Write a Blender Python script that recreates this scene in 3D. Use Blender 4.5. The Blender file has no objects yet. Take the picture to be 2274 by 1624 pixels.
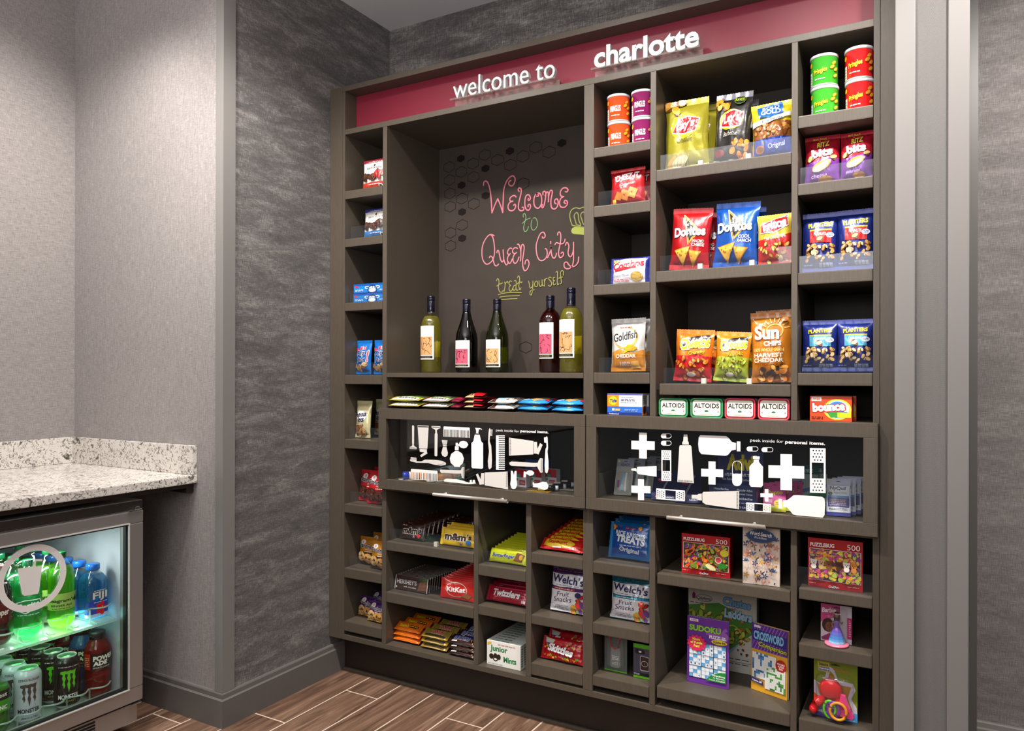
import bpy, bmesh, math, random
from mathutils import Vector, Matrix, noise
from mathutils.geometry import tessellate_polygon
S=bpy.context.scene; COL=S.collection
# ---------------------------------------------------------------- camera
FPX,YAW,ROLL,CX,CY,CAMH=1654.7,.51471,.00221,1137.,831.7,1.181
FW=Vector((-math.sin(YAW),math.cos(YAW),0)); R0=Vector((math.cos(YAW),math.sin(YAW),0)); U0=Vector((0,0,1))
RT=R0*math.cos(ROLL)+U0*math.sin(ROLL); UP=U0*math.cos(ROLL)-R0*math.sin(ROLL)
cd=bpy.data.cameras.new('camera'); cam=bpy.data.objects.new('camera',cd); COL.objects.link(cam); S.camera=cam
cd.sensor_width=36; cd.lens=FPX*36/2274; cd.shift_y=(CY-812)/2274; cd.clip_start=.02
m=Matrix((RT,UP,-FW)).transposed().to_4x4(); m.translation=(0,0,CAMH); cam.matrix_world=m
# ---------------------------------------------------------------- world, lights, exposure
w=bpy.data.worlds.new('world'); S.world=w; w.use_nodes=True
w.node_tree.nodes['Background'].inputs[0].default_value=(.93,.96,1,1); w.node_tree.nodes['Background'].inputs[1].default_value=.15
S.view_settings.view_transform='Standard'; S.view_settings.look='None'; S.view_settings.gamma=1; S.view_settings.use_curve_mapping=False
S.view_settings.exposure=.0
def spot(x,y,z,tx,ty,tz,e,size=.05,ang=75,blend=.7,col=(1,.955,.9)):
    l=bpy.data.lights.new('ceiling_spot','SPOT'); l.energy=e; l.shadow_soft_size=size; l.spot_size=math.radians(ang); l.spot_blend=blend; l.color=col
    o=bpy.data.objects.new('ceiling_spot',l); COL.objects.link(o); o.location=(x,y,z)
    o.rotation_euler=(Vector((tx,ty,tz))-Vector((x,y,z))).to_track_quat('-Z','Y').to_euler(); return o
def area(x,y,z,tx,ty,tz,e,sx,sy,col=(1,1,1)):
    l=bpy.data.lights.new('area_light','AREA'); l.energy=e; l.shape='RECTANGLE'; l.size=sx; l.size_y=sy; l.color=col
    o=bpy.data.objects.new('area_light',l); COL.objects.link(o); o.location=(x,y,z)
    o.rotation_euler=(Vector((tx,ty,tz))-Vector((x,y,z))).to_track_quat('-Z','Y').to_euler(); return o
for x,e in ((-1.62,108),(-.98,104),(-.36,84)): spot(x,1.36,2.63,x,2.25,.75,e,.045,98,1)
spot(-1.86,1.15,2.63,-2.12,1.5,.9,62,.05,125,1)
spot(-2.06,1.38,2.63,-2.93,1.22,1.15,78,.05,100,.9)
spot(.35,1.35,2.62,.4,2.6,.9,125,.05,100)
area(-.8,-.4,1.7,-.8,-.2,2.7,62,2.2,1.6,(1,.97,.97))  # unseen upward fill added to brighten the ceiling, no fixture of the room
area(-.9,-.3,2.6,-1.1,1.6,.9,8,1.6,1.2,(1,.98,.95))  # unseen broad fill light, added to lift the general level
area(-.3,-.7,1.75,-.9,2.2,.9,15,1.2,.8,(1,.98,.96))  # unseen soft fill behind the camera, added to reach into the drawers
# ---------------------------------------------------------------- pixel of the photograph -> point of the place
def ray(px,py): return FW*FPX+RT*(px-CX)+UP*(CY-py)
def atY(px,py,Y): d=ray(px,py); return d*(Y/d.y)+Vector((0,0,CAMH))
def atX(px,py,X): d=ray(px,py); return d*(X/d.x)+Vector((0,0,CAMH))
def atZ(px,py,Z): d=ray(px,py); return d*((Z-CAMH)/d.z)+Vector((0,0,CAMH))
# ---------------------------------------------------------------- colours and materials
def lin(c):
    if isinstance(c,str):
        c=c.lstrip('#'); c=[int(c[i:i+2],16)/255 for i in (0,2,4)]
    return tuple((v/12.92 if v<.04045 else ((v+.055)/1.055)**2.4) for v in c[:3])+(1,)
MATS={}
def nt(name):
    mt=bpy.data.materials.new(name); mt.use_nodes=True; n=mt.node_tree.nodes; l=mt.node_tree.links
    MATS[name]=mt; return mt,n,l,n['Principled BSDF']
def noisebump(n,l,b,scale,strength,dist=.001,stretch=(1,1,1),detail=4):
    tc=n.new('ShaderNodeTexCoord'); mp=n.new('ShaderNodeMapping'); mp.inputs['Scale'].default_value=stretch
    tx=n.new('ShaderNodeTexNoise'); tx.inputs['Scale'].default_value=scale; tx.inputs['Detail'].default_value=detail
    bp=n.new('ShaderNodeBump'); bp.inputs['Strength'].default_value=strength; bp.inputs['Distance'].default_value=dist
    l.new(tc.outputs['Object'],mp.inputs[0]); l.new(mp.outputs[0],tx.inputs['Vector']); l.new(tx.outputs['Fac'],bp.inputs['Height']); l.new(bp.outputs[0],b.inputs['Normal']); return tx,mp
def ramp(n,l,src,stops,dst):
    r=n.new('ShaderNodeValToRGB'); e=r.color_ramp.elements
    while len(e)<len(stops): e.new(.5)
    for i,(p,c) in enumerate(stops): e[i].position=p; e[i].color=c if len(c)==4 else lin(c)
    l.new(src,r.inputs[0]); l.new(r.outputs[0],dst); return r
def attr_mat(name,rough,metal=0,spec=.5,coat=0,bs=0,bscale=60,trans=0):
    mt,n,l,b=nt(name); a=n.new('ShaderNodeAttribute'); a.attribute_name='col'; l.new(a.outputs['Color'],b.inputs['Base Color'])
    b.inputs['Roughness'].default_value=rough; b.inputs['Metallic'].default_value=metal; b.inputs['Specular IOR Level'].default_value=spec; b.inputs['Coat Weight'].default_value=coat
    b.inputs['Coat Roughness'].default_value=.08
    if bs: noisebump(n,l,b,bscale,bs,.002)
    return mt
attr_mat('foil',.27,.25,.6,.25,.55,38)
attr_mat('foil_print',.27,.12,.6,.25,.55,38)
attr_mat('card',.42,0,.45,.1)
attr_mat('paper',.7,0,.3)
attr_mat('gloss',.18,0,.5,.3)
attr_mat('metal',.28,.9,.5)
attr_mat('matte',.85,0,.2)
def plain(name,col,rough=.5,metal=0,spec=.5,bump=None,var=None):
    mt,n,l,b=nt(name); b.inputs['Base Color'].default_value=lin(col); b.inputs['Roughness'].default_value=rough; b.inputs['Metallic'].default_value=metal; b.inputs['Specular IOR Level'].default_value=spec
    if bump:
        tx,mp=noisebump(n,l,b,*bump)
        if var: ramp(n,l,tx.outputs['Fac'],[(.3,lin(col)),(.75,lin(var))],b.inputs['Base Color'])
    return mt
plain('laminate','#534a40',.42,0,.4,(55,.12,.001,(6,6,.6)),'#4b4339')
plain('laminate_dark','#2b211c',.5,0,.35,(40,.1,.001))
plain('back_brown','#2f2722',.55,0,.3)
plain('board','#403833',.8,0,.2,(6,.05,.001),'#3a332e')
plain('sign_red','#7c2032',.45,0,.4,(90,.03,.001))
plain('white_acrylic','#c9cbca',.35)
plain('vinyl','#efeae6',.6)
plain('bead_metal','#dcdcda',.3,.35)
plain('steel','#b4b2b0',.36,.82,.5,(90,.06,.0005,(1,1,30)))
plain('steel_dark','#55514d',.32,.9,.5,(90,.06,.0005,(1,1,30)))
plain('nickel','#c9c2b8',.45,.75)
plain('chrome','#c8c8c8',.12,1)
plain('black_plastic','#0d0d0e',.45)
plain('rubber','#141211',.6)
plain('fridge_liner','#a9aeb3',.5)
plain('trim_light','#777371',.55,0,.35,(120,.05,.0005))
plain('trim_grey','#7d7a77',.42,0,.4,(120,.04,.0005))
plain('base_paint','#66625f',.38,0,.45,(70,.04,.0005))
plain('base_light','#8f8b86',.4,0,.45)
plain('ceiling_paint','#d6d2d3',.9,0,.1,(150,.04,.0005))
plain('grout','#cdb7a7',.9,0,.1,(200,.1,.0005))
plain('hexagon_black','#17100f',.6); plain('shelf_clip','#e6dfd0',.4)
def fabric(name,c1,c2,c3,sx,sz,mott=0,fine=1.0):
    """woven wallcovering: vertical and horizontal yarns plus a soft mottling"""
    mt,n,l,b=nt(name); tc=n.new('ShaderNodeTexCoord')
    def yarn(scale):
        mp=n.new('ShaderNodeMapping'); mp.inputs['Scale'].default_value=scale
        t=n.new('ShaderNodeTexNoise'); t.inputs['Scale'].default_value=1; t.inputs['Detail'].default_value=3; t.inputs['Roughness'].default_value=.7
        l.new(tc.outputs['Object'],mp.inputs[0]); l.new(mp.outputs[0],t.inputs['Vector']); return t
    a=yarn((sx,sx,sz*.05)); c=yarn((sx*.05,sx*.05,sz)); ad=n.new('ShaderNodeMath'); ad.operation='ADD'; l.new(a.outputs[0],ad.inputs[0]); l.new(c.outputs[0],ad.inputs[1])
    cur=ad.outputs[0]
    if mott:
        mp=n.new('ShaderNodeMapping'); mp.inputs['Scale'].default_value=(4.5,4.5,20); mp.inputs['Rotation'].default_value=(.25,-.25,0)
        t=n.new('ShaderNodeTexNoise'); t.inputs['Scale'].default_value=1.3; t.inputs['Detail'].default_value=5; t.inputs['Roughness'].default_value=.62; t.inputs['Distortion'].default_value=.6
        l.new(tc.outputs['Object'],mp.inputs[0]); l.new(mp.outputs[0],t.inputs['Vector'])
        mu=n.new('ShaderNodeMath'); mu.operation='MULTIPLY_ADD'; mu.inputs[1].default_value=mott; l.new(t.outputs[0],mu.inputs[0]); l.new(ad.outputs[0],mu.inputs[2]); cur=mu.outputs[0]
    sc=n.new('ShaderNodeMath'); sc.operation='MULTIPLY'; sc.inputs[1].default_value=1/(2+mott); l.new(cur,sc.inputs[0])
    ramp(n,l,sc.outputs[0],[(.36,c1),(.5,c2),(.62,c3)],b.inputs['Base Color'])
    b.inputs['Roughness'].default_value=.8; b.inputs['Specular IOR Level'].default_value=.25; b.inputs['Sheen Weight'].default_value=.15
    bp=n.new('ShaderNodeBump'); bp.inputs['Strength'].default_value=.35*fine; bp.inputs['Distance'].default_value=.001; l.new(ad.outputs[0],bp.inputs['Height']); l.new(bp.outputs[0],b.inputs['Normal'])
    return mt
fabric('linen_light','#746e6c','#8e8886','#a8a2a0',800,800)
fabric('linen_dark','#3b3837','#5c5857','#a09a96',900,900,.85)
fabric('linen_mid','#5c5755','#827c7a','#a9a3a1',800,800,.6)
# tweed
mt,n,l,b=nt('tweed'); tc=n.new('ShaderNodeTexCoord')
outs=[]
for ang in (.62,-.62):
    mp=n.new('ShaderNodeMapping'); mp.inputs['Rotation'].default_value=(0,ang,0); wv=n.new('ShaderNodeTexWave'); wv.bands_direction='X'; wv.inputs['Scale'].default_value=190; wv.inputs['Distortion'].default_value=.8; wv.inputs['Detail'].default_value=1
    l.new(tc.outputs['Object'],mp.inputs[0]); l.new(mp.outputs[0],wv.inputs['Vector']); outs.append(wv.outputs[1])
mx=n.new('ShaderNodeMath'); mx.operation='MULTIPLY'; l.new(outs[0],mx.inputs[0]); l.new(outs[1],mx.inputs[1])
ramp(n,l,mx.outputs[0],[(.03,'#2a2827'),(.2,'#5d5958'),(.6,'#9d9a98')],b.inputs['Base Color']); b.inputs['Roughness'].default_value=.9
# wood-look floor tile (world position so that neighbours differ through the object random value)
mt,n,l,b=nt('wood_tile'); tc=n.new('ShaderNodeTexCoord'); oi=n.new('ShaderNodeObjectInfo')
mp=n.new('ShaderNodeMapping'); mp.inputs['Scale'].default_value=(26,2.2,26); l.new(tc.outputs['Object'],mp.inputs[0])
ad=n.new('ShaderNodeVectorMath'); ad.operation='ADD'; sc=n.new('ShaderNodeVectorMath'); sc.operation='SCALE'; sc.inputs[0].default_value=(37,91,13); l.new(oi.outputs['Random'],sc.inputs['Scale']); l.new(mp.outputs[0],ad.inputs[0]); l.new(sc.outputs[0],ad.inputs[1])
t1=n.new('ShaderNodeTexNoise'); t1.inputs['Scale'].default_value=1; t1.inputs['Detail'].default_value=8; t1.inputs['Roughness'].default_value=.68; t1.inputs['Distortion'].default_value=.9; l.new(ad.outputs[0],t1.inputs['Vector'])
ramp(n,l,t1.outputs[0],[(.3,'#3a2820'),(.45,'#604738'),(.58,'#7c604e'),(.72,'#9c806e')],b.inputs['Base Color'])
b.inputs['Roughness'].default_value=.42
bp=n.new('ShaderNodeBump'); bp.inputs['Strength'].default_value=.25; bp.inputs['Distance'].default_value=.001; l.new(t1.outputs[0],bp.inputs['Height']); l.new(bp.outputs[0],b.inputs['Normal'])
# quartz counter
mt,n,l,b=nt('quartz'); tc=n.new('ShaderNodeTexCoord'); mp=n.new('ShaderNodeMapping'); mp.inputs['Scale'].default_value=(1,1,1); l.new(tc.outputs['Object'],mp.inputs[0])
t1=n.new('ShaderNodeTexNoise'); t1.inputs['Scale'].default_value=22; t1.inputs['Detail'].default_value=6; t1.inputs['Roughness'].default_value=.72; t1.inputs['Distortion'].default_value=1.6; l.new(mp.outputs[0],t1.inputs['Vector'])
t2=n.new('ShaderNodeTexVoronoi'); t2.inputs['Scale'].default_value=38; t2.inputs['Randomness'].default_value=1; l.new(t1.outputs['Color'],t2.inputs['Vector'])
t3=n.new('ShaderNodeTexNoise'); t3.inputs['Scale'].default_value=70; t3.inputs['Detail'].default_value=5; t3.inputs['Distortion'].default_value=2; l.new(mp.outputs[0],t3.inputs['Vector'])
r1=n.new('ShaderNodeValToRGB'); e=r1.color_ramp.elements; e[0].position=.37; e[0].color=lin('#5c564e'); e[1].position=.45; e[1].color=lin('#d9d3cc'); l.new(t1.outputs[0],r1.inputs[0])
r2=n.new('ShaderNodeValToRGB'); e=r2.color_ramp.elements; e[0].position=.385; e[0].color=lin('#4d4944'); e[1].position=.46; e[1].color=(1,1,1,1); l.new(t3.outputs[0],r2.inputs[0])
mm=n.new('ShaderNodeMix'); mm.data_type='RGBA'; mm.blend_type='MULTIPLY'; mm.inputs[0].default_value=.75; l.new(r1.outputs[0],mm.inputs[6]); l.new(r2.outputs[0],mm.inputs[7]); l.new(mm.outputs[2],b.inputs['Base Color']); b.inputs['Roughness'].default_value=.16
def clear(name,tint,refl=.08,rough=.03,diff=0,dcol=None,transl=0):
    """thin clear or tinted plastic/glass: see-through with a fresnel gloss, optionally cloudy"""
    mt=bpy.data.materials.new(name); mt.use_nodes=True; n=mt.node_tree.nodes; l=mt.node_tree.links; n.clear(); MATS[name]=mt
    o=n.new('ShaderNodeOutputMaterial'); tr=n.new('ShaderNodeBsdfTransparent'); tr.inputs[0].default_value=lin(tint); gl=n.new('ShaderNodeBsdfGlossy'); gl.inputs['Roughness'].default_value=rough
    fr=n.new('ShaderNodeLayerWeight'); fr.inputs[0].default_value=.5; pw_=n.new('ShaderNodeMath'); pw_.operation='POWER'; pw_.inputs[1].default_value=5; l.new(fr.outputs['Facing'],pw_.inputs[0]); ad=n.new('ShaderNodeMath'); ad.operation='MULTIPLY_ADD'; ad.inputs[1].default_value=.85; ad.inputs[2].default_value=refl; ad.use_clamp=True; l.new(pw_.outputs[0],ad.inputs[0])
    mx=n.new('ShaderNodeMixShader'); l.new(ad.outputs[0],mx.inputs[0]); src=tr.outputs[0]
    if diff:
        df=n.new('ShaderNodeBsdfDiffuse'); df.inputs[0].default_value=lin(dcol); s2=df.outputs[0]
        if transl:
            tl=n.new('ShaderNodeBsdfTranslucent'); tl.inputs[0].default_value=lin(dcol); m3=n.new('ShaderNodeMixShader'); m3.inputs[0].default_value=transl; l.new(df.outputs[0],m3.inputs[1]); l.new(tl.outputs[0],m3.inputs[2]); s2=m3.outputs[0]
        m2=n.new('ShaderNodeMixShader'); m2.inputs[0].default_value=diff; l.new(tr.outputs[0],m2.inputs[1]); l.new(s2,m2.inputs[2]); src=m2.outputs[0]
    l.new(src,mx.inputs[1]); l.new(gl.outputs[0],mx.inputs[2]); l.new(mx.outputs[0],o.inputs[0]); return mt
clear('acrylic','#fafbfc',.04,.03,.012,'#9fb0c0')
clear('acrylic_edge','#fbf8f6',.08,.03,.07,'#f0ece6')
clear('drawer_glass','#fbfcfc',.04,.02)
clear('fridge_glass','#fbfdfc',.02,.02)
clear('blister','#fdfdfd',.05,.05,.02,'#e8e8e8')
# ---------------------------------------------------------------- mesh helpers
def mesh_obj(name,V,F,mat=None,parent=None,cols=None,smooth=False,mats=None,mi=None):
    me=bpy.data.meshes.new(name); me.from_pydata(V,[],F)
    if cols is not None:
        ca=me.color_attributes.new('col','FLOAT_COLOR','CORNER'); buf=[]
        for f,c in zip(F,cols): buf+=list(c)*len(f)
        ca.data.foreach_set('color',buf)
    if smooth: me.polygons.foreach_set('use_smooth',[True]*len(F))
    for x in (mats or [mat]): me.materials.append(MATS[x])
    if mi: me.polygons.foreach_set('material_index',mi)
    me.update(); o=bpy.data.objects.new(name,me); COL.objects.link(o)
    if parent: o.parent=parent
    return o
class MB:
    def __init__(s): s.V=[];s.F=[];s.C=[]; s.c=(.8,.8,.8,1)
    def add(s,V,F,c=None):
        k=len(s.V); s.V+=[tuple(v) for v in V]; s.F+=[tuple(i+k for i in f) for f in F]; s.C+=[c or s.c]*len(F); return s
    def box(s,x0,y0,z0,x1,y1,z1,c=None,bev=0):
        if bev:
            bm=bmesh.new(); bmesh.ops.create_cube(bm,size=1)
            for v in bm.verts: v.co=Vector(((x0+x1)/2+v.co.x*(x1-x0),(y0+y1)/2+v.co.y*(y1-y0),(z0+z1)/2+v.co.z*(z1-z0)))
            bmesh.ops.bevel(bm,geom=bm.edges[:],offset=bev,segments=2,profile=.7,affect='EDGES'); s.bm(bm,c); return s
        return s.add([(x0,y0,z0),(x1,y0,z0),(x1,y1,z0),(x0,y1,z0),(x0,y0,z1),(x1,y0,z1),(x1,y1,z1),(x0,y1,z1)],[(0,3,2,1),(4,5,6,7),(0,1,5,4),(1,2,6,5),(2,3,7,6),(3,0,4,7)],c)
    def bm(s,bm,c=None):
        bm.verts.index_update(); s.add([v.co[:] for v in bm.verts],[[v.index for v in f.verts] for f in bm.faces],c); bm.free()
    def lathe(s,prof,n=28,c=None,cx=0,cy=0,cols=None,sq=0):
        k=len(s.V); q=len(prof)
        for r,z in prof:
            for i in range(n):
                a=2*math.pi*i/n; rr=r
                if sq: rr=r/ (abs(math.cos(a))**sq+abs(math.sin(a))**sq)**(1/sq)
                s.V.append((cx+rr*math.cos(a),cy+rr*math.sin(a),z))
        for j in range(q-1):
            for i in range(n):
                s.F.append((k+j*n+i,k+j*n+(i+1)%n,k+(j+1)*n+(i+1)%n,k+(j+1)*n+i)); s.C.append((cols[j] if cols else c) or s.c)
        if prof[0][0]>1e-4: s.F.append(tuple(k+i for i in range(n))[::-1]); s.C.append((cols[0] if cols else c) or s.c)
        if prof[-1][0]>1e-4: s.F.append(tuple(k+(q-1)*n+i for i in range(n))); s.C.append((cols[-1] if cols else c) or s.c)
        return s
    def tube(s,pts,r,n=8,c=None,closed=False):
        P=[Vector(p) for p in pts]; k=len(s.V); m=len(P)
        for i,p in enumerate(P):
            t=(P[(i+1)%m]-P[i-1]) if closed else (P[min(i+1,m-1)]-P[max(i-1,0)]); t.normalize()
            u=t.cross(Vector((0,0,1)) if abs(t.z)<.9 else Vector((1,0,0))).normalized(); v=t.cross(u)
            for j in range(n):
                a=2*math.pi*j/n; s.V.append(tuple(p+u*(r*math.cos(a))+v*(r*math.sin(a))))
        for i in range(m if closed else m-1):
            for j in range(n): s.F.append((k+i*n+j,k+i*n+(j+1)%n,k+((i+1)%m)*n+(j+1)%n,k+((i+1)%m)*n+j)); s.C.append(c or s.c)
        if not closed:
            s.F.append(tuple(k+j for j in range(n))); s.F.append(tuple(k+(m-1)*n+j for j in range(n))[::-1]); s.C+=[c or s.c]*2
        return s
    def prism(s,poly,y0,y1,c=None):
        """polygon in x,z pushed from y0 to y1"""
        n=len(poly); k=len(s.V); s.V+=[(x,y0,z) for x,z in poly]+[(x,y1,z) for x,z in poly]
        for t in tessellate_polygon([[Vector((x,z,0)) for x,z in poly]]):
            s.F+= [tuple(k+i for i in t),tuple(k+n+i for i in t)]; s.C+=[c or s.c]*2
        for i in range(n): j=(i+1)%n; s.F.append((k+i,k+j,k+n+j,k+n+i)); s.C.append(c or s.c)
        return s
    def build(s,name,mat,parent=None,smooth=False,attr=False):
        return mesh_obj(name,s.V,s.F,mat,parent,s.C if attr else None,smooth)
def tag(o,label=None,cat=None,group=None,kind=None):
    if label: o['label']=label
    if cat: o['category']=cat
    if group: o['group']=group
    if kind: o['kind']=kind
    return o
def empty(name,loc=(0,0,0),rz=0,lean=0,label=None,cat=None,group=None):
    o=bpy.data.objects.new(name,None); COL.objects.link(o); o.location=loc; o.rotation_euler=(lean,0,rz); o.empty_display_size=.02
    return tag(o,label,cat,group)
def copy_tree(o,parent=None):
    c=o.copy(); COL.objects.link(c)
    if parent: c.parent=parent
    for ch in list(o.children): copy_tree(ch,c)
    return c
def bevbox(name,mat,a,parent=None,bev=.002,attr=False,c=None):
    return MB().box(*a,c=c,bev=bev).build(name,mat,parent,attr=attr)
# ---------------------------------------------------------------- text shapes
TXT={}
def text_tris(s,bold=0,res=3):
    k=(s,bold)
    if k not in TXT:
        cu=bpy.data.curves.new('t','FONT'); cu.body=s; cu.resolution_u=res; cu.fill_mode='FRONT'; cu.offset=bold; ob=bpy.data.objects.new('t',cu); COL.objects.link(ob)
        bpy.context.view_layer.update(); me=bpy.data.meshes.new_from_object(ob.evaluated_get(bpy.context.evaluated_depsgraph_get()))
        me.calc_loop_triangles(); V=[v.co for v in me.vertices]; T=[[(V[i].x,V[i].y) for i in t.vertices] for t in me.loop_triangles]
        xs=[p[0] for t in T for p in t] or [0,1]; ys=[p[1] for t in T for p in t] or [0,1]
        TXT[k]=(T,min(xs),min(ys),max(xs),max(ys)); bpy.data.objects.remove(ob); bpy.data.curves.remove(cu); bpy.data.meshes.remove(me)
    return TXT[k]
def fit_text(s,x0,y0,x1,y1,bold=0,shear=0,rot=0,arc=0,ow=0):
    T,a,b,c,d=text_tris(s,bold); sx=(x1-x0)/max(c-a,1e-6); sy=(y1-y0)/max(d-b,1e-6); cx,cy=(x0+x1)/2,(y0+y1)/2; ca,sa=math.cos(rot),math.sin(rot); out=[]
    if ow: T=text_tris(s,bold+ow)[0]
    for t in T:
        q=[]
        for (x,y) in t:
            u=(x-(a+c)/2)*sx; v=(y-(b+d)/2)*sy; u+=shear*v; v+=arc*(1-(2*u/(x1-x0))**2)
            q.append((cx+u*ca-v*sa,cy+u*sa+v*ca))
        out.append(q)
    return out
# ================================================================ THE ROOM
def struct(name,mb,mat,**k): return tag(mb.build(name,mat,**k),kind='structure')
XB,YA,YC,XD,YE,ZC=-2.07,2.5685,1.698,-2.93,2.70,2.68
fl=struct('floor',MB().box(-4,-1.5,-.06,3,3.2,-.0009),'grout')
G=-1.757
tiles={}
def tile(x0,x1,y0,y1):
    k=(round(x1-x0,4),round(y1-y0,4))
    if k not in tiles:
        o=MB().box(0,0,-.02,x1-x0-.006,y1-y0-.006,0,bev=.0008).build('plank_tile','wood_tile',fl); tiles[k]=o
    else: o=tiles[k].copy(); COL.objects.link(o)
    o.location=(x0+.003,y0+.003,0)
for i in range(-10,22):
    x0=G+i*.1505; ph={0:1.518,1:1.818,2:2.118}[(i+3*7)%3]
    if i==-1 or i==2: ph=2.118
    if i==-4: ph=1.64
    y=ph-.9*4
    while y<2.9:
        a,b=max(y,-.6),min(y+.9,2.9)
        if b-a>.05 and x0>-3.2 and x0<1.4: tile(x0,x0+.1505,a,b)
        y+=.9
# walls
struct('wall_back',MB().box(XB-.1,YA,0,.0,YA+.1,ZC),'linen_dark')
struct('wall_left',MB().box(XB-.12,YC+.001,0,XB,YA,ZC),'linen_dark')
struct('wall_counter_end',MB().box(XD,YC,0,XB-.02,YC+.1,ZC),'linen_light')
struct('wall_counter_side',MB().box(XD-.1,-1.5,0,XD,YC+.1,ZC),'linen_light')
struct('wall_right',MB().box(.02,YE,0,3,YE+.1,ZC),'linen_mid')
struct('ceiling',MB().box(-4,-1.5,ZC,3,3.2,ZC+.06),'ceiling_paint')
# corner casing between light and dark wallpaper
cx0=atY(480,800,YC-.006).x
yy_=atX(522,800,XB+.006).y
t=MB(); poly=[(cx0,YC-.0085),(XB+.0065,YC-.0085),(XB+.0065,yy_),(XB-.004,yy_),(XB-.004,YC+.003),(cx0,YC+.003)]
k_=len(poly); t.add([(x,y,.114) for x,y in poly]+[(x,y,ZC) for x,y in poly],[(i,(i+1)%k_,k_+(i+1)%k_,k_+i) for i in range(k_)])
struct('trim_1',t,'trim_grey')
# baseboards: flat board, bead and cap
def baseb(name,pts,out,mat='base_paint',h=.113):
    """pts: two floor points of the wall line; out: unit vector into the room"""
    prof=[(0,0),(.018,0),(.018,h-.022),(.015,h-.0205),(.0145,h-.0195),(.0125,h-.018),(.0115,h-.004),(.009,h),(0,h)]
    (ax,ay),(bx,by)=pts; V=[]; F=[]; n=len(prof)
    for x,y in ((ax,ay),(bx,by)):
        for d,z in prof: V.append((x+out[0]*d,y+out[1]*d,z))
    # mitre the outer corner
    for i in range(n-1): F.append((i,i+1,n+i+1,n+i))
    F+= [tuple(range(n)),tuple(range(n,2*n))]
    return V,F,prof
V,F,pr_=baseb('x',((XB,YC),(XB,YA)),(1,0)); 
for i,(d,z) in enumerate(pr_): V[i]=(XB+d,YC-d,z)
tag(mesh_obj('baseboard_left',V,F,'base_paint'),kind='structure')
V,F,pr_=baseb('x',((XD,YC),(XB,YC)),(0,-1))
n=len(pr_)
for i,(d,z) in enumerate(pr_): V[n+i]=(XB+d,YC-d,z)
tag(mesh_obj('baseboard_counter',V,F,'base_paint'),kind='structure')
V,F,pr_=baseb('x',((.117,YE),(3,YE)),(0,-1),h=.124); tag(mesh_obj('baseboard_right',V,F,'base_light'),kind='structure')
# framed fabric pilaster right of the shelving, and the dark casing beyond
YP=2.10; a,b,c,d=-.085,-.04,.03,.075
struct('wall_pilaster',MB().box(a+.003,YP+.012,0,d-.003,YE,ZC),'tweed')
struct('trim_2',MB().box(a,YP,0,b,YP+.03,ZC,bev=.0025),'trim_light')
struct('trim_3',MB().box(c,YP,0,d,YP+.03,ZC,bev=.0025),'trim_light')
struct('trim_4',MB().box(d-.002,YE-.02,0,.1175,YE+.01,ZC),'base_paint')
# ================================================================ COUNTER
XF=-2.2
ct=empty('countertop',(XF,YC,.806),label='white speckled quartz countertop with backsplash above the drinks fridge',cat='countertop')
def loc(o,*a): return o
def rel(root,mb): 
    L=root.location; mb.V=[(x-L.x,y-L.y,z-L.z) for x,y,z in mb.V]; return mb
rel(ct,MB().box(XD+.001,-1.0,.806,XF,YC-.001,.834,bev=.003)).build('slab','quartz',ct)
rel(ct,MB().box(XD+.021,YC-.020,.8345,XF-.003,YC-.001,.934,bev=.002)).build('backsplash','quartz',ct)
rel(ct,MB().box(XD+.001,-1.0,.8345,XD+.020,YC-.001,.934,bev=.002)).build('backsplash','quartz',ct)
rel(ct,MB().box(XD+.002,YC-.03,.773,XF-.02,YC-.002,.8055)).build('apron','laminate_dark',ct)
rel(ct,MB().box(XF-.05,-1.0,.79,XF-.02,YC-.03,.8055)).build('apron','laminate_dark',ct)
# ================================================================ SHELVING UNIT
YF=2.20; YK=2.545
un=empty('shelving_unit',(-1.1,2.38,0),label='tall taupe shelving unit of snack cubbies with a red sign band',cat='shelving unit')
def U(name,mat,x0,y0,z0,x1,y1,z1,bev=.0015,parent=None):
    L=un.location; p=parent or un
    return MB().box(x0-L.x,y0-L.y,z0-L.z,x1-L.x,y1-L.y,z1-L.z,bev=bev).build(name,mat,p)
U('stile','laminate',-2.0685,YF,.149,-2.006,YK,2.30); U('side_panel','laminate',-2.0055,YF,.168,-1.992,YK,2.2795)
U('stile','laminate',-.1235,YF+.001,.149,-.0862,YK,2.30); U('side_panel','laminate',-.140,YF,.168,-.124,YK,2.2795)
U('top_panel','laminate',-2.0055,YF,2.280,-.124,YK,2.30); U('bottom_panel','laminate',-2.0055,YF,.149,-.124,YK,.168)
U('sign_rail','laminate',-1.992,YF,2.111,-.140,YK,2.131); U('sign_panel','sign_red',-1.992,2.266,2.1312,-.1402,2.28,2.2798)
U('back_panel','back_brown',-2.0,YK,.15,-.13,YK+.02,2.29,0)
U('toe_kick','laminate_dark',-2.05,2.27,0,-.0862,2.29,.1488,.001); U('toe_moulding','laminate',-2.05,2.258,.0,-.0862,2.2697,.012,.003)
D1,D2,D3,D4=(-1.805,-1.785),(-.980,-.946),(-.758,-.740),(-.347,-.3305)
U('divider','laminate',D1[0],YF,.1685,D1[1],YK,2.1108); U('divider','laminate',D2[0],YF,.1685,D2[1],YK,2.1108)
for d in (D3,D4): U('divider','laminate',d[0],YF,1.0535,d[1],YK,2.1108); U('divider','laminate',d[0],YF,.1685,d[1],YK,.7445)
U('divider','laminate',-1.396,YF,.1685,-1.378,YK,.7445); U('divider','laminate',-1.189,YF,.1685,-1.169,YK,.7445)
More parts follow.
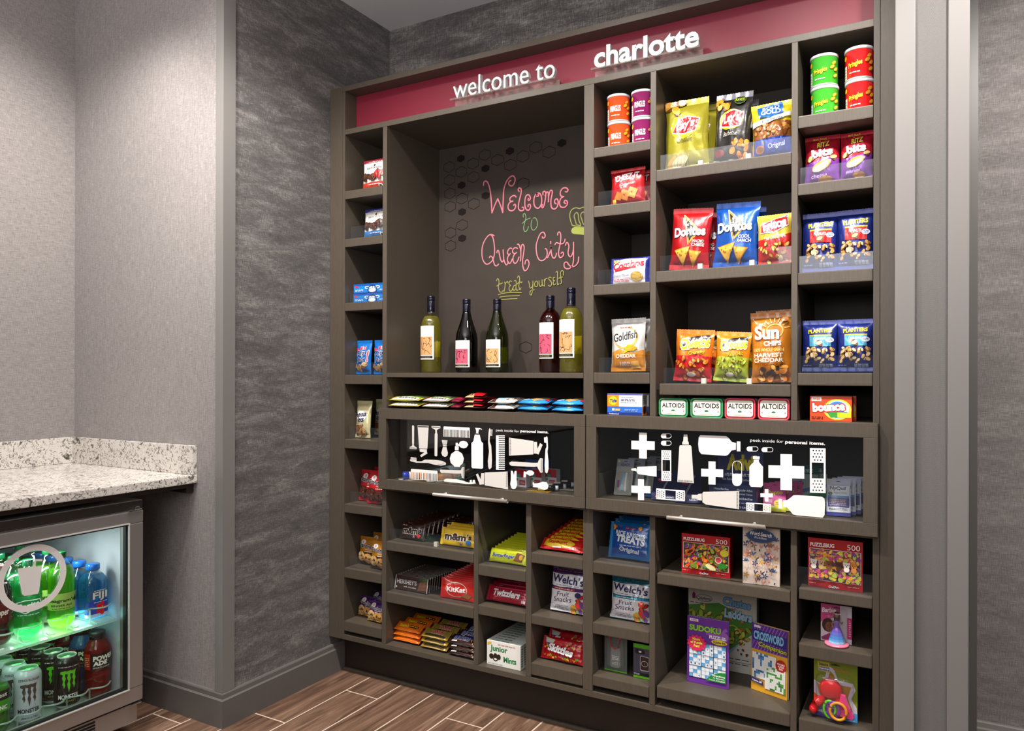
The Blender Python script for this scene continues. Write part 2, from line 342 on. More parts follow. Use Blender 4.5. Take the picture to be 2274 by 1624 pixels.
for x0,x1 in ((D1[1],D2[0]),(D2[1],-.140)):
    U('drawer_top_panel','laminate',x0,YF,1.034,x1,YK,1.0525); U('drawer_bottom_panel','laminate',x0,YF,.745,x1,YK,.765)
def shelf(x0,x1,zt,zb,gl=0,y0=None):
    U('shelf','laminate',x0+.0008,(y0 or YF-.001),zb,x1-.0008,YK-.001,zt,.003)
    if gl: U('acrylic_lip','acrylic',x0+gl,YF+.012,zt+.0005,x1-.001,YF+.0145,zt+.048,0)
C1=(-1.992,D1[0]); C2=(D1[1],D2[0]); C3=(D2[1],D3[0]); C4=(D3[1],D4[0]); C5=(D4[1],-.140)
for zt,zb,g in ((1.891,1.859,0),(1.705,1.673,.02),(1.457,1.425,.015),(1.177,1.142,.015),(.928,.893,.015),(.677,.643,.02),(.428,.391,.015),(.222,.184,0)): shelf(*C1,zt,zb,g)
for zt,zb,g in ((1.904,1.873,0),(1.718,1.683,.01),(1.467,1.434,.01),(1.1875,1.153,.015)): shelf(*C3,zt,zb,g); 
for zt,zb,g in ((1.806,1.772,.01),(1.497,1.463,.01)): shelf(*C4,zt,zb,g)
shelf(C4[0]+.012,C4[1],1.154,1.12,.01)
for zt,zb,g in ((1.902,1.868,0),(1.713,1.681,.005),(1.466,1.432,.003),(1.187,1.152,.003)): shelf(*C5,zt,zb,g)
U('shelf','laminate',*(C2[0]+.0008,YF,1.169,C2[1]-.0008,YK-.001,1.1865),.002)
for c_,rows in (((D1[1],-1.396),((.5545,.521,.008),(.365,.327,.008))),((-1.378,-1.189),((.520,.483,.008),(.379,.346,0))),((-1.169,D2[0]),((.586,.552,0),(.379,.348,0),(.218,.178,0))),
    (C3,((.585,.548,.015),(.390,.354,0),(.221,.188,0))),((C4[0]+.006,C4[1]),((.575,.543,0),(.231,.195,0))),((C5[0]+.005,C5[1]),((.588,.558,.0),(.434,.398,0),(.225,.188,0)))):
    for zt,zb,g in rows: shelf(*c_,zt,zb,g)
U('acrylic_lip','acrylic',C5[0]+.002,YF+.012,.5885,C5[1]-.001,YF+.0145,.645,0)
# small cream dividers clipped to the chip shelves
for zt,pxs,py in ((1.806,(1556,1662),350),(1.497,(1555,1670),588),(1.154,(1563,1664),842),(.5545,(968,),1205)):
    for q in pxs:
        p=atY(q,py,YF+.02); U('shelf_divider','shelf_clip',p.x-.007,YF+.016,zt+.0006,p.x+.007,YF+.028,zt+.017,.0008)
# chalkboard backing of the tall niche
cb=U('chalkboard','board',D1[1],YK-.006,1.187,D2[0],YK-.0002,2.1105,0)
# drawers
YD=2.178
def to_un(o): return o
def drawer(x0,x1,wx0,wx1,h0,h1,hz):
    L=un.location
    b=MB(); z0,z1,q0,q1=.754,1.0535,.790,1.015
    for a in ((x0,YD,q1,x1,2.1985,z1),(x0,YD,z0,x1,2.1985,q0),(x0,YD,q0,wx0,2.1985,q1),(wx1,YD,q0,x1,2.1985,q1)): b.box(a[0]-L.x,a[1]-L.y,a[2]-L.z,a[3]-L.x,a[4]-L.y,a[5]-L.z,bev=.0012)
    d=b.build('drawer','laminate',un)
    def sub(name,mat,a,bev=0): return MB().box(a[0]-L.x,a[1]-L.y,a[2]-L.z,a[3]-L.x,a[4]-L.y,a[5]-L.z,bev=bev).build(name,mat,d)
    sub('glass_pane','drawer_glass',(wx0+.0005,2.1885,q0+.0005,wx1-.0005,2.1915,q1-.0005))
    h=MB(); yy=YD-.028
    h.tube([(h0-L.x,yy-L.y,hz-L.z),(h1-L.x,yy-L.y,hz-L.z)],.006,12)
    for hx in (h0+.035,h1-.035): h.tube([(hx-L.x,yy-L.y,hz-L.z),(hx-L.x,YD-L.y,hz-L.z)],.005,10)
    h.build('handle','nickel',d,True)
    t=MB(); t.box(x0+.023-L.x,2.2-L.y,.772-L.z,x1-.025-L.x,2.50-L.y,.784-L.z); t.box(x0+.016-L.x,2.2-L.y,.766-L.z,x0+.022-L.x,2.50-L.y,.86-L.z); t.box(x1-.024-L.x,2.2-L.y,.766-L.z,x1-.018-L.x,2.50-L.y,.86-L.z)
    t.build('tray','laminate',d)
    return d
hz1=atY(962,1098,YD-.028).z
dr1=drawer(-1.8045,-.9645,-1.770,-1.003,atY(962,1098,YD-.028).x,atY(1127,1110,YD-.028).x,hz1)
dr2=drawer(-.961,-.1265,-.9265,-.1615,atY(1481,1147,YD-.028).x,atY(1700,1172,YD-.028).x,hz1)
# ================================================================ PRINTING HELPERS
def split(T,L,out):
    st=list(T); L2=L*L
    while st:
        a,b,c=st.pop()
        d=((a[0]-b[0])**2+(a[1]-b[1])**2,(b[0]-c[0])**2+(b[1]-c[1])**2,(c[0]-a[0])**2+(c[1]-a[1])**2); k=d.index(max(d))
        if d[k]<=L2: out.append((a,b,c)); continue
        if k==1: a,b,c=b,c,a
        elif k==2: a,b,c=c,a,b
        m=((a[0]+b[0])/2,(a[1]+b[1])/2); st.append((a,m,c)); st.append((m,b,c))
    return out
def tess(loops):
    pts=[p for l in loops for p in l]; return [[pts[i] for i in t] for t in tessellate_polygon([[Vector((x,y,0)) for x,y in l] for l in loops])]
def ellpts(cx,cy,rx,ry,n=20,rot=0,a0=0,a1=2*math.pi):
    o=[]; full=abs(a1-a0-2*math.pi)<1e-6
    for i in range(n if full else n+1):
        a=a0+(a1-a0)*i/n; x=rx*math.cos(a); y=ry*math.sin(a); o.append((cx+x*math.cos(rot)-y*math.sin(rot),cy+x*math.sin(rot)+y*math.cos(rot)))
    return o
def smooth_line(pts,k=5):
    if len(pts)<3: return pts
    P=[pts[0]]+list(pts)+[pts[-1]]; o=[]
    for i in range(1,len(P)-2):
        p0,p1,p2,p3=P[i-1:i+3]
        for j in range(k):
            t=j/k; o.append(tuple(.5*((2*p1[q])+(-p0[q]+p2[q])*t+(2*p0[q]-5*p1[q]+4*p2[q]-p3[q])*t*t+(-p0[q]+3*p1[q]-3*p2[q]+p3[q])*t**3) for q in (0,1)))
    return o+[tuple(pts[-1])]
def ribbon(pts,w):
    T=[]; L=[]; n=len(pts)
    for i,p in enumerate(pts):
        a=pts[max(i-1,0)]; b=pts[min(i+1,n-1)]; dx,dy=b[0]-a[0],b[1]-a[1]; q=math.hypot(dx,dy) or 1; nx,ny=-dy/q*w/2,dx/q*w/2
        L.append(((p[0]+nx,p[1]+ny),(p[0]-nx,p[1]-ny)))
    for a,b in zip(L,L[1:]): T+= [(a[0],a[1],b[0]),(a[1],b[1],b[0])]
    if math.hypot(pts[0][0]-pts[-1][0],pts[0][1]-pts[-1][1])>w*.2:
        for p,q in ((pts[0],pts[1]),(pts[-1],pts[-2])):
            a=math.atan2(p[1]-q[1],p[0]-q[0]); e=ellpts(p[0],p[1],w/2,w/2,4,0,a-math.pi/2,a+math.pi/2); T+=[(p,e[i],e[i+1]) for i in range(4)]
    return T
class Pr:
    """flat print laid on a surface: fn(u,v,off)->xyz, u,v in metres; drawing calls take 0..1 across and up the face"""
    def __init__(s,fn,w,h,L=9,base=.0005,step=.00016): s.fn=fn;s.w=w;s.h=h;s.L=L;s.off=base;s.st=step;s.V=[];s.F=[];s.C=[]; s.cl=(w!=1)
    def T(s,T,col,metres=False):
        s.off+=s.st; c=lin(col); w,h=(1,1) if metres else (s.w,s.h); idx={}
        for t in split([[(p[0]*w,p[1]*h) for p in t] for t in T],s.L,[]):
            f=[]
            for p in t:
                if s.cl: p=(min(max(p[0],0),s.w),min(max(p[1],.0004),s.h))
                k=(round(p[0],6),round(p[1],6))
                if k not in idx: idx[k]=len(s.V); s.V.append(tuple(s.fn(p[0],p[1],s.off)))
                f.append(idx[k])
            if len(set(f))==3: s.F.append(tuple(f)); s.C.append(c)
        return s
    def rect(s,x0,y0,x1,y1,c): return s.T([((x0,y0),(x1,y0),(x1,y1)),((x0,y0),(x1,y1),(x0,y1))],c)
    def poly(s,p,c): return s.T(tess([p]),c)
    def ell(s,cx,cy,rx,ry,c,rot=0,n=22):
        """radii as parts of the width"""
        P=ellpts(0,0,rx*s.w,ry*s.w,n,rot); P=[(cx*s.w+x,cy*s.h+y) for x,y in P]; m=(cx*s.w,cy*s.h)
        return s.T([(m,P[i],P[(i+1)%n]) for i in range(n)],c,True)
    def ring(s,cx,cy,rx,ry,t,c,rot=0,n=28):
        P=ellpts(0,0,rx*s.w,ry*s.w,n,rot); P=[(cx*s.w+x,cy*s.h+y) for x,y in P]; return s.T(ribbon(P+[P[0]],t*s.w),c,True)
    def txt(s,t,x0,y0,x1,y1,c,bold=0,shear=0,rot=0,arc=0,out=None,ow=.035):
        a=(x0*s.w,y0*s.h,x1*s.w,y1*s.h); r=math.radians(rot)
        if out: s.T(fit_text(t,*a,bold,shear,r,arc*s.h,ow),out,True)
        return s.T(fit_text(t,*a,bold,shear,r,arc*s.h),c,True)
    def line(s,p,w,c,k=5):
        P=[(x*s.w,y*s.h) for x,y in (smooth_line(p,k) if k else p)]; return s.T(ribbon(P,w*s.w),c,True)
    def lines(s,x0,y0,x1,y1,n,c,rnd=0):
        """rows of unreadably small print"""
        T=[]; R=random.Random(n+int(x0*100)); dy=(y1-y0)/n
        for i in range(n):
            x=x0
            while x<x1-.01:
                q=min(x1,x+R.uniform(.04,.11)); a=y0+i*dy+dy*.2; b=a+dy*.5; T+=[((x,a),(q,a),(q,b)),((x,a),(q,b),(x,b))]; x=q+.02
        return s.T(T,c)
    def food(s,kind,cx,cy,r,seed=0):
        R=random.Random(seed*7+int(cx*100)); 
        if kind=='cookie':
            s.ell(cx,cy,r,r*.95,'#8a5a2c').ell(cx-.02*r,cy+.02*r,r*.93,r*.88,R.choice(['#d9a866','#cf9b58','#e0b577']))
            for i in range(9):
                a=R.uniform(0,6.3); q=R.uniform(.1,.75)*r; s.ell(cx+q*math.cos(a),cy+q*math.sin(a)*s.w/s.h,r*.13,r*.1,'#4a2a18',R.uniform(0,3),7)
        elif kind=='choc':
            s.ell(cx,cy,r,r*.95,'#2a1410').ell(cx,cy,r*.9,r*.85,'#5a3024')
            for i in range(8):
                a=R.uniform(0,6.3); q=R.uniform(.1,.75)*r; s.ell(cx+q*math.cos(a),cy+q*math.sin(a)*s.w/s.h,r*.15,r*.1,R.choice(['#2b1511','#8d5c4b']),R.uniform(0,3),7)
        else:
            cols={'nut':['#d8a860','#e8c080','#c89048'],'cashew':['#e3c48e','#efd9ae','#d2ab6b'],'chip':['#e8b64a','#d99a2e','#f2cd6b'],'puff':['#e8862a','#f29d3c','#d66a1c'],'orange':['#e9932f','#d97a1f','#f2ac4a'],'green':['#a8b63a','#8ba22c','#c7cf5c'],'red':['#c9202a','#e0403c','#a3141f'],'brown':['#4a2d1e','#5d3a28','#35201a'],'pretz':['#a5652b','#c98a45','#7d451b'],'fruit':['#d23a3f','#7d4aa0','#e8a03a','#9fbf45'],'candy':['#e83a2c','#f2c31c','#4aa83c','#7a3f9c','#f08020'],'white':['#f0ece4','#ddd6ca'],'flower':['#d8487f','#e9d34a','#b5c94a','#f0a03c','#8a3f8f']}[kind]
            c=R.choice(cols); s.ell(cx,cy,r,r*R.uniform(.5,.75),'#6b3f1c' if kind not in('candy','white','flower','fruit','brown') else R.choice(cols),R.uniform(0,3),11).ell(cx,cy+.003,r*.86,r*R.uniform(.4,.6),c,R.uniform(0,3),11)
        return s
    def pile(s,kind,x0,y0,x1,y1,n,r,seed=1):
        R=random.Random(seed)
        for i in range(n): s.food(kind,R.uniform(x0,x1),R.uniform(y0,y1),r*R.uniform(.8,1.2),seed*31+i); s.off-=s.st*1.6
        s.off+=s.st*2; return s
    def build(s,name,mat,parent,smooth=True):
        return mesh_obj(name,s.V,s.F,mat,parent,s.C,smooth) if s.F else None
# ---------------------------------------------------------------- writing and drawings on the chalkboard
L=un.location; YBD=YK-.0062
def chalk(name,strokes,ox,oy,sc,wd,col,mat='matte'):
    def fn(u,v,off): return (u-L.x,YBD-off-L.y,v-L.z)
    p=Pr(fn,1,1,9,.0004,.00012)
    for st in strokes:
        W=[]
        for (x,y) in smooth_line(st,6): q=atY(ox+x/sc,oy+y/sc,YBD); W.append((q.x,q.z))
        p.T(ribbon(W,wd),col,True)
    return p.build(name,mat,cb,False)
pink='#cf7484'
chalk('chalk_writing',[[(740,790),(745,745),(775,730),(805,760),(835,860),(850,1000),(862,1190)],[(862,1190),(900,1085),(945,985)],[(945,985),(985,1080),(1018,1185)],[(1018,1185),(1025,1000),(1035,850),(1070,740),(1120,675),(1165,655),(1195,690),(1190,745),(1165,790),(1135,800),(1105,775),(1110,740),(1135,722)],
[(1210,960),(1190,940),(1150,950),(1120,985),(1130,1020),(1165,1020)],[(1165,1020),(1120,1040),(1095,1090),(1105,1140),(1145,1160),(1185,1140),(1205,1095),(1195,1065),(1175,1080)],
[(1255,880),(1240,855),(1255,830),(1285,850),(1280,920),(1260,1000),(1245,1080),(1250,1135),(1285,1160),(1320,1145),(1320,1115),(1300,1110)],
[(1390,980),(1385,1005),(1405,1005),(1418,975),(1395,930),(1360,940),(1340,1000),(1340,1090),(1365,1145),(1400,1145),(1420,1100),(1410,1068),(1385,1075),(1385,1100)],
[(1510,950),(1535,945),(1520,915),(1490,930),(1468,1000),(1475,1080),(1510,1120),(1550,1110),(1580,1040),(1575,950),(1545,905),(1505,915)],
[(1600,930),(1600,890),(1625,880),(1640,910),(1635,980),(1620,1060),(1600,1115),(1582,1100),(1590,1070)],[(1632,940),(1655,890),(1675,900),(1680,950),(1678,1030)],[(1680,960),(1700,880),(1725,865),(1735,900),(1715,1010),(1720,1100),(1755,1135),(1800,1110),(1820,1040),(1805,990),(1775,1000),(1768,1040),(1790,1060)],
[(1925,885),(1950,885),(1960,855),(1930,828),(1880,840),(1850,895),(1860,945),(1900,955)],[(1900,955),(1860,980),(1840,1040),(1855,1100),(1910,1110),(1950,1070),(1950,1025),(1920,1010),(1905,1040),(1930,1055)]],960,290,6.497,.0052,pink)
chalk('chalk_writing',[[(830,165),(825,130),(845,105),(865,130),(870,180),(850,260),(835,330),(840,385),(865,400),(895,375),(912,320)],[(815,268),(870,215),(940,180)],[(985,190),(960,250),(958,330),(990,380),(1035,350),(1060,280),(1045,200),(1010,175),(980,200)]],1050,460,7.38,.0032,'#6f9163')
chalk('chalk_writing',[[(350,470),(310,452),(260,465),(200,540),(160,640),(150,760),(165,860),(205,925),(250,935),(310,890),(345,820),(358,720),(350,600),(330,500),(305,465)],[(272,828),(290,805),(320,825),(340,890),(360,950),(390,965),(425,935)],
[(395,750),(405,715),(425,720),(440,790),(460,870),(485,900),(510,860)],[(497,700),(503,780),(510,860),(535,930),(560,945),(585,900)],[(640,680),(610,675),(580,710),(570,755),(600,790)],[(615,765),(580,810),(570,870),(590,920),(620,915),(650,850)],
[(735,680),(700,665),(665,690),(655,740),(690,765),(720,745)],[(690,770),(665,820),(665,890),(695,925),(730,895),(760,820)],[(735,610),(760,620),(785,700),(790,780),(785,885)],[(790,740),(800,640),(825,615),(845,660),(835,760),(820,870),(825,980),(855,1045),(900,1010),(925,930),(905,870),(870,880),(858,935)],
[(1145,490),(1145,505),(1175,505),(1190,465),(1160,415),(1110,440),(1065,540),(1042,640),(1050,760),(1080,850),(1130,880),(1190,850),(1222,780),(1215,700),(1190,685)],[(1230,830),(1265,750),(1285,680),(1285,650),(1290,750),(1310,820),(1340,840),(1365,800),(1375,760)],[(1280,565),(1282,600)],
[(1395,460),(1400,425),(1425,412),(1445,460),(1440,580),(1415,700),(1410,780),(1435,830),(1475,810),(1490,770),(1475,740),(1450,760)],[(1350,620),(1375,585),(1420,600),(1480,600),(1510,560),(1515,530)],
[(1525,630),(1535,590),(1560,590),(1580,650),(1565,740),(1580,800),(1610,815),(1640,760),(1655,680),(1655,580)],[(1655,660),(1655,850),(1640,950),(1600,1000),(1550,1015),(1505,985),(1505,920),(1545,905),(1580,950),(1625,980),(1690,960),(1730,900),(1740,820)]],1050,460,7.38,.0046,'#cf7c88')
chalk('chalk_writing',[[(390,1210),(405,1175),(425,1190),(430,1240),(420,1320),(440,1385),(475,1395),(500,1365)],[(395,1295),(440,1265),(490,1245)],[(525,1230),(530,1290),(515,1385)],[(528,1270),(550,1235),(575,1225),(580,1245)],[(640,1220),(610,1215),(595,1260),(620,1285)],[(615,1290),(595,1330),(610,1375),(640,1370),(655,1330)],
[(680,1215),(705,1205),(715,1250),(710,1320),(725,1370),(745,1355)],[(710,1280),(680,1290),(660,1340),(680,1370),(705,1340)],[(735,1160),(750,1130),(768,1150),(768,1220),(758,1290),(770,1350),(785,1345),(790,1325)],[(735,1260),(770,1225),(800,1245),(810,1225)],
[(420,1438),(520,1412),(650,1400),(800,1403)],[(445,1478),(560,1462),(770,1453)],[(470,1520),(600,1508),(730,1502)],
[(915,1215),(930,1260),(935,1310),(955,1330),(985,1290),(990,1215)],[(990,1260),(985,1340),(975,1410),(960,1445),(940,1420),(955,1370),(1010,1360)],[(1030,1230),(1015,1270),(1030,1305),(1060,1300),(1070,1250),(1050,1215),(1030,1230)],[(1090,1210),(1095,1270),(1115,1305),(1140,1270),(1140,1195)],[(1140,1230),(1150,1290),(1165,1290)],
[(1175,1185),(1185,1250),(1180,1300)],[(1180,1230),(1200,1180),(1225,1170)],[(1290,1165),(1265,1150),(1250,1180),(1280,1215),(1300,1255),(1275,1300),(1245,1285)],[(1350,1155),(1325,1160),(1325,1200),(1345,1210)],[(1345,1210),(1325,1240),(1335,1280),(1365,1260)],[(1370,1070),(1390,1055),(1395,1120),(1390,1220),(1400,1280),(1415,1260)],[(1490,1120),(1490,1060),(1465,1045),(1445,1080),(1450,1160),(1460,1240),(1440,1260)],[(1415,1170),(1450,1155),(1480,1150)]],1050,460,7.38,.0034,'#8f8c4a')
chalk('chalk_drawing',[[(1630,300),(1605,230),(1590,150),(1600,80),(1640,30),(1700,12),(1750,25),(1800,5),(1850,12)],[(1630,300),(1720,318),(1840,337)],[(1700,290),(1680,220),(1662,150),(1680,105),(1710,92),(1730,130),(1740,220),(1770,300),(1700,290)],[(1850,300),(1815,280),(1785,200),(1770,130),(1800,85),(1840,90)]],1050,460,7.38,.0038,'#8d8f4e')
chalk('chalk_drawing',[[(1665,385),(1740,390),(1850,398)]],1050,460,7.38,.0265,'#9aa24e')
def hexa(px,py,solid):
    q=atY(px,py,YBD); rx,rz=(.0185,.0155) if solid else (.0262,.0225)
    if q.x+rx>D2[0]: return
    P=[(q.x+rx*a,q.z+rz*b) for a,b in ((0,1),(1,.5),(1,-.5),(0,-1),(-1,-.5),(-1,.5))]
    fn=lambda u,v,off:(u-L.x,YBD-off-L.y,v-L.z)
    p=Pr(fn,1,1,9,.0004,.0001)
    if solid: p.T(tess([P]),'#17100f',True)
    else: p.T(ribbon(P+[P[0]],.0022),'#17100f',True)
    p.build('hexagon','matte',cb,False)
for x,y in ((243,528),(418,598),(588,478),(248,716),(594,672),(760,352),(940,425),(1125,498),(1307,372),(1493,242),(1685,312),(1310,767),(255,908),(427,982),(600,1058),(258,1098)): hexa(960+x/6.497,290+y/6.497,0)
for x,y in ((828,748),(505,965),(505,1325)): hexa(960+x/12.49,440+y/12.49,0)
hexa(920+1443/5.83,640+767/5.83,0)
for x,y in ((412,405),(1120,297),(768,548),(423,790),(770,940),(430,1175),(1870,180)): hexa(960+x/6.497,290+y/6.497,1)
hexa(960+830/12.49,440+1115/12.49,1)
# ---------------------------------------------------------------- standing letters on clear risers
def letters(s,bold,px0,px1,pyc,zb,hh,label,group,name='letter_sign'):
    Y0=2.196; xa,xb=atY(px0,pyc,Y0).x,atY(px1,pyc,Y0).x
    root=empty(name,((xa+xb)/2,Y0+.01,2.1315),label=label,cat='sign',group=group); Lr=root.location
    T=fit_text(s,xa,zb,xb,zb+hh,bold)
    key=lambda p:(round(p[0],5),round(p[1],5)); par={}
    def f(a):
        while par[a]!=a: par[a]=par[par[a]]; a=par[a]
        return a
    for t in T:
        for p in t: par.setdefault(key(p),key(p))
        for p in t[1:]: par[f(key(p))]=f(key(t[0]))
    g={}
    for t in T: g.setdefault(f(key(t[0])),[]).append(t)
    for k in sorted(g,key=lambda k:min(key(p)[0] for t in g[k] for p in t)):
        V=[];F=[];ix={};E={}
        for t in g[k]:
            q=[]
            for p in t:
                kk=key(p)
                if kk not in ix: ix[kk]=len(V)//2; V+=[(p[0]-Lr.x,Y0-Lr.y,p[1]-Lr.z),(p[0]-Lr.x,Y0+.017-Lr.y,p[1]-Lr.z)]
                q.append(ix[kk])
            if len(set(q))<3: continue
            F+=[(2*q[0],2*q[1],2*q[2]),(2*q[2]+1,2*q[1]+1,2*q[0]+1)]
            for a,b in ((q[0],q[1]),(q[1],q[2]),(q[2],q[0])): E[(a,b)]=E.get((a,b),0)+1
        for (a,b) in E:
            if (b,a) not in E: F.append((2*b,2*a,2*a+1,2*b+1))
        mesh_obj('letter',V,F,'white_acrylic',root)
    m=MB(); x0,x1=xa-.006-Lr.x,xb+.006-Lr.x; z=zb-.0006-Lr.z
    m.box(x0,-.022,z-.0025,x1,.012,z); m.box(x0,-.022,z-.0055,x1,-.0195,z-.0026)
    m.box(x0,.0125,0,x1,.015,z-.0001); m.build('riser_shelf','acrylic_edge',root)
    m=MB(); m.box(x0-.004,.0155,.0002,x1+.014,.05,.0022); m.build('riser_foot','acrylic_edge',root)
    return root
letters('welcome to',0,1006,1232,190,2.156,.068,'thin white standing letters reading welcome to on the red sign band','standing sign words')
letters('charlotte',.028,1319,1552,120,2.156,.0685,'bold white standing letters reading charlotte on the red sign band','standing sign words')
# ---------------------------------------------------------------- white vinyl pictures on the drawer glass
YV=2.1884
def vinyl(name,d,loops_list,ox,oy,sc,lines=None,txt=None,fine=None):
    fn=lambda u,v,off:(u-L.x,YV-off-L.y,v-L.z)
    p=Pr(fn,1,1,9,0,.00025)
    c=lambda x,y:(lambda q:(q.x,q.z))(atY(ox+x/sc,oy+y/sc,YV))
    for loops in loops_list:
        if loops and not isinstance(loops[0][0],(tuple,list)): loops=[loops]
        p.T(tess([[c(*q) for q in l] for l in loops]),'#d3cec9',True); p.off=0
    for pts,wd in (lines or []): p.T(ribbon([c(*q) for q in pts],wd/sc*.00155),'#d3cec9',True); p.off=0
    for (s,x0,y0,x1,y1,b,rot) in (txt or []):
        xm=(x0+x1)/2; a=(c(x0,y1)[0],c(xm,y1)[1]); bb=(c(x1,y0)[0],c(xm,y0)[1]); p.T(fit_text(s,a[0],a[1],bb[0],bb[1],b,0,rot),'#d3cec9',True); p.off=0
    if fine:
        p.off=.0003
        for pts,wd in fine: p.T(ribbon([c(*q) for q in pts],wd/sc*.00155),'#4a4a4c',True); p.off=.0003
    return p.build(name,'vinyl' if not fine else 'matte',d,False)
def teeth(x0,y0,x1,y1,n,depth,vert=False,flip=False):
    """comb outline in a box: spine plus n teeth (given in its own frame, sheared with the drawer by the caller)"""
    P=[]; 
    return P
def combh(xl,yl,xr,yr,h,spine,n):
    """comb with teeth hanging down; (xl,yl),(xr,yr) top corners"""
    f=lambda t,d:(xl+(xr-xl)*t,yl+(yr-yl)*t+d); P=[f(0,14),f(.02,0),f(.98,0),f(1,14)]; w=1/(2*n-1)
    for i in range(n):
        a=1-2*i*w; b=a-w; P+=[f(a,h),f(b,h)]
        if i<n-1: P+=[f(b,spine),f(b-w,spine)]
    return P
def combv(x0,x1,sp,yt,yb,n,sl=0):
    P=[(x0+8,yt),(x0,yt+12),(x0,yb-12),(x0+8,yb)]; H=yb-yt; w=H/(2*n-1)
    for i in range(n):
        b=yb-2*i*w; a=b-w; s=sl*(1 if 1 else 0)
        P+=[(x1,b),(x1,a)]
        if i<n-1: P+=[(sp,a),(sp,a-w)]
    return P
o1=(900,930,9.555); o2=(1080,930,9.552)
V1=lambda n,l,o=o1,**k: vinyl(n,dr1,l,*o,**k)
V1('razor_decal',[[(145,160),(165,135),(190,160),(188,520),(182,560),(200,590),(240,608),(240,648),(95,643),(95,600),(130,590),(152,560),(146,510)]],fine=[([(108,620),(225,626)],14)])
V1('tube_decal',[[(262,142),(498,152),(470,640),(293,630)],[(305,640),(460,650),(458,690),(470,740),(340,818),(315,780),(410,712),(370,716),(308,700)]],fine=[([(278,168),(488,176)],24)])
V1('razor_decal',[[(560,155),(745,162),(745,205),(715,212),(672,245),(675,310),(688,330),(680,790),(655,803),(622,790),(625,330),(640,300),(635,240),(600,215),(560,195)]],fine=[([(575,178),(732,186)],16)])
V1('comb_decal',[combh(812,165,1368,190,218,62,19)])
V1('shaving_brush_decal',[[(775,452),(897,460),(878,556),(797,552)],[(797,562),(878,566),(878,592),(797,588)],[(800,602),(876,606),(905,730),(895,785),(845,815),(790,790),(765,730)]],fine=[([(800+i*16,470),(808+i*12,540)],3) for i in range(6)])
V1('perfume_decal',[[(1070,512),(1115,515),(1115,535),(1135,545),(1160,490),(1230,472),(1300,490),(1340,550),(1300,612),(1240,632),(1170,610),(1140,575),(1115,580),(1070,575)],[(1055,585),(1135,588),(1132,675),(1052,670)],[(1062,686),(1128,690),(1205,740),(1245,850),(1220,950),(1160,1005),(1160,1028),(1040,1020),(1030,1000),(965,940),(945,850),(975,750)]])
V1('pump_bottle_decal',[[(1480,195),(1580,200),(1625,220),(1628,240),(1590,222),(1560,232),(1550,300),(1560,318),(1490,312),(1508,295),(1500,235)],[(1475,338),(1580,342),(1610,480),(1652,525),(1652,1045),(1630,1065),(1425,1052),(1405,1030),(1403,520),(1445,480)]])
V1('toothbrush_decal',[[(1780,215),(1800,200),(1805,230),(1855,235),(1845,365),(1800,360),(1790,480),(1825,580),(1840,880),(1830,1040),(1790,1080),(1762,1040),(1752,900),(1778,700),(1758,500),(1765,330)]],fine=[([(1810,245+i*9),(1848,248+i*9)],3) for i in range(11)])
V1('toothbrush_decal',[[(95,880),(115,860),(118,815),(235,828),(240,905),(340,908),(420,870),(620,875),(780,895),(865,940),(860,980),(760,998),(620,980),(480,940),(370,938),(240,935),(120,908)]],fine=[([(690,965),(760,972),(820,955)],5)]+[([(125+i*10,825),(125+i*10,878)],3) for i in range(11)])
V1('comb_decal',[combh(120,1065,685,1108,218,66,19)])
V1('razor_decal',[[(740,1082),(1100,1095),(1180,1095),(1205,1030),(1255,1028),(1252,1265),(1205,1262),(1185,1165),(1100,1168),(760,1150),(735,1115)]],fine=[([(1232,1045),(1230,1250)],12)])
V1('toothbrush_decal',[[(815,1300),(870,1275),(1090,1285),(1240,1322),(1340,1358),(1368,1355),(1372,1300),(1412,1300),(1414,1352),(1430,1352),(1432,1300),(1480,1302),(1484,1350),(1500,1375),(1400,1392),(1290,1390),(1120,1362),(940,1350),(830,1335)]])
V1('tube_decal',[[(1500,1185),(1540,1165),(1600,1290),(1610,1160),(1675,1158),(1670,1395),(1600,1400),(1580,1405)],[(1684,1142),(2172,1124),(2180,1502),(1700,1418),(1684,1400)]],fine=[([(2140,1150+i*22),(2165,1151+i*22)],7) for i in range(14)])
V1('comb_decal',[combv(205,392,262,355,1085,19)],o2)
V1('tube_decal',[[(480,402),(1000,475),(998,760),(482,785)],[(1008,492),(1075,495),(1078,560),(1088,640),(1140,518),(1195,555),(1108,762),(1060,742),(1008,740)]],o2,fine=[([(498,428+i*25),(522,428+i*25)],8) for i in range(14)])
V1('toothbrush_decal',[[(1265,395),(1280,372),(1300,400),(1310,620),(1298,700),(1318,900),(1320,1060),(1300,1145),(1280,1165),(1248,1130),(1238,1000),(1245,800),(1258,640),(1278,600),(1272,515),(1232,510),(1222,400)]],o2)
V1('razor_decal',[[(485,940),(530,910),(1020,938),(1090,935),(1115,880),(1140,842),(1195,845),(1192,1145),(1145,1145),(1110,1080),(1075,1015),(1010,1025),(540,1002),(500,985)]],o2,fine=[([(1165,865),(1165,1120)],14)])
V1('toothbrush_decal',[[(520,1105),(562,1110),(585,1200),(600,1110),(642,1112),(640,1290),(655,1400),(625,1480),(580,1495),(530,1475),(508,1390),(520,1290)]],o2)
V1('perfume_decal',[[(795,1120),(850,1130),(900,1095),(970,1100),(1020,1150),(990,1200),(920,1212),(860,1180),(845,1170),(838,1248),(788,1245)]],o2)
V1('shaving_brush_decal',[[(985,1345),(1015,1360),(1000,1375),(1080,1375),(1130,1362),(1200,1335),(1280,1350),(1320,1420),(1300,1490),(1240,1515),(1160,1490),(1110,1465),(985,1450),(1000,1420),(985,1400)]],o2)
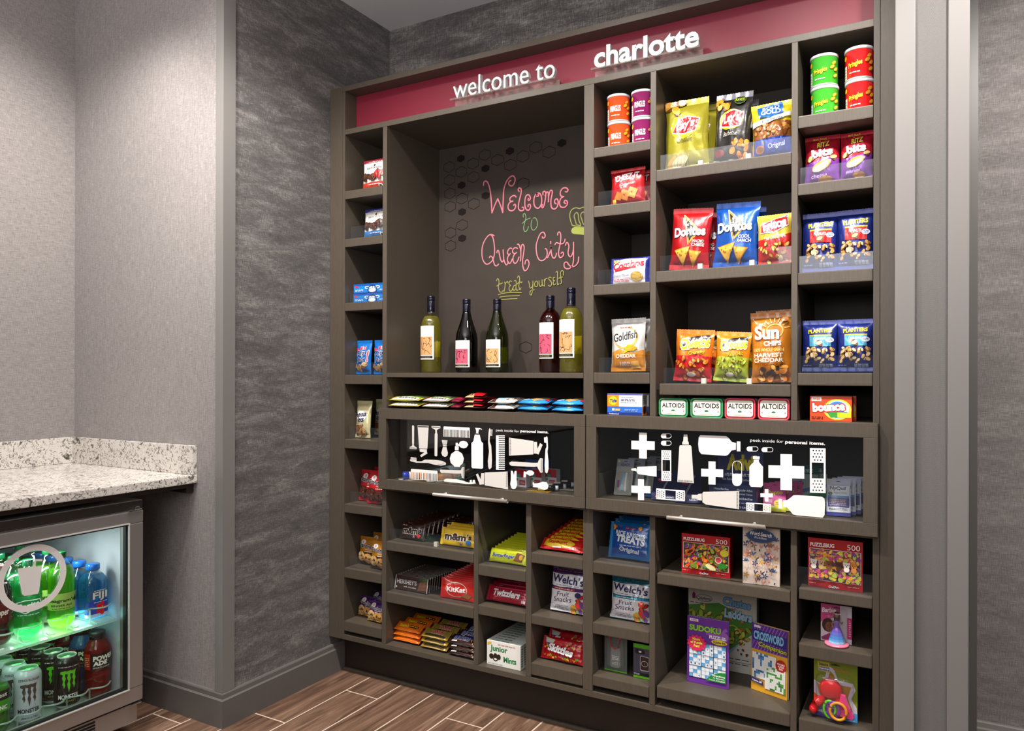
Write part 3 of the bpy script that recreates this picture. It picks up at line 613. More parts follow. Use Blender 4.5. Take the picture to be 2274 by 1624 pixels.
V1('glass_lettering',[],o2,txt=[('peek inside for',205,228,695,298,0,0),('personal items.',722,244,1318,320,.03,0)])
e1=(1320,940,7.106); e2=(1620,940,7.106)
V2=lambda n,l,o=e1,**k: vinyl(n,dr2,l,*o,**k)
def plus(x0,y0,x1,y1,xa,xb,ya,yb,s=.04):
    k=lambda x,y:(x,y+s*(x-(x0+x1)/2)); return [k(xa,y0),k(xb,y0),k(xb,ya),k(x1,ya),k(x1,yb),k(xb,yb),k(xb,y1),k(xa,y1),k(xa,yb),k(x0,yb),k(x0,ya),k(xa,ya)]
def bandage(cx,cy,hw,hh,pad,dot,n,m,horiz=False,s=.03):
    k=lambda x,y:(cx+x,cy+y+s*x); out=[k(-hw,-hh),k(hw,-hh),k(hw,hh),k(-hw,hh)]
    (a,b)=(pad,hh*.8) if horiz else (hw*.76,pad); L_=[out,[k(-a,-b),k(-a,b),k(a,b),k(a,-b)]]
    for sg in (-1,1):
        for i in range(n):
            for j in range(m if i%2 else m-1):
                if horiz: x=sg*(pad+ (hw-pad)*(i+.8)/(n+.6)); y=(j-(m-1 if i%2 else m-2)/2)*hh*1.9/(m+1)
                else: y=sg*(pad+(hh-pad)*(i+.8)/(n+.6)); x=(j-(m-1 if i%2 else m-2)/2)*hw*1.9/(m+1)
                L_.append([k(x+dot*math.cos(-t),y+dot*math.sin(-t)) for t in (0,1.05,2.1,3.14,4.19,5.24)])
    return L_
def pill(x0,y0,x1,y1,half=.5):
    cy=(y0+y1)/2; r=(y1-y0)/2; o=ellpts(x0+r,cy,r,r,8,0,math.pi/2,3*math.pi/2)+ellpts(x1-r,cy,r,r,8,0,-math.pi/2,math.pi/2)
    xm=(x0+x1)/2; q=r*.8; h=[(xm,cy-q)]+ellpts(x1-r,cy,q,q,8,0,-math.pi/2,math.pi/2)+[(xm,cy+q)]
    return [o,h]
V2('cross_decal',[plus(583,150,952,558,706,828,283,418)]); V2('cross_decal',[plus(583,885,886,1215,688,784,990,1102)]); V2('cross_decal',[plus(1685,605,2032,970,1800,1912,725,848)])
V2('capsule_decal',[pill(1050,164,1217,240)]); V2('capsule_decal',[pill(1050,278,1217,354)])
V2('bandage_decal',[bandage(1135,670,78,242,88,9,4,4)]); V2('bandage_decal',[bandage(1202,1132,226,85,82,10,4,4,True,.08)])
V2('tube_decal',[[(1410,178),(1468,180),(1475,285),(1488,300),(1490,340),(1385,338),(1388,298),(1402,285)],[(1350,350),(1515,348),(1532,372),(1570,948),(1308,928),(1340,372)]],fine=[([(1325+i*18,897+i*1.1),(1325+i*18,922+i*1.1)],7) for i in range(13)])
V2('bottle_decal',[[(1670,190),(2080,205),(2120,235),(2165,295),(2235,315),(2232,420),(2165,432),(2110,500),(2070,515),(1690,490),(1650,440),(1638,330),(1648,220)],[(2247,290),(2305,290),(2305,446),(2247,444)]])
V2('tube_decal',[[(583,718),(650,710),(665,722),(665,770),(650,758),(583,745)],[(680,690),(970,678),(982,680),(982,845),(960,842),(690,805),(672,780),(672,705)]])
V2('tube_decal',[[(1535,1130),(1630,1130),(1640,1118),(1695,1112),(1695,1222),(1640,1215),(1620,1195),(1535,1190)],[(1720,1085),(2262,1070),(2284,1072),(2282,1360),(2230,1352),(1760,1285),(1705,1250),(1702,1110)]],fine=[([(2245,1092+i*19),(2265,1092+i*19)],6) for i in range(14)])
V2('capsule_decal',[[ellpts(2252,665,77,72,10,0,math.pi,2*math.pi)+ellpts(2252,920,77,75,10,0,0,math.pi),[(2183,800)]+ellpts(2252,665,68,63,10,0,math.pi,2*math.pi)+[(2320,800)]]])
V2('capsule_decal',[pill(270,369,455,446)],e2); V2('capsule_decal',[pill(505,382,690,458)],e2)
V2('bottle_decal',[[(370,520),(478,528),(474,572),(370,565)],[(385,578),(463,578),(465,610),(490,645),(530,690),(528,985),(500,1012),(340,1005),(312,970),(314,690),(340,655),(380,620)]],e2)
V2('cross_decal',[plus(614,490,1180,1060,804,988,672,870,.03)],e2); V2('cross_decal',[plus(488,1040,684,1238,556,614,1108,1170,.03)],e2)
V2('bandage_decal',[bandage(1393,748,124,352,125,13,4,4)],e2); V2('bandage_decal',[bandage(460,1332,195,68,68,8,4,4,True,.07)],e2)
V2('bottle_decal',[[(775,1190),(832,1200),(830,1350),(775,1345)],[(845,1218),(910,1215),(960,1180),(1010,1138),(1070,1135),(1460,1162),(1500,1195),(1510,1290),(1500,1450),(1470,1492),(1060,1455),(1000,1440),(960,1390),(910,1330),(845,1322)]],e2)
V2('glass_lettering',[],e2,txt=[('peek inside for',328,252,850,318,0,0),('personal items.',878,281,1510,352,.03,0)])
# ================================================================ PACKAGE BUILDERS
def bagfn(w,h,d,ax,seed,back=False,wr=1.0):
    """pillow pouch surface; ax 'v' has its seals top and bottom, 'h' left and right"""
    sg=1 if back else -1
    def f(u,v,off):
        a,b,W,H=(2*u/w-1,v/h,w,h) if ax=='v' else (2*v/h-1,u/w,h,w)
        s=.085 if ax=='v' else .07
        t=min(max((b-s)/(1-2*s),0),1); g=math.sin(math.pi*t)**.5*(1+.12*math.cos(math.pi*t)*(1 if ax=='v' else 0)) if 0<t<1 else 0
        c=max(1-a*a,0)**.55
        e=1-min(abs(a),1)**6
        dist=min(t,1-t)
        q=noise.noise(Vector((a*2.3+seed*3.1,b*3.1,seed*1.7)))*.9+.5*abs(noise.noise(Vector((a*4.5+seed,b*6.5,seed+9))))
        pl=math.sin(a*13+seed*2+3*b)*math.exp(-dist*8)*(1 if g>0 else .25)
        D=d*.5*g*c+wr*e*(.15*d*q*(g+.02)+.03*d*pl)
        A=a*(1-.085*g*(1 if ax=='v' else .35)*(.8+.35*math.sin(seed*5+b*2.4)))+.03*noise.noise(Vector((b*3.5,seed*2.2,a)))*(g+.15)
        if ax=='v': x,z=A*w/2,v
        else: x,z=u-w/2,h/2+A*h/2
        return (x,sg*(D+.0004)+(sg*off),z)
    return f
def grid(fn,w,h,nu,nv,u0=0,u1=1,v0=0,v1=1,flip=False):
    V=[];F=[]
    for j in range(nv+1):
        for i in range(nu+1): V.append(fn((u0+(u1-u0)*i/nu)*w,(v0+(v1-v0)*j/nv)*h,0))
    for j in range(nv):
        for i in range(nu):
            a=j*(nu+1)+i; q=(a,a+1,a+nu+2,a+nu+1); F.append(q[::-1] if flip else q)
    return V,F
def bag(name,w,h,d,base,draw,label,cat='snack bag',group=None,ax='v',seed=1,top=None,bot=None,wr=1.0,mat='foil'):
    root=empty(name,label=label,cat=cat,group=group); ff=bagfn(w,h,d,ax,seed,False,wr); fb=bagfn(w,h,d,ax,seed+.5,True,wr)
    s=.085 if ax=='v' else .07
    rng=dict(v0=s,v1=1-s) if ax=='v' else dict(u0=s,u1=1-s)
    nu,nv=(16,20) if ax=='v' else (22,12)
    m=MB(); m.c=lin(base)
    for fn,fl_ in ((ff,0),(fb,1)):
        V,F=grid(fn,w,h,nu,nv,flip=fl_,**rng); m.add(V,F)
    m.build('pouch',mat,root,True,True)
    for k,(a,b) in enumerate(((0,s),(1-s,1))):
        m=MB(); m.c=lin((bot or base) if k==0 else (top or base))
        n=26 if ax=='v' else 14
        for fn,fl_,sg in ((ff,0,-1),(fb,1,1)):
            def g(u,v,off,fn=fn,sg=sg):
                x,y,z=fn(u,v,off); t=(v/h-a)/(b-a) if ax=='v' else (u/w-a)/(b-a); rib=.0005*math.sin(t*22)
                ed=0
                if (k==0 and t<.01) or (k==1 and t>.99): ed=.0012*(1 if int(round((u/w if ax=='v' else v/h)*n))%2 else 0)*(1 if k==0 else -1)
                return (x+(ed if ax=='h' else 0),y+sg*abs(rib)*.5,z+(ed if ax=='v' else 0))
            V,F=grid(g,w,h,*((n,8,0,1,a,b) if ax=='v' else (8,n,a,b,0,1)),flip=fl_); m.add(V,F)
        m.build('end_seal',mat,root,True,True)
    p=Pr(ff,w,h,.0045,.0006,.0004)
    draw(p); p.build('printed_front','foil_print' if mat=='foil' else mat,root)
    return root
def carton(name,w,h,d,base,front,label,cat='box',group=None,top=None,side=None,side_col=None,top_col=None,bev=.0008,mat='card'):
    root=empty(name,label=label,cat=cat,group=group); m=MB(); m.c=lin(base); m.box(-w/2,0,0,w/2,d,h,bev=bev); m.build('carton',mat,root,False,True)
    def panel(nm,fn,W,H,draw,col):
        if not draw and not col: return
        p=Pr(fn,W,H,9,.00012,.00012)
        if col: p.rect(.004,.004,.996,.996,col)
        if draw: draw(p)
        p.build(nm,mat,root,False)
    panel('printed_front',lambda u,v,o:(u-w/2,-o,v),w,h,front,None)
    panel('printed_top',lambda u,v,o:(u-w/2,v,h+o),w,d,top,top_col)
    panel('printed_side',lambda u,v,o:(w/2+o,u,v),d,h,side,side_col)
    return root
def dup(root,dx=0,dy=0,dz=0,label=None,rz=None,lean=None,group=None):
    c=copy_tree(root); c.location=Vector(root.location)+Vector((dx,dy,dz))
    if label: c['label']=label
    if group: c['group']=group
    if rz is not None: c.rotation_euler[2]=math.radians(rz)
    if lean is not None: c.rotation_euler[0]=-math.radians(lean)
    return c
def fitpx(x0,x1,yt,zb,Y):
    """left/right/top edges seen in the photo for something standing at height zb, depth Y"""
    xm=(x0+x1)/2; a,b,t=atY(x0,812,Y),atY(x1,812,Y),atY(xm,yt,Y); return (a.x+b.x)/2,b.x-a.x,t.z-zb
XS_UP=[-1.992,-1.805,-1.785,-.980,-.946,-.758,-.740,-.347,-.3305,-.140]; XS_LO=[-1.992,-1.805,-1.785,-1.396,-1.378,-1.189,-1.169,-.980,-.946,-.758,-.740,-.347,-.3305,-.140]
def clampx(x,w,z,rz=0,pad=.0025):
    xs=XS_LO if z<.7 else XS_UP
    for a,b in zip(xs[::2],xs[1::2]):
        if a-.01<x-w*.3 and x-w*.3<b: 
            l,r=max(x-w/2,a+pad),min(x+w/2,b-pad); return (l+r)/2,(r-l)
    return x,w
COLZ={0:[1.859,1.673,1.425,1.142,.893,.643,.391,.184,2.11],1:[2.11,1.168,.745,.521,.327],2:[.745,.483,.346],3:[.745,.552,.348,.178],4:[2.11,1.873,1.683,1.434,1.153,1.034,.745,.548,.354,.188],5:[2.11,1.772,1.463,1.12,.745,.543,.195],6:[2.11,1.868,1.681,1.432,1.152,1.034,.745,.558,.398,.188]}
def clampz(x,z,h,pad=.004):
    c=0 if x<-1.79 else (1 if x<-1.39 or (x<-.96 and z>.7) else 2 if x<-1.18 else 3 if x<-.96 else 4 if x<-.75 else 5 if x<-.34 else 6)
    t=min([q for q in COLZ[c] if q>z+.01]+[9]); return min(h,t-z-pad)
ORD=['second','third','fourth','fifth','sixth','seventh','eighth','ninth','tenth','eleventh','twelfth','thirteenth']
def row(a,n,what,d,lean,dx=0,dz=0,k=1.5,rz=0,group=None,start=0):
    for i in range(1,n+1): dup(a,dx*i,k*d/math.cos(math.radians(lean))*i,dz*i,'%s, %s from the front'%(what,ORD[i-1+start]),rz=rz+(.6*(-1)**i if k>1.2 else 0),group=group)
def put(root,x,y,z,rz=0,lean=0): root.location=(x,y,z+.0006); root.rotation_euler=(-math.radians(lean),0,math.radians(rz)); return root
def PB(name,x0,x1,yt,zb,Y,d,base,draw,label,rz=0,lean=4,roll=0,**k):
    """pouch placed by its seen edges; Y is the depth of its front"""
    H=k.pop('hh',None); x,w,h=fitpx(x0,x1,yt,zb,Y); x,w=clampx(x,w,zb,pad=.003+.0012*abs(rz)); h=H or min(h,clampz(x,zb,h,.006+d*.5*math.sin(math.radians(lean))))/math.cos(math.radians(lean)); r=bag(name,w*math.cos(math.radians(rz)),h,d,base,draw,label,**k)
    if roll: r['_roll']=roll
    put(r,x,Y+d*.5+.002,zb+d*math.sin(math.radians(lean))*(.5 if k.get('ax')=='h' else .3)+.0012+w/2*math.sin(math.radians(abs(roll))),rz,lean)
    if roll: del r['_roll']; r.rotation_euler[1]=math.radians(roll)
    return r
def PC(name,x0,x1,yt,zb,Y,d,base,front,label,rz=0,**k):
    x,w,h=fitpx(x0,x1,yt,zb,Y); x,w=clampx(x,w,zb); h=clampz(x,zb,h); r=carton(name,w,h,d,base,front,label,**k); return put(r,x,Y,zb,rz,0)
# ================================================================ COLUMN 1 (narrow, left)
def brook(c1,c2,f):
    def d(p):
        p.rect(0,.0,1,1,'#ece8e2').rect(0,.9,1,1,c1).rect(0,0,1,.26,c2); p.txt('BROOKSIDE',.2,.68,.8,.745,'#3a3634'); p.ell(.5,.80,.035,.035,'#3a3634')
        p.lines(.22,.925,.8,.955,1,'#e8d8d8'); p.lines(.3,.17,.75,.22,1,'#f6f0ea'); p.pile('brown',.08,.36,.4,.5,9,.085,3); p.food('choc',.5,.4,.12); p.pile(f,.62,.38,.92,.55,8,.1,5); p.ell(.8,.1,.07,.07,'#f2efe9'); p.ell(.8,.1,.05,.05,'#555555')
    return d
PB('chocolate_pouch',798,856,352,1.891,2.245,.035,'#ece8e2',brook('#8e1b2c','#c2412e','red'),'white and red pouch of chocolate covered fruit on the top narrow shelf',cat='snack pouch',group='fruit chocolate pouches',mat='card',top='#8e1b2c',lean=3)
PB('chocolate_pouch',801,860,462,1.705,2.255,.035,'#ece8e2',brook('#2b2f86','#3f7fc0','brown'),'white and blue pouch of chocolate covered fruit behind a clear lip',cat='snack pouch',group='fruit chocolate pouches',mat='card',top='#2b2f86',lean=3)
def oreo(p):
    p.rect(.02,.1,.98,.9,'#1d7fd0').rect(.0,.78,1,1,'#1c55a8'); p.txt('OREO',.34,.42,.78,.74,'#ffffff',.03,out='#0d2f6e',ow=.03); p.ring(.56,.3,.13,.1,.02,'#0f1d3c'); p.ell(.56,.26,.1,.04,'#f2f2f2'); p.poly([(.06,.6),(.16,.6),(.1,.82),(.04,.8)],'#d23a4a'); p.lines(.06,.2,.3,.42,2,'#dbe9f5'); p.lines(.78,.2,.95,.34,2,'#dbe9f5')
x,w_,h_=fitpx(784,862,643,1.457,2.235); x,w_=clampx(x,w_,1.457,pad=.005)
o=carton('cookie_pack',w_,.036,.05,'#1f6fc4',oreo,'blue pack of sandwich cookies, lower of the two stacked by the clear lip',cat='cookie pack',group='stacked sandwich cookie packs',bev=.004,mat='gloss',top_col='#1c55a8'); put(o,x,2.235,1.4575)
dup(o,-.002,.004,.038,'blue pack of sandwich cookies, upper of the two stacked')
def chips_ahoy(p):
    p.poly([(.02,.78),(.3,.74),(.26,.68),(.06,.68)],'#d23a5a'); p.txt('Mini',.36,.72,.74,.82,'#e8455a',.03,.1,4,out='#ffffff',ow=.03); p.txt('Chips',.16,.5,.8,.70,'#16306e',.035,.1,8,out='#ffffff',ow=.035); p.txt('Ahoy',.2,.32,.76,.5,'#16306e',.035,.1,8,out='#ffffff',ow=.035); p.txt('!',.84,.36,.93,.7,'#e23a4a',.04,.1,out='#ffffff')
    for i,(a,b) in enumerate(((.13,.24),(.36,.16),(.56,.22),(.78,.22),(.9,.28),(.66,.12))): p.food('cookie',a,b,.12,i)
a=PB('cookie_bag',776,817,757,1.177,2.245,.035,'#1673c9',chips_ahoy,'blue bag of mini chocolate chip cookies, left of the pair',cat='cookie bag',group='blue mini cookie bags',seed=3,lean=3)
x,_,_=fitpx(818,860,757,1.177,2.245); dup(a,x-a.location.x,.004,0,'blue bag of mini chocolate chip cookies partly hidden by the divider, right of the pair',3)
def amos(p):
    p.ell(.45,.58,.4,.3,'#f6f3ea'); p.ring(.45,.58,.38,.28,.012,'#2a2f5c'); p.txt('Famous',.06,.56,.82,.7,'#1b2150',.03,.2,6); p.txt('Amos',.2,.42,.7,.56,'#1b2150',.03,.2,6); p.rect(.12,.06,.6,.32,'#8a5a34').rect(.1,.32,.66,.37,'#6b3f22'); p.lines(.14,.33,.62,.36,1,'#efe6cf'); p.food('cookie',.62,.15,.22,2).food('cookie',.4,.1,.14,4)
a=PB('cookie_bag',778,816,892,.928,2.242,.032,'#d9cfa0',amos,'pale yellow bag of bite size cookies, left of the pair',cat='cookie bag',group='pale yellow cookie bags',seed=5,lean=5)
x,_,_=fitpx(827,871,892,.928,2.25); dup(a,-1.8095-.5*(atY(816,812,2.242).x-atY(778,812,2.242).x)-a.location.x,.034,0,'pale yellow bag of bite size cookies beside the left one, cut off by the divider',-2); dup(a,.012,.1,.004,'pale yellow bag of bite size cookies standing behind the front pair')
def grandma(c1,cook,c2):
    def d(p):
        if c2: p.rect(0,0,1,.45,c2)
        p.ell(.3,.8,.14,.11,'#efe3d8'); p.ell(.3,.8,.06,.06,'#caa9b8'); 
        p.txt("Grandma's",.02,.6,.98,.75,'#151515',.03,.25,-4,out='#ffffff',ow=.035); p.txt('Homestyle',.5,.5,.92,.57,'#f6ead0',.0,.2); p.lines(.5,.44,.9,.49,1,'#f6ead0'); p.food(cook,.28,.28,.27,1).food(cook,.74,.22,.26,2)
    return d
for zb,px,yt,c1,cook,c2,nm,lean,beh in ((.677,((779,822),(810,856)),1050,'#c4222f','choc',None,'red bag of chocolate brownie cookies',10,1),(.428,((776,815),(818,858)),1200,'#b9791a','cookie','#4a3520','golden brown bag of chocolate chip cookies',8,2),(.222,((777,815),(811,853)),1336,'#4a2368','cookie','#d2a13a','purple bag of raisin cookies',14,4)):
    Y=2.235
    a=PB('cookie_bag',*px[0],yt,zb,Y,.026,c1,grandma(c1,cook,c2),nm+', left of the front pair',cat='cookie bag',group=nm.split(' of ')[0]+'s, third brand',seed=zb*10,lean=lean)
    a['group']=nm.split(' bag')[0]+' cookie bags'
    x,w_,_=fitpx(*px[1],yt,zb,Y); x,w_=clampx(x,w_,zb); b=dup(a,x-a.location.x,-.024,-.004 if 0 else 0,nm+', right of the front pair, overlapping it',2,lean)
    b.location.y=a.location.y-.004; a.location.y+=.03
    for i in range(beh): dup(a if i%2==0 else b,.006,.06*(i//2+1)+(.008 if i%2==0 else .03),.004+.003*i,nm+(', '+ORD[i+1]+' from the front' if beh>1 else ' standing behind the front pair'),-2,lean)
# ================================================================ WINE
def wine(px,yt,style,glass,liq,label,lab,text,laby=(.085,.165),bot=827.5,Y=2.40):
    zb=1.187; x=atY(px,812,Y).x; H=atY(px,yt,Y).z-zb; R=.0405 if style=='b' else .043; tc=-math.atan2(x,Y)
    root=empty('wine_bottle',(x,Y,zb+.0005),label=label,cat='wine bottle',group='wine bottles in the tall niche')
    if style=='b': pf=[(.001,.012),(.02,.008),(R-.004,0),(R,.006),(R,.185),(R-.004,.2),(.028,.217),(.018,.226),(.0145,.238),(.0145,H-.052)]
    else: pf=[(.001,.012),(.02,.008),(R-.004,0),(R,.006),(R,.125),(R-.003,.15),(.031,.178),(.022,.205),(.0165,.228),(.0145,.245),(.0145,H-.052)]
    MB().lathe(pf,40).build('glass_bottle',glass,root,True)
    top=[q for q in pf if q[1]<(.222 if style=='b' else .235)]; MB().lathe([(max(r-.0025,.0005),z+.002) for r,z in top],36).build('wine',liq,root,True)
    m=MB(); zt=H; m.lathe([(.0152,H-.062),(.0156,H-.060),(.0156,H-.022),(.0150,H-.021),(.0150,H-.019),(.0158,H-.018),(.0158,H-.011),(.0152,H-.010),(.0152,H-.009),(.0158,H-.008),(.0156,H-.002),(.014,H),(.001,H)],32,lin('#0b0c1e')); m.build('screw_cap','gloss',root,True,True)
    a0=tc-1.35
    def fn(u,v,o): t=a0+u/R; rr=R+.0003+o; return (rr*math.sin(t),-rr*math.cos(t),v+(.05 if style=='b' else .02))
    W=R*1.62; Hh=.13 if style=='b' else .103; p=Pr(fn,W,Hh,.004,.0001,.0001)
    p.rect(0,0,1,1,'#f0ece4'); p.rect(.04,.13,.9,.68,lab); R_=random.Random(px)
    ps=[(R_.uniform(.08,.86),R_.uniform(.15,.66)) for _ in range(34)]
    for i,a in enumerate(ps):
        b=min((q for q in ps if q!=a),key=lambda q:(q[0]-a[0])**2*.6+(q[1]-a[1])**2+R_.uniform(0,.02)); p.line([a,((a[0]+b[0])/2+.02,(a[1]+b[1])/2),b],.022,'#2a1d1a',3); p.off-=p.st
        c=ps[(i*5+3)%34]; 
        if abs(c[0]-a[0])+abs(c[1]-a[1])<.3: p.line([a,c],.018,'#2a1d1a',0); p.off-=p.st
    p.txt('ROCK',.16,.86,.66,.91,'#c9c2b8'); p.txt('NEST',.16,.79,.66,.84,'#c9c2b8'); p.rect(.03,.035,.92,.11,'#1c1a18'); p.txt(text,.16,.055,.8,.09,'#a89058'); p.build('front_label','paper',root,True)
    def fb(u,v,o): t=tc+1.45+u/R; rr=R-.004+o; return (rr*math.sin(t),-rr*math.cos(t),v+laby[0]-.04)
    if liq!='wine_red': Pr(fb,R*1.35,.062,.004,.0001).rect(0,0,1,1,'#e0cf22' if liq!='wine_rose' else '#c01812').build('back_label','paper',root,True)
    return root
clear('glass_clear','#f6f7ea',.09,.02); clear('glass_green','#b0bc78',.08,.02); clear('glass_dark','#0a0f0e',.08,.02); clear('glass_pink','#c88a70',.08,.02)
clear('wine_white','#e6e29a',.03,.1,.32,'#cfc648',.6); clear('wine_green','#bcbc66',.03,.1,.25,'#6f7220',.6); clear('wine_red','#120405',.03,.1,.5,'#120405'); clear('wine_rose','#a84a30',.03,.1,.28,'#901c10',.6)
wine(957,658,'b','glass_clear','wine_white','clear bottle of pale white wine with a tan crackle label, leftmost','#cf9a66','SAUV BLANC',(.10,.175),Y=2.37)
wine(1036,665,'s','glass_dark','wine_red','near-black bottle of red wine with a pink crackle label','#c2566c','CABERNET',(.075,.14),Y=2.42)
wine(1104,665,'s','glass_green','wine_green','green bottle of white wine with sloping shoulders, third from left','#d3a06a','CHARDONNAY',(.075,.14),Y=2.42)
wine(1222,657,'b','glass_pink','wine_rose','pink rose wine bottle with a pink crackle label, between green and rightmost bottles','#c2506a','ROSE',(.10,.175),Y=2.42)
wine(1268,640,'b','glass_clear','wine_white','clear bottle of pale white wine beside the rose one, rightmost and nearest','#cf9a66','MOSCATO',(.105,.185),Y=2.32)
# ================================================================ SNACK BARS ABOVE THE LEFT DRAWER
def bar(w,d,t,base,draw,label,group,cat='snack bar',top=None,name='snack_bar',seed=1):
    """flow-wrapped bar built upright: w wide, d tall, t thick; laid down by lean 90"""
    return bag(name,w,d,t,base,draw,label,cat=cat,group=group,ax='h',seed=seed,top=top,wr=.7)
def nature(c1,c2):
    def d(p): p.rect(.1,.5,.92,1,c2).rect(.08,.0,.92,.5,'#e6e2d8'); p.rect(.02,.3,.2,1,c1); p.lines(.3,.15,.86,.4,3,'#3a3a36'); p.pile('nut',.3,.6,.5,.9,4,.03)
    return d
def edge(p): p.rect(.08,0,.5,1,'#c9b183'); p.pile('nut',.1,.1,.48,.9,30,.03,2); p.rect(.5,0,.92,1,'#b5161f')
def blue_bar(p): p.rect(.05,0,.95,1,'#2f8fd6').rect(.1,.8,.9,1,'#dfe9ee'); p.poly([(.35,.5),(.55,.1),(.8,.6),(.6,.9)],'#c89a5c'); p.ell(.36,.6,.04,.03,'#3c2417'); p.txt('CRISPS',.08,.35,.34,.6,'#e8f2fa',.02); p.rect(.85,.4,.95,.9,'#c22a3a')
def brown_bar(p): p.rect(.05,0,.3,1,'#5a2a20').rect(.3,0,.95,1,'#dfe3e2'); p.poly([(.3,.3),(.6,.2),(.7,.7),(.3,.8)],'#9cc6dd'); p.pile('cookie' if 0 else 'nut',.65,.3,.9,.7,5,.05,4)
specs=[(862,934,'#d8c84a',nature('#d8b93a','#7fae2c'),'green and yellow wrapped bar',2),(938,998,'#c9b7a0',nature('#c9362c','#86ad34'),'green and red wrapped bar',2),(1001,1024,'#7a1e30',lambda p:p.rect(.1,.2,.9,.8,'#8e2138'),'dark berry wrapped bar',2),(1028,1078,'#3a1414',edge,'red bar with a nutty end',3),(1083,1144,'#e0ddd6',brown_bar,'white and brown wrapped bar',2),(1149,1219,'#2f8fd6',blue_bar,'bright blue wrapped bar',2),(1225,1297,'#2f8fd6',blue_bar,'bright blue wrapped bar by the divider',2)]
for k,(x0,x1,base,dr,nm,n) in enumerate(specs):
    x,w_,_=fitpx(x0,x1,900,1.0535,2.215); x,w_=clampx(x,w_*.95,1.06); t=.0205 if n==2 else .0172
    for i in range(n):
        lab='%s, %s of its stack'%(nm,('bottom','middle','top')[i] if n==3 else ('bottom','top')[i])
        if i==0: r0=bar(w_,.044,.0145 if n==2 else .012,base,dr,lab,'bars stacked above the left drawer',name='snack_bar',seed=k+2); r0.location=(x,2.208,1.0535+.0095); r0.rotation_euler=(-math.radians(76),0,0)
        else: r=dup(r0,0,.002*i,t*i,lab)
    dup(r0,.0,.052,.001,nm+', bottom of the row behind'); dup(r0,.0,.054,t+.001,nm+', top of the row behind')
# ================================================================ LOWER ROWS OF CANDY
def mm(col,c2,oc):
    def d(p):
        p.rect(.1,.05,.9,.95,col); p.txt('m&m',.14,.3,.72,.72,c2,.05,0,0,out=oc,ow=.045); p.txt("'s",.74,.42,.86,.74,c2,.04,out=oc,ow=.04); p.lines(.1,.8,.3,.88,1,'#d8c9b0'); p.pile('candy',.55,.12,.85,.26,7,.035,4); p.ell(.8,.25,.07,.055,'#c3202c' if col!='#e5b91e' else '#2a6fb0')
    return d
a=PB('candy_bag',884,940,1168,.5545,2.245,.016,'#33190f',mm('#33190f','#33190f','#e8e2d6'),'dark brown bag of button candies, front of its row behind the clear lip',cat='candy bag',group='brown candy bags',ax='h',seed=4,lean=18)
row(a,7,'brown button candy bag in the left row',.018,18,dx=.002,dz=.002)
for i in range(4): dup(a,.118,.118+.03*i,.002*i,'brown button candy bag farther back in the middle, %s from front'%(['first']+ORD)[i],0,18,'brown candy bags in the middle row')
a=PB('candy_bag',974,1056,1180,.5545,2.24,.018,'#e5b91e',mm('#e5b91e','#3a1d10','#f4efe2'),'yellow bag of button candies, front of its row',cat='candy bag',group='yellow candy bags',ax='h',seed=6,lean=14)
row(a,2,'yellow bag of button candies',.02,14,dz=.003)
def hersh(p): p.rect(.0,0,1,1,'#35201b').rect(0,0,.02,1,'#b8b4ae').rect(.98,0,1,1,'#b8b4ae'); p.txt("HERSHEY'S",.06,.42,.66,.74,'#a7a3a2',.02); p.txt('milk chocolate',.28,.2,.66,.31,'#cfc6bd'); p.poly([(.7,.1),(.97,.18),(.97,.8),(.76,.7)],'#6a3d2c'); p.line([(.74,.3),(.97,.4)],.008,'#3c2018',0); p.line([(.8,.12),(.84,.74)],.008,'#3c2018',0); p.ell(.06,.18,.02,.02,'#d8d2ca')
x,w_,h_=fitpx(878,950,1278,.365,2.245)
a=carton('chocolate_bar',w_,.052,.0125,'#35201b',hersh,'dark brown chocolate bar standing at the front of its row',cat='chocolate bar',group='dark chocolate bars',mat='gloss',top_col='#c8c4bd'); put(a,x,2.243,.3675,0,10)
row(a,12,'dark brown chocolate bar',.0135,10,dx=.0004,k=1.06)
def kitkat(p): p.rect(.06,.0,.94,1,'#d1241f'); p.ell(.46,.5,.3,.17,'#e8d9c0'); p.ell(.46,.5,.285,.155,'#c81f1a'); p.txt('KitKat',.2,.38,.72,.64,'#f6f2ec',.035,.1,3); p.poly([(.6,.2),(.8,.1),(.9,.3),(.7,.38)],'#9a5a2c')
a=PB('chocolate_bar',976,1056,1292,.365,2.235,.013,'#d1241f',kitkat,'red wafer bar, front of its row',cat='chocolate bar',group='red wafer bars',ax='h',seed=8,lean=6)
row(a,9,'red wafer bar',.014,6,dz=.001)
def reese(p): p.rect(.1,.08,.9,.92,'#e8701a'); p.txt("Reese's",.16,.3,.5,.7,'#f2d21a',.035,.15,3,out='#3a1a0c',ow=.03); p.rect(.54,.35,.86,.6,'#2a1408'); p.lines(.56,.4,.84,.56,1,'#f2d21a')
def twix(p): p.rect(.12,.1,.88,.9,'#8a7a30').rect(.12,.1,.88,.3,'#35281a'); p.txt('TWIX',.3,.36,.78,.8,'#c9232c',.04,.15,out='#f4efe4',ow=.03)
def snick(p): p.rect(.08,.08,.92,.92,'#3a1c14').rect(.08,.55,.92,.92,'#232c6a'); p.txt('SNICKERS',.12,.35,.7,.75,'#2b3c94',.03,.15,out='#f2eee8',ow=.045); p.pile('nut',.76,.2,.9,.6,5,.03); p.rect(.1,.12,.3,.24,'#e6e2da')
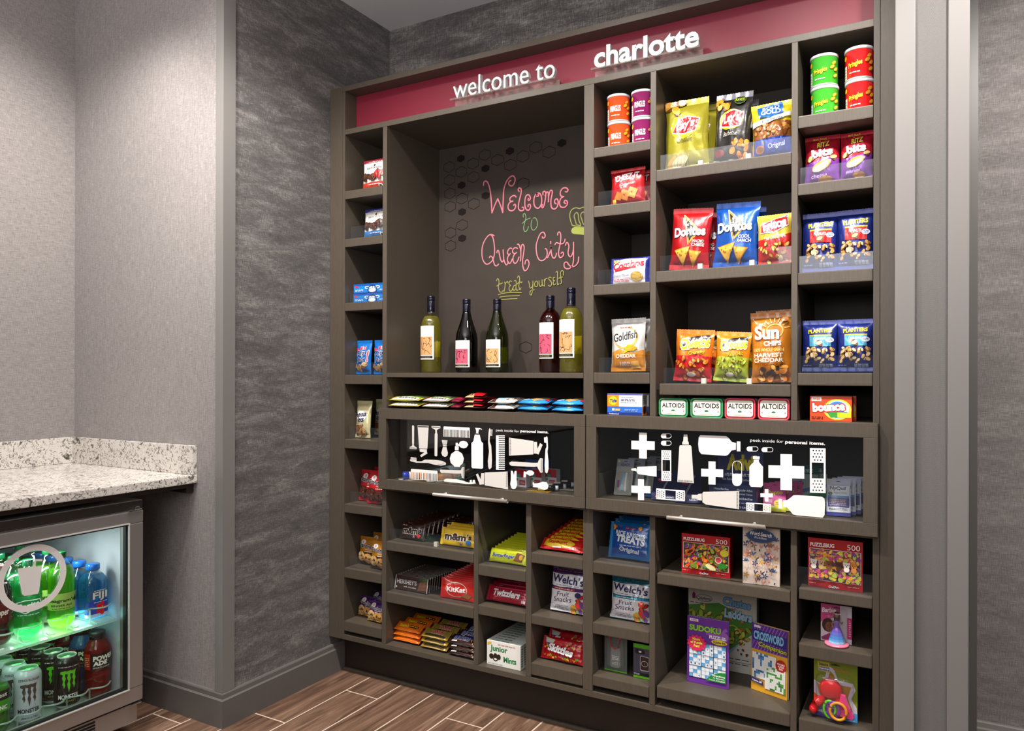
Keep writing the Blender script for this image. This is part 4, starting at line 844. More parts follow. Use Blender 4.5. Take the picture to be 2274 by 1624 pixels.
def lyingstack(nm,label,group,px0,px1,py,z,base,dr,n,Y,d=.042,rz=0,lean=70,rows=2,dy=.055,t=.0185,seed=3):
    x,w_,_=fitpx(px0,px1,py,z,Y); x,w_=clampx(x,w_,z); a=bag(nm,w_*math.cos(math.radians(rz)),d,.0125,base,dr,label+', bottom of the front stack',cat='chocolate bar',group=group,ax='h',seed=seed,wr=.7); a.location=(x,Y,z+.0085); a.rotation_euler=(-math.radians(lean),0,math.radians(rz))
    for i in range(1,n): dup(a,.0,.002*i,t*i,label+(', top of the front stack' if i==n-1 else ', %s layer of the front stack'%('second','third','fourth')[i-1]),rz)
    for r in range(1,rows+1):
        for i in range(n): dup(a,.0,dy*r,t*i+.001*r,label+', %s layer of the %s stack from the front'%((['bottom']+ORD)[i],ORD[r-1]),rz)
    return a
lyingstack('chocolate_bar','orange peanut butter cup pack','orange candy packs',866,932,1450,.168,'#e8701a',reese,3,2.24,lean=62)
lyingstack('chocolate_bar','gold and green caramel cookie bar','gold candy bars',935,993,1460,.168,'#a8873a',twix,3,2.232,lean=62)
lyingstack('chocolate_bar','brown and blue peanut candy bar','brown and blue candy bars',996,1056,1470,.168,'#2e1a16',snick,3,2.225,lean=62)
def butter(p): p.rect(.04,.04,.96,.96,'#c3c91e'); p.txt('Butterfinger',.08,.28,.68,.64,'#1f3f9c',.03,.1,out='#e8ecc8',ow=.03); p.poly([(.66,.2),(.86,.15),(.92,.7),(.72,.85)],'#7d4a22'); p.ell(.84,.5,.05,.06,'#e0a63a')
a=PB('candy_bar',1084,1168,1212,.520,2.238,.013,'#c9cf22',butter,'yellow-green candy bar, front of its row behind the clear lip',cat='candy bar',group='yellow-green candy bars',ax='h',seed=5,lean=24,hh=.047)
a.location.z+=.0; 
row(a,8,'yellow-green candy bar',.014,24,dz=.0025)
def twizz(p): p.rect(.04,.06,.96,.94,'#a81832'); p.txt('Twizzlers',.16,.3,.8,.75,'#f4f2f2',.04,.15,0,out='#5a0f22',ow=.02); p.line([(.2,.85),(.9,.88)],.02,'#d8506a',0); p.rect(.85,.1,.93,.25,'#e8d8d8')
a=PB('candy_bag',1075,1170,1292,.379,2.235,.016,'#8e1229',twizz,'dark red bag of licorice twists, front of its row',cat='candy bag',group='licorice bags',ax='h',seed=9,lean=28,hh=.056)
a.location.z+=.002
row(a,6,'dark red bag of licorice twists',.017,28,dz=.004)
def mints(p): p.rect(0,0,1,1,'#e9e7e0'); p.txt('Junior',.1,.52,.62,.84,'#1c7a3c',.035); p.txt('Mints',.5,.2,.88,.44,'#1c7a3c',.035); p.ell(.14,.36,.07,.07,'#2a1a14').ell(.26,.4,.06,.07,'#2a1a14').ell(.26,.26,.07,.05,'#2a1a14').ell(.36,.38,.06,.07,'#2a1a14').ell(.26,.27,.045,.025,'#f2efe8'); p.poly([(.02,.82),(.14,.9),(.14,.97),(.02,.93)],'#e2b822'); p.lines(.34,.88,.86,.93,1,'#c7656a'); p.lines(.04,.06,.5,.1,1,'#8a8a86')
def mtop(p): p.rect(0,0,1,1,'#dfe3dd'); p.txt('Junior Mints',.1,.2,.62,.8,'#2f6f4c',.03)
x,w_,h_=fitpx(1084,1163,1422,.168,2.235); w_=atY(1163,1450,2.232).x-atY(1084,1450,2.232).x
a=carton('mint_box',w_-.008,.083,.021,'#e9e7e0',mints,'white and green mint box, front of its row',cat='candy box',group='white and green mint boxes',top=mtop,side=lambda p:(p.rect(0,0,1,1,'#d8d8d0'),p.lines(.2,.1,.8,.9,8,'#2f6f4c')),top_col='#dfe3dd'); put(a,x-.002,2.228,.168)
row(a,10,'white and green mint box',.0215,0,dx=.0003,k=1.03)
def starb(p): p.rect(.05,.06,.95,.94,'#c81f1f'); p.poly([(.06,.3),(.3,.12),(.7,.2),(.8,.6),(.6,.9),(.1,.85)],'#f0c81e'); p.txt('Starburst',.16,.45,.62,.8,'#d8231f',.03,.1); p.ell(.86,.45,.08,.1,'#d8231f'); p.rect(.3,.1,.5,.22,'#e8e4e0')
a=PB('candy_bar',1197,1292,1204,.586,2.235,.014,'#c81f1f',starb,'red and yellow fruit chew pack, front of its row',cat='candy pack',group='fruit chew packs',ax='h',seed=7,lean=48,hh=.046)
row(a,7,'red and yellow fruit chew pack',.0145,48,dz=.004)
def skit(p): p.rect(.06,.06,.94,.94,'#c91420'); p.poly([(.06,.95),(.3,.88),(.26,.7),(.08,.72)],'#dfe8d8'); p.pile('candy',.06,.08,.9,.2,22,.028,3); p.pile('candy',.6,.6,.9,.85,14,.026,5); p.pile('candy',.08,.5,.2,.7,6,.026,6); p.txt('Skittles',.2,.3,.78,.66,'#f6f6f6',.05,.1,-6,out='#8a0f18',ow=.03)
a=PB('candy_bag',1198,1294,1432,.218,2.232,.022,'#c91420',skit,'red bag of rainbow candies, front of the pile',cat='candy bag',group='red candy bags',ax='h',seed=11,lean=22); 
row(a,4,'red bag of rainbow candies',.026,22,dz=.012)
def welch(c1,c2,c3,sub):
    def d(p):
        p.rect(.0,.85,1,1,c1); p.rect(0,0,1,.85,c2); p.txt('Fruit is our 1st ingredient!',.14,.885,.92,.92,'#c9b23a'); p.poly([(0,.84),(.3,.82),(.6,.84),(1,.82),(1,.55),(.6,.57),(.3,.55),(0,.57)],'#e9e6ea'); p.line([(0,.845),(.3,.825),(.6,.845),(1,.825)],.012,'#2a2a6a'); p.line([(0,.565),(.3,.545),(.6,.565),(1,.545)],.012,'#2a2a6a')
        p.txt("Welch's",.04,.63,.96,.8,'#23255c',.025,0,-3); p.lines(.16,.585,.84,.605,1,'#55557a'); p.rect(.1,.5,.75,.54,c3); p.lines(.14,.51,.7,.53,1,'#f4f0f0')
        p.rect(0,.02,1,.49,'#e8e6ea'); p.txt('Fruit',.22,.36,.6,.46,'#26265e',.0,.25,5); p.txt('Snacks',.12,.24,.66,.35,'#26265e',.0,.25,3); p.pile('fruit',.62,.04,.95,.24,8,.1,4); p.pile('red',.8,.3,.98,.4,3,.07,6); p.ell(.84,.42,.08,.07,sub); p.lines(.2,.06,.55,.18,3,'#9a9aa8'); p.ring(.1,.13,.08,.08,.01,'#88889a')
    return d
a=PB('fruit_snack_bag',1219,1296,1266,.379,2.248,.035,'#e8e6ea',welch('#4a1f58','#5c2a6a','#b8283c','#2a2a66'),'purple topped white bag of fruit snacks, left of the two bags',cat='snack bag',group='fruit snack bags',seed=12,top='#4a1f58',lean=7)
dup(a,.0,.05,.0,'purple topped bag of fruit snacks directly behind the front one')
a=PB('fruit_snack_bag',1352,1442,1288,.390,2.248,.035,'#e8e6ea',welch('#0f6f8a','#1a8fae','#1f9fb4','#e05a3c'),'teal topped white bag of fruit snacks, right of the two bags',cat='snack bag',group='fruit snack bags',seed=14,top='#0f6f8a',lean=7)
dup(a,.0,.05,.0,'teal topped bag of fruit snacks directly behind the front one')
# ================================================================ COLUMNS 3 TO 5
def can(px0,px1,yt,yb,z,Y,c,c2,label,group,txtc='#f4f4f0',yell=0,two=True,lab2=None):
    a,b=atY(px0,812,Y+.037),atY(px1,812,Y+.037); x=(a.x+b.x)/2; R=.0365; H=(atY((px0+px1)/2,yt,Y).z-z)/(2 if two else 1)-.0008
    root=empty('chip_can',(x,Y+R,z+.0004),label=label,cat='snack can',group=group)
    m=MB(); m.lathe([(R-.002,0),(R,.0015),(R,.004),(R-.0008,.005),(R-.0008,H-.0085)],36,cols=[lin('#c8c8c8'),lin('#c8c8c8'),lin(c),lin(c),lin(c)]); m.build('can_body','gloss',root,True,True)
    m=MB(); m.lathe([(R-.0006,H-.0085),(R+.0012,H-.0075),(R+.0012,H-.001),(R-.0005,H),(R-.003,H),(R-.004,H-.002),(.001,H-.002)],36,lin('#dfe0e4')); m.build('plastic_lid','gloss',root,True,True)
    tc=-math.atan2(x,Y)
    def fn(u,v,o): t=tc-1.35+u/R; return ((R-.0008+o)*math.sin(t),-(R-.0008+o)*math.cos(t),.005+v)
    p=Pr(fn,R*2.7,H-.0135,.006,.0002,.00015); p.rect(0,0,.12,.5,'#e9e6e0'); [p.rect(.015,.06+i*.1,.1,.09+i*.1,'#8a8a8a') for i in range(4)]; p.ell(.06,.78,.06,.07,'#f0b81c')
    if yell: p.txt('Pringles',.2,.34,.58,.58,'#f0d21e',.03,.15,10,out='#2a1d10',ow=.03)
    else: p.txt('PRINGLES',.2,.34,.56,.6,txtc,.03,0,0)
    p.lines(.24,.14,.52,.22,1,'#f4f0ea')
    for q in ((.78,.74),(.84,.5),(.72,.58),(.82,.26)): p.ell(*q,.085,.05,'#a8741c',.6).ell(q[0]-.005,q[1]+.01,.075,.038,c2,.6)
    p.build('printed_wrap','gloss',root)
    if two: dup(root,-.0015,.0,H+.0012,lab2)
    return root
can(1348,1400,206,324,1.904,2.235,'#e2481c','#e8b02a','orange chip can, bottom of the left stack on the top shelf','orange chip cans',lab2='orange chip can, top of the left stack on the top shelf')
can(1404,1452,196,318,1.904,2.235,'#7a1c52','#d89a3a','purple chip can, bottom of the stack by the divider','purple chip cans',lab2='purple chip can, top of the stack by the divider')
can(1801,1860,117,252,1.902,2.236,'#3a9a2a','#c9b83a','green chip can, bottom of its stack at upper right','green chip cans',yell=1,lab2='green chip can, top of its stack at upper right')
can(1876,1940,100,240,1.902,2.232,'#cf1c1c','#d8982a','red chip can, bottom of the rightmost stack','red chip cans',yell=1,lab2='red chip can, top of the rightmost stack')
def cheezit(p): p.txt('CHEEZ-IT',.14,.66,.86,.84,'#f4f2ee',.04,.1,4,out='#7a0d14',ow=.03); p.txt('Original',.3,.5,.74,.58,'#f0e6dc',.0,.2,4); p.poly([(.28,.2),(.5,.12),(.62,.34),(.4,.42)],'#e08a3a'); p.poly([(.5,.24),(.72,.16),(.84,.38),(.62,.46)],'#ee9e48'); p.poly([(.12,.2),(.32,.14),(.4,.3),(.22,.38)],'#d97f30'); p.ell(.44,.27,.02,.02,'#9a4a1a').ell(.66,.32,.02,.02,'#9a4a1a'); p.rect(.08,.02,.18,.18,'#e8c83a')
a=PB('cracker_bag',1352,1428,372,1.718,2.245,.032,'#b5161e',cheezit,'red bag of cheese crackers, front one behind the clear lip',roll=-1.5,cat='snack bag',group='red cracker bags',seed=21,lean=4,rz=2); dup(a,.014,.05,0,'red bag of cheese crackers tucked behind the front one')
def combos(p): p.rect(.08,.0,.86,.93,'#e6e2e4'); p.txt('Combos',.08,.56,.84,.84,'#d21c2a',.045,.1,6,out='#ffffff'); p.poly([(.14,.45),(.66,.55),(.66,.64),(.14,.55)],'#c81c2a'); p.pile('nut',.1,.72,.3,.9,4,.05); p.ell(.68,.25,.14,.1,'#c89a3a').ell(.66,.27,.1,.07,'#e3c064'); p.txt('Cheddar Cheese',.1,.26,.5,.34,'#222266'); p.lines(.12,.08,.5,.18,2,'#c84a50')
a=PB('pretzel_bag',1350,1442,572,1.467,2.245,.035,'#2a3090',combos,'white and blue bag of stuffed pretzel snacks, front one',cat='snack bag',group='stuffed pretzel bags',seed=22,lean=6,ax='h'); dup(a,.0,.055,.003,'white and blue bag of stuffed pretzel snacks behind the front one')
def gold(p): p.rect(0,0,1,.36,'#c98022'); p.poly([(0,.36),(.3,.42),(.7,.34),(1,.4),(1,.3),(0,.3)],'#d8923a'); p.ell(.48,.62,.36,.3,'#e6a648').ell(.46,.63,.32,.26,'#f0ede6'); p.txt('Goldfish',.1,.58,.82,.74,'#2a2624',.02,.1,8); p.lines(.3,.8,.66,.85,1,'#b04a3a'); p.poly([(.42,.42),(.55,.5),(.74,.48),(.86,.43),(.74,.38),(.56,.37),(.44,.33),(.47,.42)],'#e8b02a'); p.txt('CHEDDAR',.16,.25,.78,.32,'#f2ece2',.03,0,0); p.txt('100',.3,.1,.5,.18,'#f2e6d2',.03); p.lines(.52,.1,.76,.18,3,'#f2e6d2'); p.poly([(.6,.06),(.88,.06),(.84,.2),(.66,.18)],'#e0a848')
a=PB('cracker_bag',1352,1430,708,1.1875,2.245,.034,'#e3e0dc',gold,'white and orange bag of fish crackers, front one',roll=-1,cat='snack bag',group='white and orange cracker bags',seed=23,lean=3,rz=-2); dup(a,.010,.05,0,'white and orange bag of fish crackers half hidden behind the front one',4)
def tide(p): p.rect(0,.0,1,.4,'#2c66c4').rect(0,.0,1,.13,'#1b2f7a').rect(0,.4,1,.93,'#eceae6').rect(0,.93,1,1,'#5a5aa8'); p.rect(0,.4,.34,.93,'#ee8a1e'); p.ell(.17,.67,.12,.12,'#f4c81e'); p.txt('Tide',.07,.58,.28,.76,'#1b3c8f',.04,.15,4); p.txt('Laundry Detergent',.4,.8,.74,.86,'#2b2b6a',.01); p.txt('Detergente para la ropa',.4,.56,.86,.62,'#2b2b6a',.01); p.lines(.4,.66,.8,.76,2,'#5a5a8a'); p.rect(.14,.2,.22,.32,'#b8cce8').rect(.24,.2,.38,.3,'#e8b070'); p.lines(.5,.18,.9,.3,2,'#88a8dc'); p.txt('Professional',.06,.03,.34,.09,'#e8e8f4',.01)
a=PC('detergent_box',1349,1426,875,1.0525,2.215,.045,'#e4e2dc',tide,'orange, white and blue laundry detergent box, front one',cat='box',group='detergent boxes',side=lambda p:(p.rect(0,0,1,.4,'#e08a20'),p.ell(.5,.25,.3,.3,'#2a1d3a'),p.lines(.1,.5,.9,.9,5,'#7a7a92')))
dup(a,.004,.05,0,'orange, white and blue laundry detergent box behind the front one')
# ---- big chip shelves
def lays(base,acc,sub,f):
    def d(p):
        p.ell(.48,.6,.34,.3,'#e8c81c'); p.poly([(.18,.52),(.3,.7),(.55,.74),(.84,.68),(.76,.5),(.5,.47)],'#ece8e2'); p.poly([(.2,.53),(.31,.69),(.55,.72),(.82,.67),(.74,.51),(.5,.485)],'#c8141e'); p.txt("Lay's",.28,.52,.72,.69,'#f6f4f0',.04,.15,6)
        p.txt(sub,.3,.37,.68,.43,acc,.0,.1,0)
        if f: p.pile('chip',.04,.7,.4,.9,5,.14,3); p.pile('orange',.55,.05,.95,.3,12,.1,5); p.ell(.2,.15,.14,.1,'#7a1a14'); p.ell(.7,.86,.16,.13,'#16180f'); p.ring(.7,.86,.15,.12,.012,'#5c8a2a'); p.txt('FLAVOR',.58,.84,.82,.89,'#b8d03a',.02)
        else: p.pile('chip',.02,.78,.4,.96,4,.15,2); p.ell(.3,.14,.26,.13,'#c9a04a',.4).ell(.36,.13,.2,.1,'#efe6b4',.4); [p.line([(.2+i*.08,.05),(.26+i*.08,.2)],.01,'#c8b86a',0) for i in range(5)]
    return d
Y4=2.245
a=PB('chip_bag',1467,1568,214,1.806,Y4,.055,'#a39a2a',lays('y','#4a4a10','Classic',0),'pale yellow bag of potato chips, left on the top chip shelf',roll=-1,cat='chip bag',group='pale yellow chip bags',seed=31,lean=4,rz=3); dup(a,.012,.075,.0,'pale yellow bag of potato chips behind the front one')
a=PB('chip_bag',1577,1660,200,1.806,Y4,.05,'#262422',lays('k','#d8d0c4','Barbecue',1),'black bag of barbecue chips with a torn foil top, middle of the top chip shelf',roll=1.5,cat='chip bag',group='black chip bags',seed=32,lean=5,rz=-2,top='#5c5c66'); dup(a,.0,.08,0,'black bag of barbecue chips behind the front one')
def rold(p): p.rect(0,.0,1,.34,'#1f3c9c'); p.rect(0,.34,1,.62,'#8c5426'); p.pile('pretz',.06,.34,.94,.58,26,.075,2); p.poly([(0,.56),(.5,.6),(1,.7),(1,.78),(.5,.68),(0,.66)],'#f0eee8'); p.txt('tiny twists',.28,.6,.82,.68,'#23265c',.0,0,6); p.poly([(.2,.72),(.16,.92),(.78,.97),(.84,.76),(.5,.68)],'#1c5fae'); p.txt('ROLD',.3,.84,.72,.92,'#f4f4f0',.03); p.txt('GOLD',.26,.75,.76,.84,'#f4f4f0',.03); p.txt('Original',.42,.14,.84,.24,'#f4f4f4',.0,.15,6); p.food('pretz',.2,.16,.12); p.ring(.2,.16,.1,.08,.03,'#a5652b')
a=PB('pretzel_bag',1667,1762,222,1.806,Y4,.05,'#d9c41e',rold,'yellow and blue bag of tiny pretzels, right on the top chip shelf',roll=-2.5,cat='snack bag',group='yellow pretzel bags',seed=33,lean=4,rz=2); dup(a,-.002,.085,.006,'yellow and blue bag of tiny pretzels behind the front one',-3)
def dorit(sub,c):
    def d(p):
        p.poly([(.3,.86),(.74,.6),(.5,.4)],'#e8a03a'); p.poly([(.34,.82),(.7,.6),(.5,.44)],'#1a1514'); p.line([(.3,.88),(.76,.6),(.48,.38),(.3,.88)],.022,'#f0c87a',0); p.txt('Doritos',.06,.52,.9,.68,'#f6f6f4',.045,0,4,out='#1a1a1e',ow=.03); p.txt(sub[0],.6,.42,.88,.47,'#f0ece6',.02,.15); p.txt(sub[1],.58,.36,.9,.41,'#f0ece6',.02,.15)
        p.poly([(.1,.3),(.54,.36),(.36,.06)],'#c9862a'); p.poly([(.12,.29),(.52,.345),(.36,.08)],'#eeb648'); p.poly([(.5,.3),(.84,.28),(.6,.04)],'#b8761c'); p.poly([(.52,.285),(.8,.27),(.61,.06)],'#e6a838'); p.pile('red' if 0 else 'orange',.2,.14,.66,.28,7,.02,3)
    return d
a=PB('chip_bag',1480,1568,462,1.497,Y4,.05,'#b5161c',dorit(('NACHO','CHEESE'),'r'),'red bag of tortilla chips on the middle chip shelf',roll=3.5,cat='chip bag',group='red chip bags',seed=34,lean=4,rz=4); dup(a,.012,.08,0,'red bag of tortilla chips behind the front one')
a=PB('chip_bag',1576,1676,448,1.497,Y4,.055,'#1650a8',dorit(('COOL','RANCH'),'b'),'bright blue bag of tortilla chips, middle of the middle chip shelf',roll=2.5,cat='chip bag',group='blue chip bags',seed=35,lean=4,rz=-2); dup(a,.0,.085,0,'bright blue bag of tortilla chips behind the front one')
def fritos(p): p.rect(0,.0,1,.5,'#c0201c'); p.poly([(0,.5),(.5,.46),(1,.6),(1,.4),(0,.4)],'#c0201c'); p.poly([(.08,.62),(.1,.8),(.9,.98),(.94,.74),(.5,.6)],'#d8cfc4'); p.poly([(.1,.64),(.12,.79),(.88,.95),(.92,.76),(.5,.62)],'#c41f1c'); p.txt('Fritos',.16,.68,.86,.88,'#f6f4f2',.04,.1,12,out='#1f2f7a',ow=.03); p.txt('The ORIGINAL',.2,.48,.86,.56,'#f0e6d8',.01,0,8); p.pile('chip',.06,.04,.94,.4,22,.075,3)
a=PB('chip_bag',1680,1764,474,1.497,Y4,.045,'#d9b93a',fritos,'red and yellow bag of corn chips, right on the middle chip shelf',roll=-2,cat='chip bag',group='red and yellow corn chip bags',seed=36,lean=4,rz=3); dup(a,-.006,.075,0,'red and yellow bag of corn chips behind the front one')
def cheet(sub,lo,f):
    def d(p):
        p.rect(0,0,1,.48,lo); p.poly([(0,.48),(.3,.44),(.6,.52),(1,.46),(1,.4),(0,.4)],lo); p.poly([(.12,.6),(.16,.78),(.5,.86),(.92,.9),(.94,.68),(.5,.62)],'#1a1614'); p.txt('Cheetos',.14,.62,.92,.84,'#f0d21e',.04,.1,8,out='#f4f0e4',ow=.06); p.txt('Cheetos',.14,.62,.92,.84,'#f2c81a',.03,.1,8); p.txt(sub,.4,.5,.84,.58,'#f4d23a',.02,.2,10,out='#3a1208',ow=.03); p.pile(f,.06,.06,.94,.42,24,.07,3); p.ell(.5,.13,.12,.06,'#f2e6d8')
    return d
a=PB('puff_bag',1490,1574,735,1.154,Y4,.05,'#d9761c',cheet('Crunchy','#b81a1e','puff'),'orange and red bag of cheese puffs, left on the bottom chip shelf',roll=3,cat='chip bag',group='orange puff bags',seed=37,lean=5,rz=3); dup(a,.006,.08,0,'orange and red bag of cheese puffs behind the left one')
a=PB('puff_bag',1579,1657,740,1.154,Y4,.05,'#d9861c',cheet("Flamin' Hot",'#9fae2c','green'),'orange and green bag of cheese puffs, middle of the bottom chip shelf',roll=3.5,cat='chip bag',group='orange and green puff bags',seed=38,lean=6,rz=3); dup(a,-.003,.085,.0,'orange and green bag of cheese puffs behind the middle one',-2)
def sun(p):
    p.rect(.02,.0,.98,.3,'#b0661c'); p.ring(.62,.72,.2,.17,.03,'#f0c060')
    for i in range(9): t=.3+i*.33; p.line([(.62+.25*math.cos(t),.72+.13*math.sin(t)),(.62+.36*math.cos(t),.72+.19*math.sin(t))],.02,'#f2d27a',0)
    p.txt('Sun',.1,.6,.74,.8,'#f6f4ee',.04); p.txt('CHIPS',.34,.51,.8,.58,'#f6f4ee',.04); p.txt('100% WHOLE GRAIN',.08,.43,.86,.48,'#e3cf7a',.01); p.txt('HARVEST',.08,.35,.84,.41,'#f2ead8',.03); p.txt('CHEDDAR',.08,.28,.84,.34,'#f2ead8',.03); p.pile('orange',.1,.04,.9,.24,14,.1,4); p.pile('brown',.3,.08,.7,.2,5,.08,2); p.ell(.86,.88,.09,.06,'#b8763a')
a=PB('chip_bag',1664,1760,694,1.154,Y4+.01,.05,'#bf7420',sun,'tall amber bag of wavy chips, right on the bottom chip shelf',roll=-1.5,cat='chip bag',group='amber chip bags',seed=39,lean=3,rz=-2,mat='gloss'); dup(a,.0,.075,.012,'tall amber bag of wavy chips behind the front one',-3)
# ---- mint tins
def tin(px0,px1,col,label,group,z=1.0525,Y=2.212):
    x,w,h=fitpx(px0,px1,885,z,Y); root=empty('mint_tin',(x,Y,z+.0004),label=label,cat='mint tin',group=group)
    def rr(w,h,r,n=6): 
        P=[]
        for cx,cz,a in ((w/2-r,r,-90),(w/2-r,h-r,0),(-w/2+r,h-r,90),(-w/2+r,r,180)):
            for i in range(n+1): t=math.radians(a+90*i/n); P.append((cx+r*math.cos(t),cz+r*math.sin(t)))
        return P
    m=MB(); m.c=lin(col); m.prism(rr(w,h,.010),0,.009); m.build('lid','metal' if 0 else 'gloss',root,False,True)
    m=MB(); m.c=lin('#8d8f8c'); m.prism([(a*.985,b*.98+.0006) for a,b in rr(w,h,.010)],.0093,.021); m.build('tin_base','metal',root,False,True)
    p=Pr(lambda u,v,o:(u-w/2,-o,v),w,h,9,.0002,.00025); q=[((a+w/2)/w,b/h) for a,b in rr(w,h,.010)]
    p.line([(.5+(a-.5)*.95,.5+(b-.5)*.93) for a,b in q]+[(.5+(q[0][0]-.5)*.95,.5+(q[0][1]-.5)*.93)],.008,'#cfc9b8',0); p.poly([(.5+(a-.5)*.84,.5+(b-.5)*.78) for a,b in q],'#ece7da'); p.txt('ALTOIDS',.12,.5,.88,.74,'#1f1a16',.02); p.lines(.44,.3,.56,.4,1,'#2b8a5a'); p.ell(.5,.36,.05,.025,'#2b7a4a'); p.txt('PEPPERMINT',.3,.16,.7,.21,'#b09a7a'); p.ell(.14,.34,.02,.02,'#c98a80'); p.ell(.86,.34,.02,.02,'#c98a80'); p.build('printed_lid','gloss',root,False)
    row(root,3,label.split(',')[0],.0235,0,dx=.0014,k=1.0,group=group); return root
tin(1463,1528,'#0f7a3c','green mint tin leftmost of the four rows, front one','green tins, left row')
tin(1533,1606,'#0f7a3c','green mint tin in the second row from left, front one','green tins, second row')
tin(1609,1678,'#b81c34','red mint tin in the row left of the last, front one','red tins, third row')
tin(1683,1754,'#b81c34','red mint tin in the last row by the divider, front one','red tins, last row')
# ---- column 5
def ritz(sub,c):
    def d(p): p.rect(0,0,1,.42,'#7a3a9a'); p.poly([(0,.42),(1,.5),(1,.36),(0,.3)],'#7a3a9a'); p.txt('BIG BAG',.24,.9,.62,.95,'#d9c03a',.02); p.txt('RITZ',.36,.73,.72,.84,'#e9c81e',.04,.1,6,out='#1c3a8a',ow=.03); p.txt('bits',.2,.52,.82,.7,'#f6f2f4',.05,0,6); p.food('nut',.16,.5,.12,1).food('nut',.85,.5,.12,2); p.ell(.5,.34,.3,.14,'#d99a3a',.4).ell(.48,.32,.26,.1,'#f0d8a0',.4); p.txt(sub,.2,.13,.66,.2,'#e8e0ee',.0,0,4); p.ell(.6,.1,.2,.08,'#c98a3a'); p.pile('red',.1,.82,.9,.88,5,.04,2)
    return d
PB('cracker_bag',1783,1862,296,1.713,2.24,.045,'#a8182a',ritz('cheese',0),'red and purple bag of mini cracker sandwiches, left one',cat='snack bag',group='red and purple cracker bags',seed=41,lean=6,rz=2)
PB('cracker_bag',1862,1942,286,1.713,2.235,.045,'#a8182a',ritz('peanut butter',1),'red and purple bag of mini cracker sandwiches, right one lettered peanut butter',cat='snack bag',group='red and purple cracker bags',seed=42,lean=6,rz=-2)
def plant(c,word):
    def d(p):
        p.txt('PLANTERS',.16,.74,.86,.82,'#e9d21e',.04,0,3); p.rect(.2,.68,.86,.705,'#c9b03a'); p.rect(.2,.48,.86,.68,c); p.txt(word,.32,.6,.7,.65,'#f4f0ec',.02); p.ell(.82,.6,.12,.08,'#dfe4ec'); p.lines(.75,.58,.9,.63,2,'#6a7ab0'); p.food('nut' if c!='#5aa8cc' else 'cashew',.5,.54,.12,3)
        p.pile('nut' if c!='#5aa8cc' else 'cashew',.12,.18,.92,.44,26,.08,5); p.pile('cashew',.14,.24,.5,.4,6,.08,2); [p.rect(.5+i*.1,.08,.585+i*.1,.14,'#8f9cc0') for i in range(4)]; p.lines(.06,.1,.3,.13,1,'#8f9cc0')
    return d
for zb,yt,c,wd,g in ((1.466,470,'#c02a2a','PEANUTS','peanuts'),(1.187,712,'#5aa8cc','CASHEWS','cashews')):
    a=PB('nut_bag',1776,1858,yt,zb,2.236,.04,'#1d2c7a',plant(c,wd),'navy blue bag of %s, left of the pair'%g,cat='snack bag',group='navy bags of '+g,seed=int(zb*50),lean=5,rz=1)
    x,w_,_=fitpx(1860,1940,yt,zb,2.236); x,w_=clampx(x,w_,zb); dup(a,x-a.location.x-.002,-.004,0,'navy blue bag of %s, right of the pair'%g,rz=-1)
    
def bounce(p): p.rect(0,0,1,1,'#dc4a1e'); p.ell(.66,.48,.33,.27,'#e0d83a').ell(.66,.48,.27,.235,'#bcd0f0').ell(.66,.47,.24,.21,'#3a86d8'); p.poly([(.42,.34),(.6,.4),(.93,.34),(.93,.2),(.5,.16)],'#3f9a3a'); p.poly([(.82,.4),(.86,.66),(.94,.64),(.93,.4)],'#f2f2f2'); p.rect(.66,.16,.98,.36,'#c8d81e'); p.txt('bounce',.06,.4,.84,.76,'#ffffff',.06,0,4,out='#c81e1e',ow=.07); p.rect(.04,.8,.28,.97,'#f0e6e0'); p.txt('FREE',.07,.84,.25,.93,'#d8401c',.03); p.lines(.04,.08,.32,.2,2,'#5a1a0a')
a=PC('dryer_sheet_box',1799,1892,881,1.0525,2.222,.04,'#c23414',bounce,'orange and green dryer sheet box, front one',cat='box',group='dryer sheet boxes',side_col='#8f1a12'); dup(a,.006,.06,0,'orange and green dryer sheet box behind the front one')
# ---- lower right
def rice(p): p.rect(.08,.04,.92,.96,'#1767ae'); p.poly([(.14,.9),(.86,.9),(.9,.1),(.1,.1)],'#174a9c'); p.txt('RICE KRISPIES',.16,.62,.86,.74,'#e8f0f6',.03,0,-5); p.txt('TREATS',.18,.42,.86,.62,'#f4f8fa',.05,0,-5); p.lines(.28,.33,.78,.38,1,'#c8dcea'); p.txt('Original',.28,.14,.74,.3,'#f0f6fa',.03,0,-5); p.pile('orange',.1,.72,.2,.9,3,.05); p.pile('orange',.72,.8,.84,.9,2,.05); p.txt('Snap',.4,.8,.62,.88,'#c83a3a',.02)
a=PB('cereal_treat',1348,1442,1170,.585,2.25,.02,'#1f7ac0',rice,'shiny blue wrapped cereal treat, front of its row behind the clear lip',cat='snack pack',group='blue cereal treats',ax='h',seed=51,lean=14); row(a,7,'shiny blue wrapped cereal treat',.021,14,dx=.001,dz=.004)
